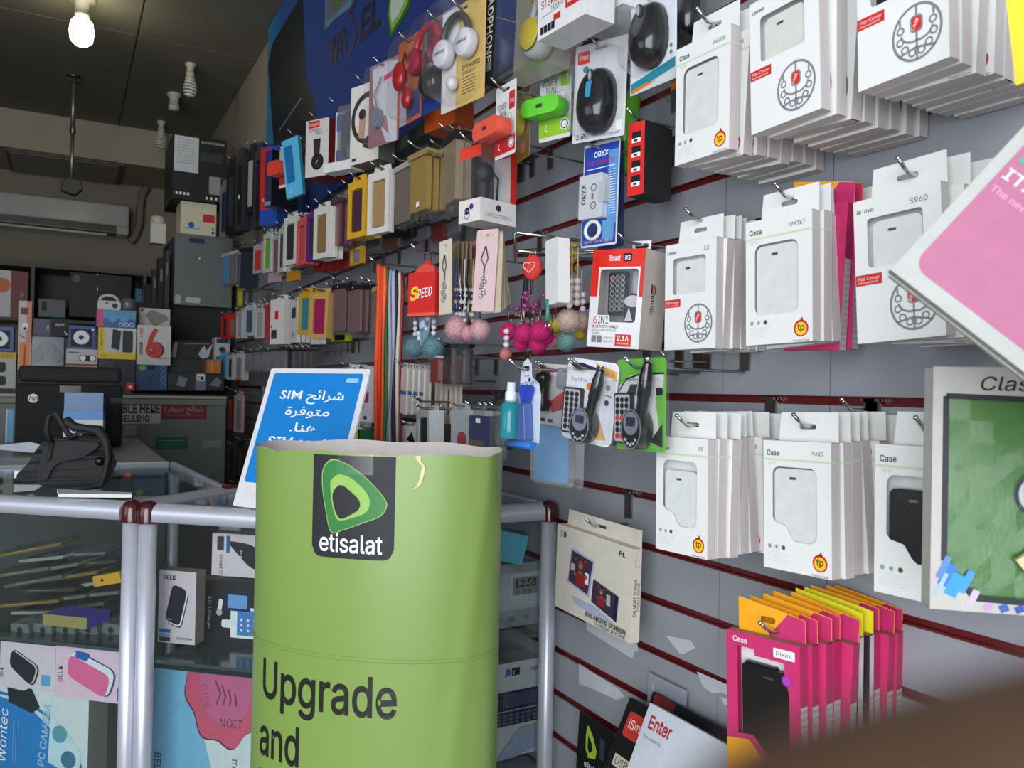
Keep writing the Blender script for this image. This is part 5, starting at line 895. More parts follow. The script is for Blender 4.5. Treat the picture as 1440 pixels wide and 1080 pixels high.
# red framed clear box
q = fr(646, 676, 206, 312, X=.44, w=.055); t, w, h = T('handsfree_box', 'clear window box with red top, black gadget and white printed base', 'handsfree box', q)
d_ = .08; m = MB(); m.box(-w/2, 0, 0, w/2, d_, h*.3, P(226,222,220,.5)); prints(m, w, h, [('d',.4,.15,.05,K['navy']),('d',.6,.2,.04,K['purple']),('o',.4,.1,.06,.015,K['gry'])]); m.box(-w/2, d_-.002, h*.3, w/2, d_, h, P(220,214,214,.5)); m.box(-w/2, 0, h*.97, w/2, d_, h, P(214,60,50,.4)); m.rect(-w/2, h*.84, w/2, h*.97, -.0004, P(224,70,56,.3))
s0 = len(m.v); prints(m, d_, h, [('d',.5,.2,.045,K['dgr']),('t','USB Plug MP3 player',.5,.1,.016,INK,{'al':'c','wid':.7}),('t','with transmitter',.5,.07,.016,INK,{'al':'c','wid':.8}),('r',.82,.3,1,1,K['red'])]); m.xf(Matrix.Translation((w/2, d_/2, 0)) @ Matrix.Rotation(R(90), 4, 'Z'), s0); m.build('box_frame', t)
m = MB(); m.ball((0, .03, h*.68), (.018, .018, .02), DARK); m.lathe([(.008, h*.3), (.012, h*.5), (.008, h*.62)], DARK, 12, (0, .03, 0)); m.tube([(.01, .03, h*.78), (.02, .045, h*.6), (.012, .05, h*.34)], .002, BLACK, 6); m.build('gadget', t)
m = MB(); m.box(-w/2, -.0003, h*.3, w/2, .0003, h*.84, BLIS); m.box(w/2-.0003, 0, h*.3, w/2+.0003, d_*.82, h*.97, BLIS); m.build('clear_window', t); hook(q[0].y-.01, q[0].z+h+.004, q[0].x-.018, 'holding the clear box with black gadget')
# fourth row (mostly small and dark)
fp('clear pack with blue print at the far end of the fourth row', 311, 320, 352, 402, .62, 'lgr', 'sky', 'clear', n=2)
fp('clear pack with pale card in the fourth row', 321, 332, 348, 402, .60, 'lgr', 'gry', 'clear', n=2)
fp('tall navy bag in the fourth row', 336, 352, 342, 408, .58, P(30,32,50,.4), P(40,42,60,.4), 'clear', n=3)
fp('pale pack with red foot in the fourth row', 356, 370, 340, 384, .58, P(180,160,156,.5), P(190,60,54,.45), 'box', n=2)
fp('small pink white card hanging low in the fourth row', 377, 392, 383, 397, .62, P(180,150,160,.5), None, 'box', tab=False)
fp('small yellow tag hanging low in the fourth row', 403, 418, 381, 395, .62, P(190,140,30,.5), None, 'box', tab=False)
for i in range(4): fp(ORD[i]+' small red tipped pack from the left under the maroon pack', 442+11*i, 452+11*i, 360-2*i, 382-1*i, .66, P(140,30,34,.4), P(120,30,34,.4), 'box', w=.05, tab=False)
fp('yellow cornered pack below the yellow framed pack', 492, 508, 346, 372, .66, P(200,150,30,.45), 'gry', 'win')
for i, (l, r_, tt, bb) in enumerate(((512,530,330,348),(534,556,330,352),(560,578,322,344),(584,600,318,338),(604,622,312,340),(626,644,308,330))):
    fp(ORD[i]+' dark clear pack from the left hanging in shadow below the third row', l, r_, tt, bb, .70, 'dgr', ['blk','brn','dgr','gry','dred','gry'][i], 'clear', tab=False)
# fifth row
t5 = .56
fp('red gadget pack at the far end of the fifth row', 311, 320, 440, 476, .60, 'red', 'dgr', n=2)
fp('red pack, next to the far end of the fifth row', 322, 331, 439, 475, .60, 'red', 'gry', n=2)
fp('slim white pack in the fifth row', 332, 340, 434, 476, .60, 'lgr', P(150,166,180,.4), n=2)
fp('white pack with green and dark picture in the fifth row', 343, 357, 426, 472, .58, 'lgr', P(60,90,110,.4), n=3)
fp('white pack with grey drawing in the fifth row', 358, 370, 430, 476, .58, P(190,190,186,.5), P(160,160,160,.5), n=2)
fp('yellow and blue slim pack in the fifth row', 368, 374, 424, 462, .62, 'yel', 'blue')
fp('red pink bag in the fifth row', 370, 383, 422, 483, .58, P(170,50,80,.4), P(190,40,60,.4), 'clear', n=2)
fp('white box with red square and dark photo in the fifth row', 380, 399, 414, 484, .52, P(212,208,200,.5), None, 'box', dep=.03, tab=True, extra=[('r',.35,.55,.6,.74,K['red']),('r',.1,.12,.5,.32,K['dgr']),('d',.1,.4,.03,K['red'])])
for i in range(4): fp(ORD[i]+' dark slim pack from the left beside the red square box', 399+5*i, 404+5*i, 424, 484, .64, 'dgr', 'dgr', 'box', w=.06)
fp('white pack with black pictures behind the yellow framed teal one', 407, 418, 418, 482, .58, P(206,202,196,.5), None, 'box', extra=[('r',.3,.6,.8,.85,K['dgr']),('d',.3,.45,.03,K['red']),('d',.5,.2,.06,K['gry'])], n=3)
fp('yellow framed pack with teal phone case', 419, 436, 405, 470, .52, P(200,160,40,.4), P(50,130,150,.4), n=2, tilt=2)
fp('wooden tan framed pack with magenta phone case', 435, 460, 405, 476, .50, P(196,150,86,.5), P(150,30,80,.4), dep=.02, tilt=2)
fp('purple edged clear pack beside the tan framed one', 461, 470, 400, 470, .60, 'purple', 'dgr', 'clear')
for i, (l, r_) in enumerate(((466,484),(486,506))):
    fp(['left','right'][i]+' one of two clear packs with mauve phone case and black header', l, r_, 392+i, 470+2*i, .52, 'blk', P(120,92,92,.4), 'clear', n=3, extra=[('d',.5,.95,.02,WHITE)])
fp('white rimmed clear pack, crumpled at the foot', 507, 523, 392, 478, .60, 'lgr', P(150,140,140,.3), 'clear', n=2, tilt=4)
fp('tan clear pack left of the orange lanyards', 522, 530, 396, 476, .56, 'tan', P(140,120,90,.4), 'clear', n=2)
for i, (l, r_) in enumerate(((437,444),(446,453))): fp(['left','right'][i]+' white foot of a pack below the tan framed one', l, r_, 476, 484, .66, WHITE, None, 'box', w=.05, tab=False)
fp('yellow and black pack bottom under the clear mauve packs', 466, 490, 468, 480, .66, P(190,200,40,.4), 'blk', 'box', tab=False)
for i, (l, tt, c_1) in enumerate(((333,402,P(140,150,60,.5)),(342,404,K['dgr']))): fp(['olive','dark'][i]+' slim pack hanging above the fifth row', l, l+9, tt, 432, .62, c_1, 'yel' if i == 0 else 'gry')
# sixth row
cols = [('sky',308,319,494,532),('lgr',320,330,492,532),('wht',329,341,494,535)]
fp('sky blue slim pack at the far end of the sixth row', 308, 318, 494, 532, .60, 'sky', P(50,140,180,.4)); fp('white pack with red foot in the sixth row', 329, 341, 494, 535, .58, P(180,178,172,.5), 'gry', n=2, extra=[('r',.2,.0,.9,.08,K['red'])])
fp('grey white slim pack near the far end of the sixth row', 319, 327, 496, 534, .60, 'lgr', 'dgr')
for i in range(5): fp(ORD[i]+' grey clear pack from the left in the sixth row', 343+12*i, 352+12*i, 490-1*i, 524, .60, 'dgr', P(110,110,120,.35), 'clear', hk=(i % 2 == 0))
for i in range(5): fp(ORD[i]+' black strap-like pack from the left in the sixth row', 404+8*i, 410+8*i, 488, 520, .64, 'blk', 'dgr', 'clear', w=.05)
# seventh row, beside the blue sign and the lanyards
fp('white card pack with green foot right of the blue sign', 480, 498, 512, 600, .54, P(206,206,202,.5), None, 'box', w=.075, n=4, sp=.012, tilt=6, extra=[('o',.25,.45,.1,.02,K['grn']),('p',[(0,0),(.7,0),(0,.12)],K['dgn']),('t','Tianni',.6,.75,.06,K['gry'],{'rot':80})])
fp('grey white pack with magenta label left of the lanyards', 500, 524, 515, 593, .56, P(190,186,192,.4), None, 'box', w=.075, n=2, tilt=2, extra=[('r',.2,.62,.65,.78,K['dgr']),('r',.05,.38,.75,.6,P(170,30,90,.4)),('r',.15,.22,.5,.36,P(90,140,170,.4)),('rr',.5,.05,.7,.12,K['dgr'],.05)])
for i in range(5): fp(ORD[i]+' white slim card from the left right of the lanyards', 563+8*i, 571+8*i, 510+i, 582, .56, P(206,200,194,.6), None, 'box', w=.07, dep=.004, hk=(i == 0), tilt=3, extra=[('r',.0,.42,1,.5,K['blue'])] if i < 4 else [])
for i in range(7): fp(ORD[i]+' narrow pale card from the left under the black bags', 600+7*i, 605+7*i, 530, 596, .60, P(186,176,164,.6), None, 'box', w=.06, dep=.004, hk=(i == 0), extra=[('r',.4,.2,.7,.8,K['dred'])] if i % 3 == 1 else [])
for i, (l, r_, c_1) in enumerate(((477,484,'lgr'),(484,490,'wht'),(490,497,'yel'))): fp(['grey','white','yellow'][i]+' small card just above the green totem, left end', l, r_, 600, 632, .60, c_1, None, 'box', w=.05, tab=False)
fp('green card just above the green totem', 505, 521, 604, 632, .60, 'dgn', None, 'box', w=.06, tab=False); fp('brown card strip behind the green card', 497, 528, 592, 630, .66, 'brn', None, 'box', tab=False)
fp('white card with black picture above the totem, right of the lanyards', 563, 590, 594, 640, .60, P(206,202,196,.5), None, 'box', n=2, extra=[('p',[(.3,.5),(.6,.8),(.8,.4)],K['blk'])])
# black bags and bracelets under the pom-poms
fp('clear bag with dark red bracelet under the grey-blue pom-poms', 602, 615, 496, 540, .50, P(180,170,168,.4), P(130,40,44,.4), 'clear', w=.045)
for i, (l, r_, tt, bb) in enumerate(((619,634,478,544),(636,650,478,544),(650,660,478,544))):
    fp(['left','middle','right'][i]+' one of the glossy black bags under the pink pom-poms', l, r_, tt, bb, .54, P(26,22,22,.2), P(46,34,34,.2), 'clear', w=.06, dep=.01, hk=(i == 0))
fp('white cornered pack with black strip above the totem', 586, 604, 570, 646, .48, P(190,192,194,.4), P(24,26,28,.3), w=.07, dep=.03, tilt=-3)
for i in range(4): fp(ORD[i]+' black slim pack from the left beside the white cornered one', 604+7*i, 612+7*i, 572, 646, .62, 'blk', 'blk', 'clear', w=.06)
fp('clear grey case with red corner above the totem', 634, 656, 567, 650, .54, P(176,184,190,.4), None, 'box', w=.075, extra=[('rr',.42,.0,.98,.58,P(160,40,34,.4),.2)])
t, w, h = fp('clear case with navy and brown backing and small price tag', 655, 681, 568, 656, .50, MILK, P(46,44,90,.4), 'clear', w=.08, dep=.014, extra=[('r',.55,.78,.8,.86,WHITE)])
m = MB(); m.rect(-w*.40, h*.03, w*.40, h*.42, .0025, P(110,88,70,.5)); m.build('brown_sleeve', t)
for i in range(3): fp(ORD[i]+' clear empty case from the left, right of the navy backed one', 681+8*i, 690+8*i, 570, 650, .58, MILK, P(120,118,122,.3), 'clear', w=.075)
fp('black case with olive green loop right of the clear cases', 703, 713, 596, 632, .72, 'blk', P(110,130,40,.5), w=.05)
a = at_x(600, 565, .50); hook(a.y, a.z, a.x-.02, 'long dark one above the totem', double=True)
# dark packs around the left edge of the blue sign
for i, (l, r_, tt, bb, c_1, c_2, lb) in enumerate(((318,328,545,612,'blk','dred','black pack with red patch left of the blue sign'),(329,340,550,608,P(170,140,146,.5),'gry','pinkish pack left of the blue sign'),(320,330,622,668,'dgr','blk','dark pack low left of the blue sign'),(332,342,616,676,'blk','brn','black brown pack beside the lower left edge of the blue sign'),(322,334,676,712,'blk','dgr','black pack lowest left of the blue sign'))):
    fp(lb, l, r_, tt, bb, .62, c_1, c_2)
# ---------------------------------------------------------------- lanyards
LC = [('bright orange', P(236,80,24,.7,0,.2,400)), ('orange red', P(216,60,24,.7,0,.2,400)), ('second orange', P(240,110,40,.7,0,.2,400)), ('green', P(30,110,60,.7,0,.2,400)), ('silver grey', P(160,160,176,.5,0,.2,400)), ('lavender', P(180,178,206,.6,0,.2,400)), ('black', P(26,26,34,.6,0,.2,400)), ('cream white', P(214,206,190,.6,0,.2,400)), ('dark red', P(150,34,30,.5,0,.3,400))]
a = at_x(533, 372, .46); zb = at_x(545, 660, .50).z
for i, (nm, mt) in enumerate(LC):
    x = a.x+.0068*i; m = MB(); y = a.y; zz = a.z-.002*i; L_ = zz-zb+rnd.uniform(-.02, .02)
    for s in (-1, 1):
        pts = [(0, 0, 0), (s*.003, s*.006, -.006)]+[(s*.003+.002*math.sin(k*.9+i), s*(.008)+.003*math.sin(k*.7+i*2), -L_*k/9) for k in range(1, 10)]
        m.tube(pts, .0044, mt, 6)
    m.tube([(-.003, -.008, -L_), (0, 0, -L_-.02), (.003, .008, -L_)], .004, mt, 6)
    t = thing('lanyard', nm+' lanyard hanging in the bunch behind the green totem', 'lanyard', (x, y, zz), 0, 'lanyards in one bunch'); m.build('strap', t)
    m = MB(); m.box(-.004, -.004, -L_-.045, .004, .004, -L_-.02, STEEL); m.build('clip', t)
hook(a.y, a.z+.002, a.x-.015, 'holding the bunch of lanyards')
# ---------------------------------------------------------------- keychains and charms
def fuzz(m, c, r, mt): m.ball(c, r*.98, mt, 36, 22, .03, rnd); [m.tube([Vector(c)+d*r*.9, Vector(c)+d*r*rnd.uniform(1.02, 1.2)+Vector((0,0,-r*.04))], [r*.026, r*.006], mt, 3, False) for d in [Vector((rnd.gauss(0,1), rnd.gauss(0,1), rnd.gauss(0,1))).normalized() for _ in range(1300)]]
def pom(label, x, y, rpx, X, col_, beads=None, top=None):
    p = at_x(x, y, X); D = (p-C0).dot(FW); r = rpx*D/F; mt = P(*col_, .95, 0, .12, 500, .6); t = thing('pompom_charm', label, 'pompom charm', p, 0, 'fur pompom charms')
    m = MB(); fuzz(m, (0, 0, 0), r, mt); m.build('pompom', t)
    zt = (at_x(x, top, X).z-p.z) if top else r+.04; m = MB(); m.tube([(0, 0, r*.7), (0, .003, zt)], .0012, beads or STEEL, 6)
    if beads is WB:
        for k in range(3): m.ball((0, -.002, r+.006+k*.011), .005, P(214, 206, 214, .2), 12, 8)
    m.build('chain', t); return t
WB = P(190, 190, 200, .3)
pom('left grey-blue fur pompom under the red SPEED pouch', 583, 488, 14, .50, (96,134,140), WB, 445); pom('right grey-blue fur pompom under the red SPEED pouch', 609, 488, 15, .50, (96,136,144), WB, 445)
pom('left pale pink fur pompom under the hanging cards', 642, 461, 15, .50, (206,160,166), STEEL, 400); pom('right pale pink fur pompom under the hanging cards', 675, 463, 13.5, .50, (208,164,170), STEEL, 400); pom('middle pale pink fur pompom with rosy base', 658, 468, 10, .52, (214,150,164), STEEL, 400)
for i, (x, y, r_) in enumerate(((715,466,12),(737,469,13),(760,466,14),(733,482,11),(757,484,12),(768,474,10))): pom(ORD[i]+' magenta pompom in the cluster under the purple beads', x, y, r_, .56+.01*i, (196,34,110), STEEL, 420)
pom('tiny salmon pompom hanging lowest below the magenta cluster', 711, 498, 8, .54, (196,120,116), WB, 480)
pom('large beige pompom left of the carkit box', 799, 450, 15, .58, (186,164,152), WB, 400); pom('teal grey pompom left of the carkit box', 797, 480, 13, .60, (104,136,134), WB, 455); pom('yellow pompom behind the beige one', 781, 458, 11, .66, (206,186,40), None, 400)
pom('pale beige pompom half hidden by the carkit box', 818, 452, 12, .68, (190,160,150), WB, 380); pom('small rosy pompom left of the teal grey one', 777, 480, 9, .64, (180,120,120), None, 440); pom('second yellow pompom behind the teal grey one', 816, 470, 8, .70, (200,180,50), None, 440)
# beads in purple and pearl strings
p = at_x(741, 428, .60); t = thing('bead_charm', 'bunch of purple glass bead strings under the red round charm', 'bead charm', p)
m = MB()
for k in range(46):
    u = rnd.random(); m.ball((rnd.uniform(-.02, .02), rnd.uniform(-.032, .032), .02-.06*u), .0042 if u < .5 else .003, P(150, 60, 120, .12, 0, 0) if u < .55 else P(140, 110, 116, .12, 0, 0), 8, 6)
m.build('beads', t); m = MB()
for k in range(9): a_ = rnd.uniform(-.026, .026); m.tube([(0, a_, .016), (.002, a_*.6, .062)], .001, DARK, 5)
m.build('strings', t)
p = at_x(749, 376, .58); t = thing('round_charm', 'round red felt charm with pink heart outline', 'charm', p, R(-62)); m = MB(); m.ball((0, 0, 0), (.018, .010, .021), P(206, 54, 48, .8, 0, .1, 300, .3), 24, 14); m.build('charm_body', t)
m = MB(); hp = [(.009*math.sin(R(a))**3*1.25, -.0108, .008*(math.cos(R(a))-.35*math.cos(R(2*a))-.12*math.cos(R(3*a)))) for a in range(0, 360, 20)]; m.tube(hp, .0011, P(240, 170, 160, .6), 6, closed=True); m.build('heart_outline', t)
m = MB(); m.tube([(.006*math.cos(R(a)), 0, .024+.006*math.sin(R(a))) for a in range(0, 360, 30)], .001, P(190,150,70,.25,1), 6, closed=True); m.build('key_ring', t)
p = at_x(795, 374, .62); t = thing('round_charm', 'small red button charm with black strings behind the white box card', 'charm', at_x(799, 379, .64), R(-60)); m = MB(); m.ball((0,0,0), (.009,.005,.010), K['red'], 18, 10); m.build('charm_body', t); m = MB()
for k in range(6): m.tube([(0, 0, 0), (.012*(k-2.5)/2.5, .002, -.045-.006*(k % 2))], .0008, DARK, 5)
m.build('strings', t)
for i, x in enumerate((804, 812)):
    p = at_x(x, 398, .64); t = thing('pearl_string', ['left','right'][i]+' string of cream pearls above the beige pompom', 'pearl string', p, 0, 'pearl strings'); m = MB(); m.tube([(0,0,-.03),(0,0,.055)], .0013, P(200,180,140,.5), 6)
    for k in range(4): m.ball((0, 0, -.03+.011*k), .0055, P(222, 206, 200, .18), 14, 10)
    m.build('pearls', t)
t = thing('bead_charm', 'yellow and gold bead bunch at the top left of the carkit box', 'bead charm', at_x(806, 362, .66)); m = MB()
for k in range(16): m.ball((rnd.uniform(-.006,.006), rnd.uniform(-.008,.008), .022-.045*rnd.random()), .004, P(170,150,50,.3), 8, 6)
m.build('beads', t)
# hanging cards
def strip(name, label, q, mat, lst=(), tilt=0, th=.0012, cat='card', group=None, extra=None):
    t, w, h = T(name, label, cat, q, group, tilt); m = MB(); m.plate(rrect(-w/2, -h, w/2, 0, .003), 0, th, mat, [ell(0, -.009, .0025, n=12)]); s0 = len(m.v); prints(m, w, h, lst); m.xf(Matrix.Translation((0, 0, -h)), s0); m.build('card', t); t.location.z += h; 
    if extra: extra(t, w, h)
    return t, w, h
def charm_on(t, w, h):
    m = MB(); m.tube([(0, -.002, -h*.2), (-w*.16, -.003, -h*.35), (0, -.002, -h*.46), (w*.16, -.003, -h*.35), (0, -.002, -h*.2)], .0008, DARK, 6); m.tube([(0, -.002, -h*.46), (0, -.003, -h*.62)], .0012, STEEL, 6)
    for k in range(7): m.ball((w*.10*math.sin(k*1.7), -.004, -h*(.60+.035*k)), .0032, P(180,180,186,.15,.6,0), 8, 6)
    m.build('crystal_charm', t)
PKC = P(226, 196, 198, .6)
strip('hanging_card', 'pale pink card with crystal phone charm, lettered Enjoy', fr(670, 700, 323, 438, X=.47, w=.052), PKC, [('t','E·N·J·O·Y',.5,.90,.05,P(214,190,120,.5),{'al':'c','wid':.6})], 4, extra=charm_on, group='phone charm cards')
for i in range(6): strip('hanging_card', ORD[i]+' beige card fanned out behind the pale pink card, counted from the front', fr(679, 706, 330, 440-1*i, X=.485+.012*i, w=.05), P(200-3*i,188-3*i,164-3*i,.7), [('s',[(.1,.06),(.5,.06)],.008,K['brn'])] if i == 0 else [], [1,-1,-4,-6,-8,-10][i], group='phone charm cards')
strip('hanging_card', 'cream white card with dark bow charm, left of the tan cards', fr(617, 634, 338, 442, X=.46, w=.042), P(222,212,192,.6), [], -2, extra=charm_on, group='phone charm cards')
for i in range(4): strip('hanging_card', ORD[i]+' tan narrow card behind the cream white card', fr(634+6*i, 644+6*i, 342, 436, X=.52+.015*i, w=.04), P(150,130,104,.7), [], [-3,1,2,-2][i], group='phone charm cards')
strip('hanging_card', 'rosy card behind the tan narrow cards', fr(656, 672, 340, 440, X=.60, w=.04), P(190,130,110,.6), [('t','W',.5,.9,.05,K['brn'],{'al':'c'})], -5, group='phone charm cards')
for i, c in enumerate((K['blue'], STEEL, P(190,190,196,.2), K['dgr'], K['gold'])):
    p = at_x(642+6*i, 372, .50+.01*i); t = thing('phone_strap', ['blue beaded','steel linked','clear crystal','dark cord','golden'][i]+' phone strap among the tan cards', 'phone strap', p, 0, 'phone straps'); m = MB(); m.tube([(0,0,.01),(0,.002,-.03),(.002,0,-.06),(0,.003,-.09)], .0016, c, 6)
    for k in range(6): m.ball((.001, rnd.uniform(-.004,.004), -.045-.011*k), .0042, c if k % 2 else P(190,190,196,.15), 8, 6)
    m.build('beads', t)
strip('hanging_card', 'tall white folded card hanging in front of the wire rack', fr(766, 783, 336, 428, X=.50, w=.036), P(226,224,222,.6), [], -3, th=.02, group='phone charm cards')
p = at_x(770, 440, .50); t = thing('phone_strap', 'teal phone strap with silver ring below the tall white card', 'phone strap', p, 0, 'phone straps'); m = MB(); m.tube([(0,0,.02),(0,0,-.012)], .003, P(60,140,130,.4), 8); m.tube([(0, .005*math.cos(R(a)), -.018+.006*math.sin(R(a))) for a in range(0,360,30)], .001, CHROME, 6, closed=True); m.build('strap', t)
# wire rack holding the charms
t = thing('wire_rack', 'chrome wire rack carrying the red charm and the white card', 'wire rack', at_x(724, 350, .52)); o_ = t.location
def W3(x, y, X): return tuple(at_x(x, y, X)-o_)
m = MB(); r_ = .0028; m.tube([W3(725,370,.52), W3(724,330,.52), W3(727,327,.522)], r_, CHROME); a = at_x(726,327,.52)-o_; m.tube([tuple(a), (.195, a.y, a.z+.0)], r_, CHROME); b = at_x(722,352,.52)-o_; m.tube([tuple(b), (.195, b.y, b.z)], r_, CHROME)
m.build('frame', t); m = MB()
for k, (x, y, X) in enumerate(((722,358,.54),(724,361,.58),(728,352,.62))): q_ = at_x(x, y, X)-o_; m.tube([tuple(q_), (q_.x+.10, q_.y-.09, q_.z+.004), (q_.x+.104, q_.y-.095, q_.z+.012)], .0018, CHROME, 6)
m.build('prongs', t)
# SPEED pouch
q = fr(574, 612, 383, 444, X=.42, w=.066); t, w, h = T('coin_pouch', 'red felt pouch lettered SPEED hanging by a steel ring', 'pouch', q); RF = P(206, 36, 28, .85, 0, .08, 500, .3)
m = MB(); m.plate(rrect(-w/2, 0, w/2, h, .005), 0, .018, RF, smooth=False); m.text('S', -w*.44, h*.36, h*.28, -.0006, P(240,200,40,.5), 8, shear=.3, bold=.03); m.text('PEED', -w*.14, h*.40, h*.20, -.0006, WHITE, 8, shear=.25, bold=.01, wid=w*.52); m.build('pouch_body', t, bevel=.004)
m = MB(); m.box(-w/2-.001, -.002, -.001, w/2+.001, .020, .006, P(226,90,76,.8)); m.build('hem', t, bevel=.002)
m = MB(); m.plate([(-w*.38, h), (w*.42, h), (w*.34, h+.012), (w*.16, h+.016), (-w*.0, h+.016), (-w*.2, h+.011)], .004, .014, P(220,70,60,.85)); m.plate([(-.002,h+.012),(.014,h+.012),(.012,h+.024),(0,h+.024)], .007, .011, RF); m.build('flap', t, bevel=.002)
m = MB(); m.tube([(.006+.009*math.cos(R(a)), .009, h+.030+.009*math.sin(R(a))) for a in range(0,360,24)], .0014, DARK, 6, closed=True); m.build('key_ring', t); hook(q[0].y-.006, q[0].z+h+.036, q[0].x-.018, 'holding the red SPEED pouch')
p = at_x(596, 455, .50); t = thing('bead_charm', 'white heart beads on grey-blue ribbons under the SPEED pouch', 'bead charm', p); m = MB()
for k in range(9): m.ball((0, rnd.uniform(-.03,.03), rnd.uniform(-.03,.02)), .0055, P(206,214,232,.25), 12, 8)
m.build('beads', t); m = MB()
for k in range(5): m.tube([(0, -.02+.01*k, .03), (.002, -.024+.012*k, 0), (0, -.012+.006*k, -.045)], .002, P(130,160,176,.5), 6)
m.build('ribbons', t)

at_x = near_x
# ---------------------------------------------------------------- display counters
ALU = P(206, 208, 220, .38, .45, .03, 30); CAPM = P(70, 16, 24, .22, 0, .05, 30, 0, .5); TOPZ_ = 1.043; LAM = P(150, 152, 150, .5)
def bar(m, a, b, z0, z1, wd, mt, ext=0):
    d = Vector((b[0]-a[0], b[1]-a[1])); L = d.length; d /= L; n = Vector((-d.y, d.x))*wd/2; p = [Vector(a)-d*ext-n, Vector(b)+d*ext-n, Vector(b)+d*ext+n, Vector(a)-d*ext+n]
    v = [(q.x, q.y, z) for z in (z0, z1) for q in p]; m.add(v, [(0,3,2,1),(4,5,6,7),(0,1,5,4),(1,2,6,5),(2,3,7,6),(3,0,4,7)], mt)
def halfround(m, a, b, zt, hgt, wd, mt, cut=.016):
    """extruded rail: flat outside, rounded over the top"""
    d = Vector((b[0]-a[0], b[1]-a[1])); L = d.length; d /= L; out = Vector((d.y, -d.x)); prof = [(wd/2, zt-hgt)]+[(wd/2-wd*.75+wd*.75*math.cos(R(t)), zt-hgt*.55+hgt*.55*math.sin(R(t))) for t in range(0, 91, 10)]+[(-wd/2, zt), (-wd/2, zt-hgt)]
    A = Vector(a)+d*cut; B = Vector(b)-d*cut; n = len(prof); v = [(q.x+out.x*o, q.y+out.y*o, z) for q in (A, B) for o, z in prof]
    m.add(v, [(i, (i+1) % n, n+(i+1) % n, n+i) for i in range(n)], mt, True); m.add([v[i] for i in range(n)], [tuple(range(n))[::-1]], mt); m.add([v[n+i] for i in range(n)], [tuple(range(n))], mt)
def counter(label, poly, open_edges, caps, shelves=(.60,), grp='glass display counters', edge_skip=()):
    cx = sum(p[0] for p in poly)/len(poly); cy = sum(p[1] for p in poly)/len(poly); o = Vector((cx, cy, 0)); P2 = [(a-cx, b-cy) for a, b in poly]; n = len(P2)
    t = thing('display_counter', label, 'display counter', o, 0, grp)
    def area_poly(m, z0, z1, mt, sh=1): 
        v = [(a*sh, b*sh, z) for z in (z0, z1) for a, b in P2]; m.add(v, [tuple(range(n))[::-1], tuple(range(n, 2*n))]+[(i, (i+1) % n, n+(i+1) % n, n+i) for i in range(n)], mt)
    m = MB(); area_poly(m, .02, .16, LAM); m.build('base', t)
    for i in range(n):
        if i in edge_skip: continue
        a, b = P2[i], P2[(i+1) % n]; m = MB(); halfround(m, a, b, TOPZ_, .030, .026, ALU); m.build('top_rail', t)
        m = MB(); bar(m, a, b, .16, .19, .024, ALU); m.build('bottom_rail', t)
    for i in range(n):
        x, y = P2[i]; m = MB(); m.lathe([(.0,.16),(.0150,.16),(.0150,TOPZ_-.03),(0,TOPZ_-.03)], ALU, 18, (x, y, 0)); m.build('post', t)
        if i in caps: m = MB(); m.lathe([(.0175,TOPZ_-.034),(.0180,TOPZ_-.018),(.0160,TOPZ_-.006),(.011,TOPZ_+.002),(.005,TOPZ_+.0045),(0,TOPZ_+.005)], CAPM, 22, (x, y, 0)); m.build('corner_cap', t)
    for i in open_edges:
        a, b = P2[i], P2[(i+1) % n]; m = MB(); m.add([(a[0],a[1],.19),(b[0],b[1],.19),(b[0],b[1],TOPZ_-.03),(a[0],a[1],TOPZ_-.03)], [(0,1,2,3)], GLASS); m.build('glass_panel', t)
    m = MB(); v = [(a, b, TOPZ_-.004) for a, b in P2]; m.add(v, [tuple(range(n))], GLASS); m.build('glass_top', t)
    for z in shelves: m = MB(); area_poly(m, z-.006, z, P(60,74,72,.15), .93); m.build('shelf', t)
    return t
J = (.106, 1.562); 
cl = counter('glass display counter in the left corner with two posts under the black bag', [(-.50, 2.10), J, (.296, 1.745), (.262, 2.375), (-.50, 2.35)], (0,), (1, 2), (.780,))
cr = counter('angled glass display counter behind the green totem', [(.130, 1.541), (.385, 1.315), (.555, 1.50), (.312, 1.728)], (0,), (0, 1, 3), (.770, .50))
cw = counter('glass display counter against the slat wall with clock and phone box', [(.41, 1.300), (.800, 1.300), (.800, 1.70), (.58, 1.50)], (0,), (0, 1), (at_y(730, 882, 1.36).z, at_y(730, 1064, 1.35).z))
# inner backs of the counters (closed sliding doors)
for own, a, b in ((cl, (-.48, 2.33), (.24, 2.35)), (cr, (.32, 1.715), (.545, 1.495)), (cw, (.59, 1.505), (.79, 1.69))):
    m = MB(); o_ = own.location; bar(m, (a[0]-o_.x, a[1]-o_.y), (b[0]-o_.x, b[1]-o_.y), .18, 1.0, .006, P(58, 62, 62, .5)); m.build('back_door', own)
# worktop behind the left counter
t = thing('back_counter', 'grey topped service counter carrying the black printer', 'counter', (-.3, 2.8, 0)); m = MB(); m.box(-1.2, -.38, 0, .53, .62, 1.0, P(98,104,100,.6)); m.build('body', t); m = MB(); m.box(-1.22, -.40, 1.0, .55, .64, 1.040, P(150,154,152,.3)); m.build('worktop', t, bevel=.006)
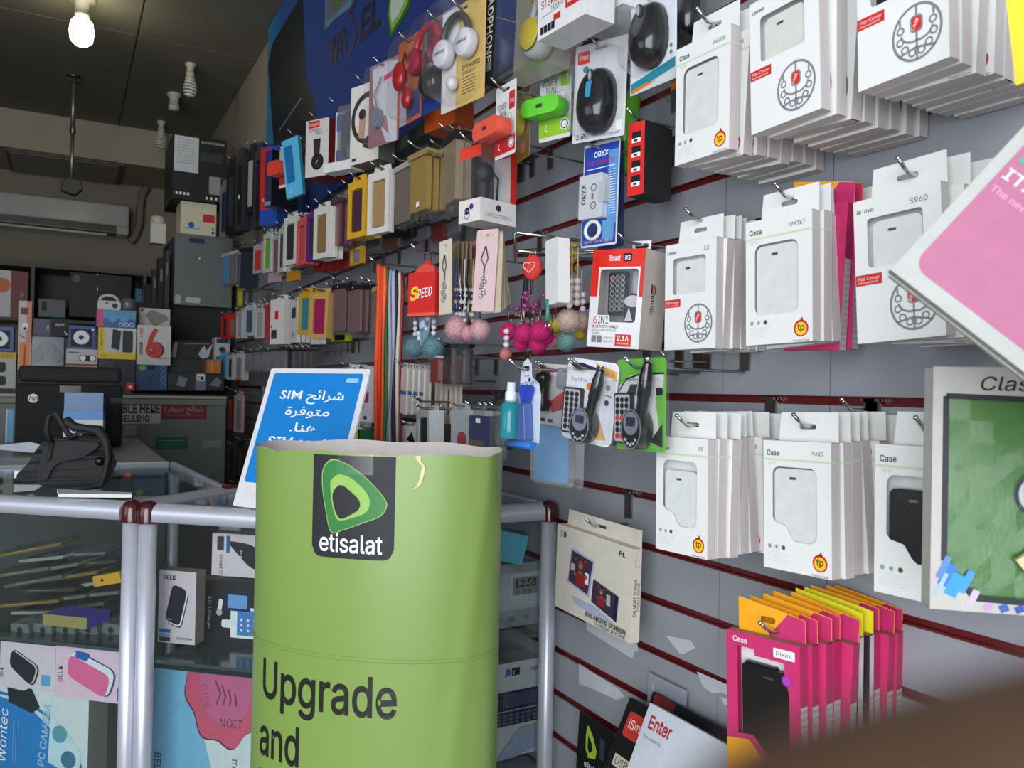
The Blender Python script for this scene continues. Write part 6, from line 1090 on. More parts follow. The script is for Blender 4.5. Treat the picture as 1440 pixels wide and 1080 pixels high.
# ---- goods inside
YD = -41.4
def gb(name, label, cat, L, Rr, Tt, B, D, dep, mat, lst, yaw=YD, edge=None, tilt=0): return carton(name, label, cat, fr(L, Rr, Tt, B, D=D, yaw=yaw), dep, mat, lst, edge=edge, tilt=tilt)
BXW = P(214, 196, 206, .45); BS = P(140, 124, 110, .6); PH = P(34, 36, 46, .3)
def phone_pic(cx, cz, w_, h_, col_, sl=.12, flip=1):
    s = sl*flip; q = lambda e, f: [(cx-w_-s-e, cz-h_+.05-f), (cx+w_-s+e, cz-h_-.03-f), (cx+w_+s+e, cz+h_-.05+f*.3), (cx-w_+s-e*.3, cz+h_+.03+f*.2)]
    return [('q', [(a_+.04, b_-.03) for a_, b_ in q(.01, .01)], P(28,34,60,.3), .3), ('q', [(a_+.02, b_-.012) for a_, b_ in q(.01, .01)], P(226,230,236,.4), .3), ('q', q(0, 0), col_, .3)]
gb('phone_case_carton', 'upright white and lilac BELK box with black phone picture in the angled counter', 'phone case box', 223, 275, 803, 905, 1.46, .028, BXW, [('t','BELK',.12,.88,.055,INK,{'wid':.34,'bold':.02})]+phone_pic(.48,.53,.20,.26,PH,.10)+[('t','BELK',.26,.32,.02,WHITE),('r',.04,.14,.34,.19,K['blue']),('r',.04,.09,.34,.13,K['sky']),('r',.05,.02,.34,.08,K['dgr']),('t','Smart Cover',.94,.06,.035,INK,{'al':'r','wid':.42})], edge=BS)
gb('phone_case_carton', 'white BELK Smart Cover box lying on its side behind the green totem', 'phone case box', 298, 392, 752, 812, 1.47, .03, BXW, phone_pic(.62,.48,.22,.34,PH,-.2)+[('t','Smart Cover',.12,.5,.09,INK,{'rot':-90,'wid':.42}),('r',.22,.55,.27,.95,K['blue']),('r',.08,.6,.18,.93,K['dgr']),('t','BELK',.43,.62,.05,WHITE,{'rot':-90})], edge=BS)
gb('charger_box', 'dark grey 4 in 1 Charger box with phone and tablet pictures', 'charger box', 277, 392, 818, 912, 1.50, .03, P(34,34,38,.4), [('t','4 in 1 Charger',.14,.75,.05,WHITE,{'rot':-90,'wid':.36}),('t','For smart phones and tablets',.04,.86,.025,WHITE,{'rot':-90,'wid':.5}),('r',.42,.16,.92,.62,WHITE),('r',.5,.2,.88,.58,P(70,130,200,.4)),('rr',.34,.56,.66,.84,P(30,40,80,.4),.03),('r',.38,.6,.62,.8,P(110,160,220,.4)),('rr',.31,.3,.47,.42,WHITE,.03),('s',[(.28,.55),(.30,.72)],.07,WHITE),('d',.28,.52,.05,K['lgr'])]+[('d',.56+.08*(k % 4),.28+.08*(k//4),.02,WHITE) for k in range(12)], edge=BS)
seal = [('r',0,0,.42,1,P(120,180,214,.45)),('p',[(.42,1),(.40,.6),(.56,0),(.2,0),(.2,1)],P(120,180,214,.45))]
sc_ = [(.60+(.30+.018*math.sin(R(a*8)))*math.cos(R(a)), .93+(.50+.03*math.sin(R(a*8)))*math.sin(R(a))) for a in range(180, 361, 5)]
SP = P(206, 84, 112, .4)
q = fr(208, 392, 948, 1120, D=1.46, yaw=YD)
carton('tablet_case_carton', 'light blue and white box with large pink wax seal print', 'tablet case box', q, .04, P(206,214,220,.45), seal+[('p',[(a_-.008, b_-.012) for a_, b_ in sc_]+[(.90,1),(.30,1)],P(90,30,50,.5)),('p',sc_+[(.90,1),(.30,1)],SP),('p',[(.60+.20*math.cos(R(a)), .93+.34*math.sin(R(a))) for a in range(180,361,10)]+[(.80,1),(.40,1)],P(196,96,140,.4)),('t','CREMELLA',.83,.92,.075,P(110,40,70,.4),{'rot':-100,'wid':.2}),('t','NOIT',.56,.58,.07,P(110,40,70,.4),{'wid':.17}),('t','EMINI',.40,.9,.06,P(170,70,100,.4),{'rot':-75,'wid':.16}),('t','Smart Protect',.90,.66,.06,P(150,110,120,.5),{'rot':-90,'wid':.4}),('t','BELK',.06,.30,.06,INK,{'rot':-90}),('t','ITALIAN',.66,.33,.04,INK,{'rot':-90})]+[('s',[(.52+.05*k,.95-.03*k),(.56+.04*k,.85-.02*k),(.53+.05*k,.76)],.012,P(120,50,90,.4)) for k in range(4)], edge=P(96,120,124,.5))
gb('phone_case_carton', 'white BELK box on its side with black phone, left counter', 'phone case box', 0, 78, 905, 968, 1.50, .03, BXW, [('t','BELK',.06,.2,.14,INK,{'rot':90,'wid':.14}),('q',[(.19,.46),(.23,.88),(.74,.5),(.62,.02)],P(40,44,60,.3)),('q',[(.19,.48),(.23,.86),(.71,.5),(.60,.05)],K['lgr']),('q',[(.17,.48),(.21,.84),(.68,.48),(.57,.06)],PH),('r',.76,.1,.92,.34,K['sky'])], edge=BS)
gb('phone_case_carton', 'pinkish BELK box on its side with pink phone, left counter', 'phone case box', 78, 176, 912, 985, 1.47, .03, P(222,190,208,.45), [('t','BELK',.10,.3,.10,INK,{'rot':90,'wid':.2}),('q',[(.2,.5),(.26,.98),(.90,.6),(.78,.04)],P(60,70,120,.4)),('q',[(.18,.5),(.24,.95),(.87,.6),(.76,.06)],P(220,222,230,.4)),('q',[(.3,.94),(.5,.90),(.46,.74),(.28,.8)],K['blue']),('q',[(.17,.44),(.2,.86),(.80,.5),(.72,.06)],P(224,100,150,.4)),('r',.9,.05,.96,.3,K['blue'])], edge=BS)
gb('camera_box', 'blue and white PC Camera box at the lower left', 'camera box', -6, 124, 968, 1090, 1.50, .05, P(206,212,214,.45), [('p',[(0,0),(.72,0),(.9,.2),(.6,.55),(.35,.78),(0,.86)],P(30,120,190,.4)),('s',[(0,.90),(.3,.86),(.6,.66),(.85,.36),(.97,.06)],.035,P(30,110,190,.4)),('p',[(.60,.72),(.58,.16),(.9,.02),(.94,.3),(.8,.5)],P(190,216,224,.4)),('d',.7,.5,.1,P(90,150,170,.4)),('d',.8,.22,.1,P(60,110,140,.4)),('p',[(.12,.97),(.3,.95),(.38,1.0),(.48,.78),(.4,.7),(.14,.8)],P(26,34,44,.4)),('t','PC CAMERA',.54,.1,.085,P(150,190,220,.4),{'rot':84,'wid':.58,'shear':.1,'bold':.02}),('t','Wontec',.12,.08,.11,WHITE,{'rot':88,'wid':.5,'shear':.2})]+[('s',[(.2+.03*k,.1),(.2+.03*k,.6)],.005,P(120,180,220,.4)) for k in range(3)], edge=P(150,150,140,.6))
# loose phone housings piled on the upper shelf of the left counter
hc = [P(96,98,90,.2), P(120,100,54,.22), P(90,96,92,.2), P(140,144,146,.2), P(66,66,62,.25), P(112,108,94,.22)]
dvec = Vector((.75, -.661)); nvec = Vector((.661, .75))
for i in range(18):
    px = 24+((i*47) % 112); py = 881-6.3*i; p = at_d(px, py, 1.585); L_ = .060+.008*(i % 3)
    m = MB(); m.plate(rrect(-L_, -.003, L_, .003, .0025), 0, .06, hc[(i*5) % 6]); m.plate(rrect(-L_*.9, .0032, L_*.9, .0042, .0004), .004, .056, P(60,62,60,.3)); m.stroke([(-L_*.6, .001), (L_*.3, .001)], .0008, -.0003, P(170,160,120,.2))
    tag(m.build('phone_housing', None, p, (R(6), R(-9+rnd.uniform(-5, 5)), R(YD+rnd.uniform(-10, 10)))), (ORD+['fifteenth','sixteenth','seventeenth','eighteenth'])[i]+' bagged phone housing counted from the bottom of the pile, left counter', 'phone housing', 'bagged phone housings')
p = at_d(150, 815, 1.53); m = MB(); m.plate(rrect(-.03,-.01,.03,.01,.002), 0, .03, P(206,150,40,.4)); m.flat(ell(-.01,0,.003), -.0005, BLACK); tag(m.build('yellow_tag', None, p, (0, R(-12), R(YD))), 'yellow punched tag at the right of the housings pile', 'tag')
gb('small_box', 'flat tan and violet box on the shelf edge, left counter', 'box', 60, 122, 866, 882, 1.49, .06, P(150,136,80,.5), [], edge=P(90,80,190,.4))
for i in range(5):
    p = at_d(28+32*i, 886, 1.52); m = MB(); m.plate(rrect(-.02,-.012,.02,.012,.004), 0, .05, P(104,112,110,.2)); m.lathe([(.0,-.001),(.006,-.001)], DARK, 10, (0,0,0), 'y'); tag(m.build('coin_cell_pack', None, p, (R(5), R(rnd.uniform(-6,4)), R(YD))), ORD[i]+' grey clear blister from the left under the housings pile', 'blister pack', 'grey clear blisters')
# wall counter goods
YW = 0
q = fr(690, 771, 792, 880, Y=1.36, yaw=2); loc, rz, w, h = q; t = thing('digital_clock', 'silver digital clock showing 12:38 in the wall counter', 'clock', loc, rz); SG = P(150,154,156,.35,.2)
m = MB(); m.plate(rrect(-w/2, 0, w/2, h, .004), 0, .03, SG); m.flat([(-w*.5, h*.26), (w*.47, h*.28), (w*.47, h*.86), (-w*.5, h*.84)], -.0004, P(170,174,178,.35)); cb = m.build('body', t, bevel=.002)
m = MB(); m.plate(rrect(-w*.2, h*.34, w*.36, h*.84, .002), -.003, .0, P(176,180,184,.3)); m.flat(rrect(-w*.14, h*.50, w*.30, h*.78, .001), -.0032, P(120,128,122,.3)); m.text('12:38', -w*.10, h*.625, h*.12, -.0034, P(10,12,14,.5), wid=w*.36, shear=.06, bold=.03); m.text('8 25', -w*.10, h*.53, h*.055, -.0034, P(24,28,30,.4), wid=w*.28); m.stroke([(w*.05,h*.4),(w*.15,h*.4),(w*.15,h*.46),(w*.05,h*.46),(w*.05,h*.4)], .0005, -.0032, K['gry']); m.build('display_panel', t)
m = MB()
for k in range(4): m.plate(rrect(-w*.44+w*.25*k, h*.09, -w*.34+w*.25*k, h*.17, .001), -.002, 0, P(120,124,128,.4)); m.text(('SET','MODE','SNZ','+')[k], -w*.39+w*.25*k, h*.11, h*.03, -.0022, DARK, 0, 'c')
m.build('buttons', cb)
gb('teal_box', 'teal box standing on the silver clock', 'box', 684, 735, 748, 790, 1.50, .05, P(60,150,180,.4), [('r',.1,.1,.3,.3,K['teal'])], yaw=-20, tilt=R(12))
q = fr(688, 770, 930, 1062, Y=1.35, yaw=2); carton('phone_carton', 'grey NOKIA phone box with dark blue keyboard phone picture', 'phone box', q, .06, P(190,190,196,.45), [('t','NOKIA',.68,.88,.04,INK,{'wid':.24,'bold':.02}),('t','7210c',.74,.84,.025,K['gry']),('r',.36,.86,.50,.94,K['blk']),('t','1',.38,.875,.04,WHITE),('p',[(.24,.85),(.34,.87),(.33,.93),(.28,.95)],K['blue']),('rr',.10,.5,.90,.70,P(30,34,60,.25),.04),('r',.22,.53,.8,.67,P(60,66,96,.3)),('rr',.06,.34,.92,.49,P(34,38,64,.3),.03)]+[('r',.12+.1*k,.44-.04*j,.19+.1*k,.465-.04*j,P(90,96,120,.4)) for k in range(8) for j in range(3)]+[('p',[(.1,.0),(.5,.3),(.98,.3),(.98,.1),(.4,0)],P(150,158,184,.4)),('r',0,0,.03,1,K['blue'])], edge=P(170,166,160,.6))
# ---------------------------------------------------------------- blue SIM card sign
b0 = at_z(327, 711, 1.046); b1 = at_z(462, 718, 1.046); lean = R(20); hd = (b1-b0); hd.z = 0
yawS = math.atan2(-1, 0)
rzs = R(-28.8-27+0); wS = .155; hS = .205
# heading: faces left of the camera so that leaning back shifts its top to the right
rzs = R(-58); 
t = thing('sim_sign', 'leaning white and blue sign in Arabic and English about SIM cards', 'sign', b0, (R(-19), 0, rzs)); dl = ray(327, 711); 
u = Vector((math.cos(rzs), math.sin(rzs), 0)); n2 = Vector((math.sin(rzs), -math.cos(rzs), 0)); rr_ = ray(470, 719); tpar = (b0-C0).dot(n2)/rr_.dot(n2); wS = ((C0+rr_*tpar)-b0).dot(u); 
upv = Vector((0, 0, math.cos(R(19))))+Vector((-math.sin(rzs), math.cos(rzs), 0))*math.sin(R(19)); nn = u.cross(upv).normalized(); rt_ = ray(359, 518); tp_ = (b0-C0).dot(nn)/rt_.dot(nn); hS = ((C0+rt_*tp_)-b0).dot(upv)
m = MB(); SB = P(22, 128, 206, .35); m.plate(rrect(0, 0, wS, hS, .004), 0, .004, P(220,218,222,.5)); m.flat(rrect(wS*.05, hS*.17, wS*.95, hS*.965, .005), -.0004, SB)
Wt = P(240,242,246,.5); zz = lambda f: hS*f
m.text('SIM \ufea2\ufe8b\ufe8d\ufeae\ufeb7', wS*.5, zz(.775), hS*.062, -.0008, Wt, 0, 'c', bold=.012, wid=wS*.64)
m.text('\ufe93\ufeae\ufed3\ufeee\ufe98\ufee3', wS*.5, zz(.66), hS*.062, -.0008, Wt, 0, 'c', bold=.012, wid=wS*.44); m.text('.\ufe8e\ufee8\ufeeb', wS*.5, zz(.545), hS*.062, -.0008, Wt, 0, 'c', bold=.012, wid=wS*.26)
m.text('SIM cards', wS*.5, zz(.435), hS*.064, -.0008, Wt, 0, 'c', bold=.015, wid=wS*.64); m.text('available here.', wS*.5, zz(.33), hS*.064, -.0008, Wt, 0, 'c', bold=.015, wid=wS*.74)
m.flat(rrect(wS*.80, hS*.90, wS*.92, hS*.93, .003), -.0008, P(150,200,230,.5)); m.build('sign_board', t, bevel=.001)
m = MB(); m.box(wS*.4, .004, .0, wS*.6, .006, hS*.6, P(190,188,184,.6)); m.xf(Matrix.Rotation(R(-20), 4, 'X')); m.build('strut', t)
# ---------------------------------------------------------------- green totem
A = at_d(372, 625, 1.16); B = at_d(703.5, 636.5, 1.075); zT = .5*(A.z+B.z); A = Vector((A.x, A.y)); B = Vector((B.x, B.y)); M_ = (A+B)/2; ux = (B-A)/2; ha = ux.length; ux.normalize(); ny = Vector((ux.y, -ux.x))
if ny.dot(Vector((0, 0))-M_) < 0: ny = -ny
NF = 60; FB, BB = .095, .115
def front(tt): a = math.pi*(1-tt); return M_+ux*(ha*math.cos(a))+ny*(FB*math.sin(a)**.92)
def backp(tt): a = math.pi*(1-tt); return M_+ux*(ha*math.cos(a))-ny*(BB*math.sin(a)**.92)
fpts = [front(i/400) for i in range(401)]; cum = [0]
for a, b in zip(fpts, fpts[1:]): cum.append(cum[-1]+(b-a).length)
ARC = cum[-1]
def arc_pt(s_):
    s_ = max(0, min(ARC-1e-6, s_)); lo_, hi_ = 0, 400
    while hi_-lo_ > 1:
        mid = (lo_+hi_)//2
        if cum[mid] <= s_: lo_ = mid
        else: hi_ = mid
    f_ = (s_-cum[lo_])/(cum[hi_]-cum[lo_]); p = fpts[lo_].lerp(fpts[hi_], f_); tg = (fpts[hi_]-fpts[lo_]).normalized(); nrm = Vector((tg.y, -tg.x))
    if nrm.dot(ny) < -.01: nrm = -nrm
    return p, nrm
def crease(s_, z):   # gentle dents in the cardboard
    return .0016*math.sin(s_*38+z*5)*math.exp(-max(0, (zT-z))*5)+.0022*math.exp(-((s_-ARC*.93+.12*(zT-z))/.012)**2)
t = thing('cardboard_totem', 'tall green and black operator cardboard totem, torn at its top rim', 'cardboard totem', (M_.x, M_.y, 0)); OT = t.location
gm = bpy.data.materials.new('totem_print'); gm.use_nodes = True; nt = gm.node_tree; bs = nt.nodes['Principled BSDF']; nz = nt.nodes.new('ShaderNodeTexNoise'); nz.inputs['Scale'].default_value = 3; rp = nt.nodes.new('ShaderNodeValToRGB'); e = rp.color_ramp.elements
e[0].position = .3; e[0].color = (lin(122), lin(150), lin(72), 1); e[1].position = .7; e[1].color = (lin(127), lin(155), lin(76), 1); tc = nt.nodes.new('ShaderNodeTexCoord'); nt.links.new(tc.outputs['Object'], nz.inputs[0]); nt.links.new(nz.outputs[0], rp.inputs[0]); nt.links.new(rp.outputs[0], bs.inputs['Base Color']); bs.inputs['Roughness'].default_value = .42; bs.inputs['Coat Weight'].default_value = .15; bs.inputs['Coat Roughness'].default_value = .25
def rim(tt): return zT+.0015*math.sin(tt*19)-.003*math.exp(-((tt-.70)/.02)**2)+.0012*math.sin(tt*47)
m = MB(); cols_ = 90; zs = [0, .3, .6, .80, .90, .96, 1.0]; zs = [z*1 for z in zs]; rows_ = 26
for shell in (0, 1):     # printed outside and pale inside
    v = []
    for j in range(rows_+1):
        for i in range(cols_+1):
            tt = i/cols_; s_ = ARC*tt; p, nr = arc_pt(s_); zt = rim(tt); z = zt*(j/rows_)**.6; off = crease(s_, z)-(.0012 if shell else 0); q = p+nr*off; v.append((q.x-OT.x, q.y-OT.y, z))
    f = [(j*(cols_+1)+i, j*(cols_+1)+i+1, (j+1)*(cols_+1)+i+1, (j+1)*(cols_+1)+i) for j in range(rows_) for i in range(cols_)]
    if shell: f = [q[::-1] for q in f]
    m.add(v, f, gm if not shell else P(214,206,200,.8), True)
    v = []
    for j in (0, 1):
        for i in range(cols_+1):
            tt = i/cols_; p = backp(tt); q = p+ny*(.0012 if shell else 0); v.append((q.x-OT.x, q.y-OT.y, (zT+.003+.0015*math.sin(tt*23)) if j else 0))
    f = [(i, cols_+1+i, cols_+2+i, i+1) for i in range(cols_)]
    if shell: f = [q[::-1] for q in f]
    m.add(v, f, gm if not shell else P(214,206,200,.8), True)
m.build('tube', t)
def decal(mb, s0=0): 
    # local x is arc length from the left crease, z height; wrap on to the front
    def fn(x, y, z): p, nr = arc_pt(x); q = p+nr*(crease(x, z)+.0005-y); return (q.x-OT.x, q.y-OT.y, z)
    return mb.warp(fn, s0)
def s_at(x, y):   # arc length where the picture column x meets the front
    best = None
    for k in range(0, 401):
        P_k = fpts[k]; v_ = Vector((P_k.x, P_k.y, EYE))-C0; D_ = v_.dot(FW); z_ = 0; xx = CX+F*(v_.dot(RT))/D_
        if best is None or abs(xx-x) < best[0]: best = (abs(xx-x), cum[k], D_)
    return best[1], best[2]
def sz(x, y):
    s_, D_ = s_at(x, y); p, _ = arc_pt(s_); d = ray(x, y); k = Vector((p.x, p.y)).length/Vector((d.x, d.y)).length; return s_, EYE+d.z*k
def fine(mb, s0):   # split long faces so prints follow the curve
    return mb
def gridrect(m, x0, x1, z0f, z1f, y, mt, n=24, rb=0):
    v = []; 
    for i in range(n+1):
        u = i/n; x = x0+(x1-x0)*u; ed = min(x-x0, x1-x); zb = z0f+(rb-math.sqrt(max(0, rb*rb-(rb-ed)**2)) if ed < rb else 0); v += [(x, y, zb), (x, y, z1f-.0006 if False else z1f)]
    m.add(v, [(2*i, 2*i+2, 2*i+3, 2*i+1) for i in range(n)], mt)
sL, zb1 = sz(443, 775); sR, zb2 = sz(559, 780); m = MB(); y = 0; BK = P(26, 27, 32, .6)
gridrect(m, sL, sR, sz(500, 786)[1], zT-.003, 0, BK, 24, .014)
ls, lz = sz(499, 700); k_ = (sR-sL)
def drop(sc_x, sc_z, y_, mt, pts):
    P2_ = [(ls+a*k_*sc_x, lz+b*k_*sc_z) for a, b in pts]; N_ = 12; m.flat(P2_, y_, mt)
def smooth_poly(ctrl, n=8):   # closed Catmull-Rom
    out = []; L = len(ctrl)
    for i in range(L):
        p0, p1, p2, p3 = ctrl[i-1], ctrl[i], ctrl[(i+1) % L], ctrl[(i+2) % L]
        for k in range(n):
            u_ = k/n; out.append(tuple(.5*((2*p1[c])+(-p0[c]+p2[c])*u_+(2*p0[c]-5*p1[c]+4*p2[c]-p3[c])*u_*u_+(-p0[c]+3*p1[c]-3*p2[c]+p3[c])*u_**3) for c in (0, 1)))
    return out
def colfill(m, pts, y, mt, n=40):
    # fill an outline in narrow upright columns so that it can follow the curved card
    x0 = min(p[0] for p in pts)+1e-5; x1 = max(p[0] for p in pts)-1e-5; v = []
    for i in range(n+1):
        x = x0+(x1-x0)*(.5-.5*math.cos(math.pi*i/n)); zs_ = []
        for a, b in zip(pts, pts[1:]+pts[:1]):
            if (a[0]-x)*(b[0]-x) <= 0 and a[0] != b[0]: zs_.append(a[1]+(b[1]-a[1])*(x-a[0])/(b[0]-a[0]))
        v += [(x, y, min(zs_)), (x, y, max(zs_))]
    m.add(v, [(2*i, 2*i+2, 2*i+3, 2*i+1) for i in range(n)], mt)
GD = P(44, 120, 54, .5); GL = P(142, 184, 84, .5)
outer = smooth_poly([(-.37,.28),(-.30,.39),(-.18,.41),(.01,.33),(.22,.17),(.37,0),(.39,-.09),(.32,-.19),(.13,-.27),(-.10,-.36),(-.25,-.39),(-.32,-.16),(-.37,.09)][::-1])
inner = smooth_poly([(-.27,.15),(-.24,.21),(-.15,.26),(-.01,.22),(.15,.09),(.21,-.03),(.17,-.15),(.02,-.22),(-.15,-.26),(-.21,-.19),(-.25,-.05)][::-1]); hole_ = smooth_poly([(-.24,0),(-.21,.09),(-.13,.14),(-.01,.07),(.09,-.03),(.085,-.12),(-.01,-.19),(-.13,-.24),(-.2,-.16)][::-1])
for pts, sc2, yy, mt in ((outer, 1.03, -.0003, GL), (outer, 1.0, -.0006, GD), (inner, 1, -.0009, GL), (hole_, 1, -.0012, BK)):
    colfill(m, [(ls+a*k_*sc2*1.0, lz+b*k_*sc2*1.0) for a, b in pts], yy, mt)
ts, tz = sz(455, 775); te, _ = sz(543, 778); m.text('etisalat', ts, sz(500, 777)[1], .025*k_/.125, -.0006, P(240,242,244,.4), 0, 'l', bold=.01, wid=te-ts)
decal(m); m.build('logo_panel', t)
def word(txt, x0, yb, x1, yb1, hgt):
    m = MB(); a_ = sz(x0, yb); b_ = sz(x1, yb1); m.text(txt, a_[0], (a_[1]+b_[1])/2, hgt, 0, P(30, 32, 28, .4), 0, 'l', bold=.012, wid=b_[0]-a_[0]); decal(m); return m
capH = sz(470, 962)[1]-sz(470, 1003)[1]
hU = sz(390, 924)[1]-sz(390, 976)[1]
m = word('Upgrade', 380, 976, 567, 1010, hU); m2 = word('and', 377, 1055, 432, 1078, hU)
a_ = sz(377, 1130); m3 = MB(); m3.text('Win', a_[0], a_[1], hU, 0, P(30, 32, 28, .4), bold=.018); decal(m3)
m.build('lettering', t); m2.build('lettering', t); m3.build('lettering', t)
m = MB(); pts = [sz(x, y_) for x, y_ in ((590,641),(592,648),(598,656),(597,664),(595,672),(593,680),(590,684),(584,688))]; off = [(0,.0035),(0,.0022),(0,.0018),(0,.0022),(0,.002),(0,.002),(0,.0015),(0,.0008)]
v = []
for (s_, z_), (_, wd) in zip(pts, off): v += [(s_-wd, -.0012, z_), (s_+wd, -.0016, z_)]
m.add(v, [(2*i, 2*i+2, 2*i+3, 2*i+1) for i in range(len(pts)-1)], P(222,206,160,.8)); decal(m); m.build('tear', t)
m = MB(); zc = sz(548, 930)[1]; v = []
for i in range(41): s_ = ARC*i/40; v += [(s_, -.0002, zc-.0022), (s_, -.0014, zc-.0010), (s_, -.0002, zc+.0004), (s_, -.0012, zc+.0014), (s_, -.0002, zc+.0024)]
m.add(v, [(5*i+j, 5*i+5+j, 5*i+6+j, 5*i+1+j) for i in range(40) for j in range(4)], gm, True); decal(m); m.build('fold_seam', t)
# clear tape over the rim
m = MB(); a0 = sz(478, 640); a1 = sz(528, 668); gridrect(m, a0[0], a1[0], a1[1], zT-.001, -.002, BLIS, 8); decal(m); m.build('clear_tape', t)
# ---------------------------------------------------------------- on the left counter
def at_top(x, y): return at_z(x, y, 1.046)
p = at_top(95, 686); t = thing('shoulder_bag', 'crumpled black bag with straps lying on the left glass counter', 'bag', p, R(-30)); BG = P(20, 20, 22, .55, 0, .1, 40, .4)
def blob(name, c, r, seed, amp=.16, pw=1.5, sub=1):
    rb = random.Random(seed); n, k = 28, 16; v = []; ph = [rb.uniform(0, 6.28) for _ in range(8)]
    for i in range(k+1):
        th_ = math.pi*i/k
        for j in range(n):
            a = 2*math.pi*j/n; q_ = 1+amp*(math.sin(3*a+ph[0])*math.sin(2*th_+ph[1])*.6+.5*math.sin(5*a+ph[2]+2*th_)*math.sin(th_*3+ph[3])+.35*math.sin(9*a+ph[4])*math.sin(th_*5+ph[5]))
            z = -math.cos(th_); zc_ = c[2]+r[2]*q_*z; v.append((c[0]+r[0]*q_*math.sin(th_)*math.cos(a), c[1]+r[1]*q_*math.sin(th_)*math.sin(a), max(zc_, .001)))
    m = MB(); m.add(v, [(i*n+j, i*n+(j+1) % n, (i+1)*n+(j+1) % n, (i+1)*n+j) for i in range(k) for j in range(n)], BG, True); m.build(name, t, sub=sub)
t.rotation_euler = (0, 0, R(-6)); FB_ = P(18, 18, 20, .7, 0, .12, 60, .5)
o_ = soft([(-.092,.018),(-.066,.050),(-.050,.088),(-.012,.098),(.040,.102),(.070,.086),(.082,.05),(.079,.018),(.055,.0),(-.028,.0),(-.055,.016)], .4, 3)
m = MB(); m.plate(o_, -.012, .045, FB_, smooth=False); rb = random.Random(4); m.v = [(a_+rb.uniform(-.0022,.0022), b_+(.010 if c_2 > .07 else 0)*(1 if b_ < 0 else -1)+rb.uniform(-.002,.002), max(.0005, c_2+rb.uniform(-.0022,.0022))) for a_, b_, c_2 in m.v]; bb_ = m.build('bag_body', t, bevel=.012, seg=3)
m = MB(); m.plate(soft([(-.05,.02),(-.042,.082),(-.008,.094),(.062,.088),(.03,.06),(-.02,.05),(-.034,.016)], .4, 3), -.019, -.010, FB_); m.build('bag_flap', t, bevel=.004)
m = MB(); m.tube([(-.030,-.005,.088),(-.038,-.006,.112),(-.034,-.006,.138),(-.022,-.006,.146),(-.012,-.006,.125),(.0,-.006,.104),(.012,-.006,.098)], .0055, FB_, 8); m.build('strap', t)
m = MB(); m.tube([(-.022,.01,.12),(-.002,.0,.128),(.010,-.004,.118),(.030,-.008,.116),(.052,-.012,.112),(.066,-.02,.092),(.071,-.026,.06),(.067,-.03,.03),(.060,-.032,.006),(.030,-.036,.003),(-.01,-.034,.003)], [.006,.011,.009,.007,.011,.008,.0055,.0055,.0055,.005,.004], FB_, 10); m.build('strap', t)
m = MB(); m.tube([(-.045,.0,.03),(-.030,-.018,.06),(-.026,-.018,.09)], .005, FB_, 8); m.tube([(.0,-.01,.096),(.02,-.012,.108),(.045,-.008,.104)], .004, FB_, 8); m.build('strap', t)
m = MB(); m.lathe([(.0085,0),(.009,-.004),(.0,-.005)], P(8,8,9,.3), 16, (.056, -.012, .052), 'y'); m.build('snap_button', t)
m = MB(); pts = [at_top(x, y) for x, y in ((80,692),(186,697),(185,700),(82,699))]; c = sum(pts, Vector())/4; v = [(p-c)+Vector((0, 0, z)) for z in (0, .006) for p in pts]; m.add(v, [(0,1,2,3)[::-1], (4,5,6,7), (0,1,5,4), (1,2,6,5), (2,3,7,6), (3,0,4,7)], P(214,216,216,.6)); tag(m.build('white_booklet', None, c), 'thin white booklet along the front rail of the left counter', 'booklet')
m = MB(); p = at_z(42, 640, 1.06); m.plate([(-.085, 0), (.07, -.012), (.085, .004), (.01, .022), (-.09, .01)], -.012, -.010, P(190,196,206,.6)); tag(m.build('loose_paper', None, at_d(40, 632, 2.3), (0, 0, R(-25))), 'loose white sheet lying left of the black bag', 'paper')
m = MB(); m.plate([(-.03, 0), (.03, 0), (.012, .012), (-.03, .016)], -.004, -.002, WHITE); tag(m.build('paper_corner', None, at_top(42, 672), (0, 0, R(-20))), 'small white paper corner under the left end of the black bag', 'paper')
# box of SIM packs and the printer
q = fr(89, 145, 544, 629, D=2.42, yaw=-8); loc, rz, w, h = q; loc.z = 1.041; t = thing('sim_pack_box', 'blue and white dispenser box standing in front of the black printer', 'dispenser box', loc, rz)
m = MB(); m.box(-w/2, 0, 0, w/2, .06, h*.55, P(196,200,202,.5)); m.build('carton', t); m = MB(); m.box(-w/2, -.001, h*.55, w/2, .06, h*.68, P(36,120,190,.4)); m.build('blue_rim', t)
m = MB(); m.box(-w*.49, .003, h*.68, w*.49, .055, h, P(40,96,150,.35))
for k in range(7): m.rect(-w*.46, h*(.70+.04*k), w*.46, h*(.715+.04*k), .002, P(70,116,160,.4))
m.build('blue_packs', t)
q = fr(21, 172, 519, 633, D=2.62, yaw=-3); loc, rz, w, h = q; loc.z = 1.041; t = thing('printer', 'large black printer with round white hp logo on the service counter', 'printer', loc, rz); PB = P(14, 14, 16, .8)
m = MB(); m.box(-w/2, 0, 0, w/2, .28, h*.78, PB); m.build('body', t, bevel=.01); m = MB(); m.box(-w*.48, .01, h*.80, w*.48, .27, h, P(17,17,19,.75)); m.build('scanner_lid', t, bevel=.01)
m = MB(); m.plate(ell(-w*.34, h*.60, h*.055), -.002, .001, P(196,198,196,.4)); m.text('hp', -w*.34, h*.575, h*.06, -.0026, PB, 0, 'c', shear=.25); m.build('logo_badge', t)
m = MB(); m.box(-w*.1, -.002, h*.68, w*.1, .001, h*.76, P(8,8,9,.3)); m.build('control_panel', t); m = MB(); m.box(w*.38, -.003, h*.55, w*.5, .001, h*.62, K['dgr']); m.build('card_slot', t); m = MB(); m.box(-w*.1, -.05, h*.08, w*.42, .02, h*.12, PB); m.build('paper_tray', t)
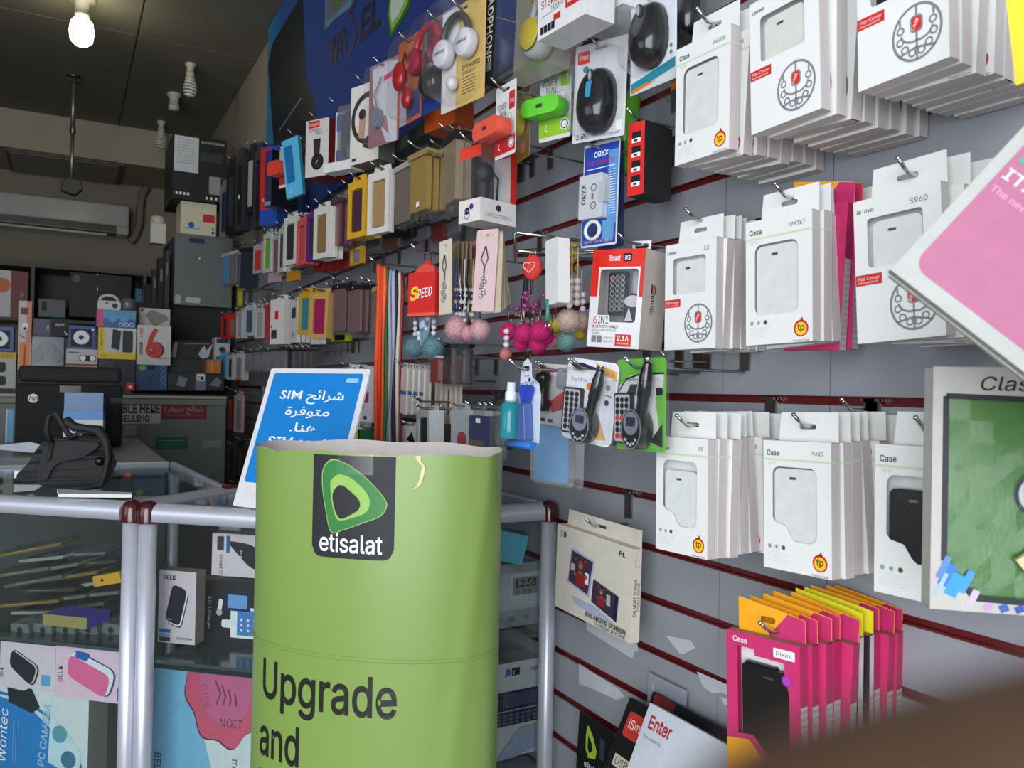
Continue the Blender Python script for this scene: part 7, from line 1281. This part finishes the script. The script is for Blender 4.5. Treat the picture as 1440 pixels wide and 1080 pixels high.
# back-left oddments
q = fr(8, 19, 568, 615, D=2.78, yaw=-3); q[0].z = 1.041; carton('blue_white_card', 'narrow blue and white pack standing left of the black printer', 'pack', q, .02, P(50,130,180,.4), [('r',0,0,.2,1,K['lgr'])])
# ---------------------------------------------------------------- right foreground
q = fr(1310, 1590, 517, 866, D=.62, yaw=-41); loc, rz, w, h = q; t = thing('tablet_case_pack', 'Classic tablet case box with green case seen through a large window', 'tablet case box', loc, rz)
wn = [(-w*.43, h*.20), (-w*.43+w*.16, h*.055), (w*.44, h*.04), (w*.44, h*.86), (-w*.43, h*.88)]
m = MB(); th = .0012; m.plate([(-w/2,0),(w/2,0),(w/2,h),(-w/2,h)], 0, th, P(186,184,178,.5), [wn]); m.box(-w/2, .022, 0, w/2, .024, h, P(186,184,178,.5)); m.box(-w/2, th, 0, -w/2+.001, .022, h, P(206,202,196,.6)); m.box(-w/2, th, h-.001, w/2, .022, h, P(206,202,196,.6)); m.box(-w/2, th, 0, w/2, .022, .001, P(206,202,196,.6)); m.box(w/2-.001, th, 0, w/2, .022, h, P(206,202,196,.6))
for a_, b_ in zip(wn, wn[1:]+wn[:1]): m.stroke([a_, b_], .0045, -.0002, P(30,32,40,.5))
m.text('Classic', -w*.26, h*.905, h*.056, -.0004, P(22,22,22,.6), 0, 'l', shear=.22, wid=w*.42, bold=.005)
for i, (x0_, z0_, c_3, r2) in enumerate(((-.44,.10,P(30,120,200,.4),.030),(-.40,.06,P(40,150,220,.4),.036),(-.46,.13,P(90,130,190,.4),.018),(-.34,.075,P(60,150,220,.4),.02),(-.47,.06,P(150,190,220,.4),.012),(-.30,.02,P(200,180,210,.4),.02),(-.22,.012,P(196,150,200,.4),.016),(-.14,.006,P(60,90,170,.4),.022),(-.06,.002,P(40,80,160,.4),.02),(.04,.0,P(160,140,200,.4),.02))):
    x_, z_ = w*x0_, h*z0_; L_ = .034 if i < 5 else .026; dx = L_*.45; x1_ = x_+dx; z1_ = min(z_+L_, h*.045 if i > 5 else 1); m.stroke([(x_, max(z_, .003)), (x1_*.5+x_*.5, z1_*.5+max(z_, .003)*.5)], r2*.26, -.0003-.00005*i, c_3)
m.build('carton', t)
m = MB(); GC = P(66, 118, 42, .5, 0, .06, 60, .3); m.box(-w*.42, .006, h*.05, w*.43, .018, h*.87, GC); m.ring(w*.07, h*.485, .033, .0006, .0056, P(66,122,44,.5)); m.build('tablet_case', t)
m = MB(); m.plate(ell(w*.07, h*.485, .0165, n=30), .0035, .006, P(186,190,182,.4)); m.ring(w*.07, h*.485, .0185, .003, .003, P(40,44,60,.3)); m.build('round_window', t)
m = MB(); n_ = 7; v = [(-w*.42+w*.85*i/n_, .0028+.0006*math.sin(i*2.1+j*1.7), h*.05+h*.82*j/9) for j in range(10) for i in range(n_+1)]; m.add(v, [(j*(n_+1)+i, j*(n_+1)+i+1, (j+1)*(n_+1)+i+1, (j+1)*(n_+1)+i) for j in range(9) for i in range(n_)], BLIS, True); m.build('window_film', t)
m = MB(); s0 = 0; m.plate([(-.02,-.013),(.03,-.013),(.03,.013),(-.02,.013)], -.006, -.0012, P(222,202,160,.7)); m.xf(Matrix.Translation((w*.10, 0, h*.235)) @ Matrix.Rotation(R(-38), 4, 'Y')); m.build('price_label', t)
k0 = at_x(1380, 500, WALL_X); hook(loc.y+.03, loc.z+h+.004, loc.x-.0, 'bearing the Classic tablet case box')
# pink tilted box
A_ = at_d(1252, 379, .50); t = thing('tablet_case_box', 'large white box with pink panel lettered ITALIAN, tilted at the right edge', 'tablet case box', A_, (0, R(40.5), R(-46)))
w, h = .24, .20; m = MB(); WP = P(172, 172, 168, .5); m.box(0, 0, 0, w, .012, h, WP); PP = P(170, 92, 128, .5)
pk = rrect(.0075, .0095, w-.008, h+.0, .010, 6); m.flat(pk, -.0003, PP); m.flat([(.085, .0095), (w-.008, .0095), (w-.008, .06)], -.0005, P(176,102,136,.5))
m.text('ITALIAN', .0105, .0795, .0070, -.0006, P(236,206,222,.5), 0, 'l', wid=.052, bold=.01); m.text('The new tradition', .0105, .0700, .0040, -.0006, P(228,160,196,.5), 0, 'l', wid=.05); m.text('BELK', .0115, .0930, .0175, -.0006, P(60,150,130,.45), 0, 'l', bold=.04, wid=.07)
m.build('carton', t, bevel=.0012); m = MB(); m.box(.002, .012, -.001, w, .018, h, P(186,184,178,.6)); m.build('rear_lid', t)
m = MB(); m.plate([(0, 0), (.06, -.0), (.06, .10), (0, .12)], 0, .004, P(236, 210, 40, .45)); tag(m.build('yellow_box', None, at_x(1428, 120, .60), (0, R(-6), R(-70))), 'yellow box edge at the top right corner', 'box')
# ---------------------------------------------------------------- leaning boxes at the bottom
def lean(name, label, cat, x, y, X, w, h, dep, mat, lst, ln=22, yaw=0, tilt=0):
    p = at_x(x, y, X); mb = MB(); mb.box(0, 0, -h, w, dep, 0, mat); s0 = len(mb.v); prints(mb, w, h, lst); mb.xf(Matrix.Translation((w/2, 0, -h)), s0); return tag(mb.build(name, None, p, (R(-ln), R(tilt), R(-90+yaw))), label, cat)
lean('multimedia_box', 'white box lettered Enter in red leaning at the bottom of the wall', 'box', 914, 988, .755, .20, .16, .015, P(206,212,222,.4), [('t','Enter',.06,.80,.11,P(190,40,50,.5),{'wid':.24,'bold':.02}),('t','Data Company Inc.',.05,.71,.03,K['gry'],{'wid':.2}),('t','MULTIMEDIA',.48,.55,.09,P(70,74,84,.5),{'wid':.44}),('t','USB',.06,.3,.12,K['dgr']),('d',.05,.36,.02,K['dgr'])], 24)
lean('usb_box', 'black box with red iS square and USB label behind the Enter box', 'box', 886, 980, .775, .12, .17, .014, P(30,28,30,.4), [('rr',.10,.68,.62,.90,P(200,60,56,.4),.05),('t','iSmart',.16,.76,.08,WHITE,{'wid':.4}),('r',.12,.42,.75,.52,P(200,196,176,.5)),('t','USB Wifi',.16,.44,.06,INK,{'wid':.5}),('t','Ultrathin',.1,.33,.05,WHITE,{'wid':.5}),('t','with USB',.1,.24,.05,WHITE,{'wid':.45}),('t','2.0',.1,.15,.04,WHITE)], 26)
lean('operator_card', 'black card with green drop logo standing left of the iS box', 'card', 815, 1000, .80, .10, .14, .002, BLACK, [('p',[(.26,.88),(.30,.9),(.46,.80),(.58,.66),(.55,.56),(.34,.52),(.26,.6),(.24,.75)],P(170,206,60,.4)),('p',[(.31,.79),(.42,.72),(.46,.64),(.36,.58),(.31,.64)],BLACK),('t','etisalat',.24,.40,.07,WHITE,{'wid':.4,'bold':.01}),('r',.66,.6,.8,.85,P(60,60,90,.4))], 3)
lean('dark_tray', 'long black tray leaning behind the Enter box', 'tray', 918, 972, .80, .17, .10, .010, P(26,26,34,.4), [('rr',.04,.85,.32,.99,P(120,40,44,.5),.02)], 20)
lean('printed_leaflet', 'faded printed leaflet stuck to the slats above the black tray', 'leaflet', 912, 945, .812, .09, .10, .0008, P(150,156,170,.6), [('p',[(.1,.9),(.3,.6),(.4,.3),(.2,.5)],P(190,192,198,.5)),('p',[(.5,.2),(.6,.6),(.7,.2)],K['dgr']),('r',.3,.3,.5,.5,K['dgr']),('p',[(.7,.1),(.9,.6),(.95,.1)],P(170,150,180,.5))], 2)
# ---------------------------------------------------------------- fingertip right in front of the lens
c0 = at_d(1130, 1285, .026); d0 = at_d(1850, 1045, .034)-c0; t = thing('person_fingertip', 'blurred brown fingertip of the person taking the picture, lower right corner', 'person', c0)
SK = P(78, 55, 38, .6, 0, .1, 300, .2); m = MB(); L_ = .05; dn = d0.normalized(); rr0 = .0057; pts = [c0*0+dn*(rr0*(-1+.0)+L_*0)]
prof = [(0, -rr0), (.45, -rr0*.86), (.78, -rr0*.5), (.95, -rr0*.1), (1.0, rr0*.5), (1.02, rr0*2), (1.0, rr0*3.4), (1.08, rr0*4.6), (1.05, rr0*6), (1.12, rr0*9)]
m.tube([dn*b for a, b in prof], [max(.00003, a*rr0) for a, b in prof], SK, 24); m.build('fingertip', t, sub=1)
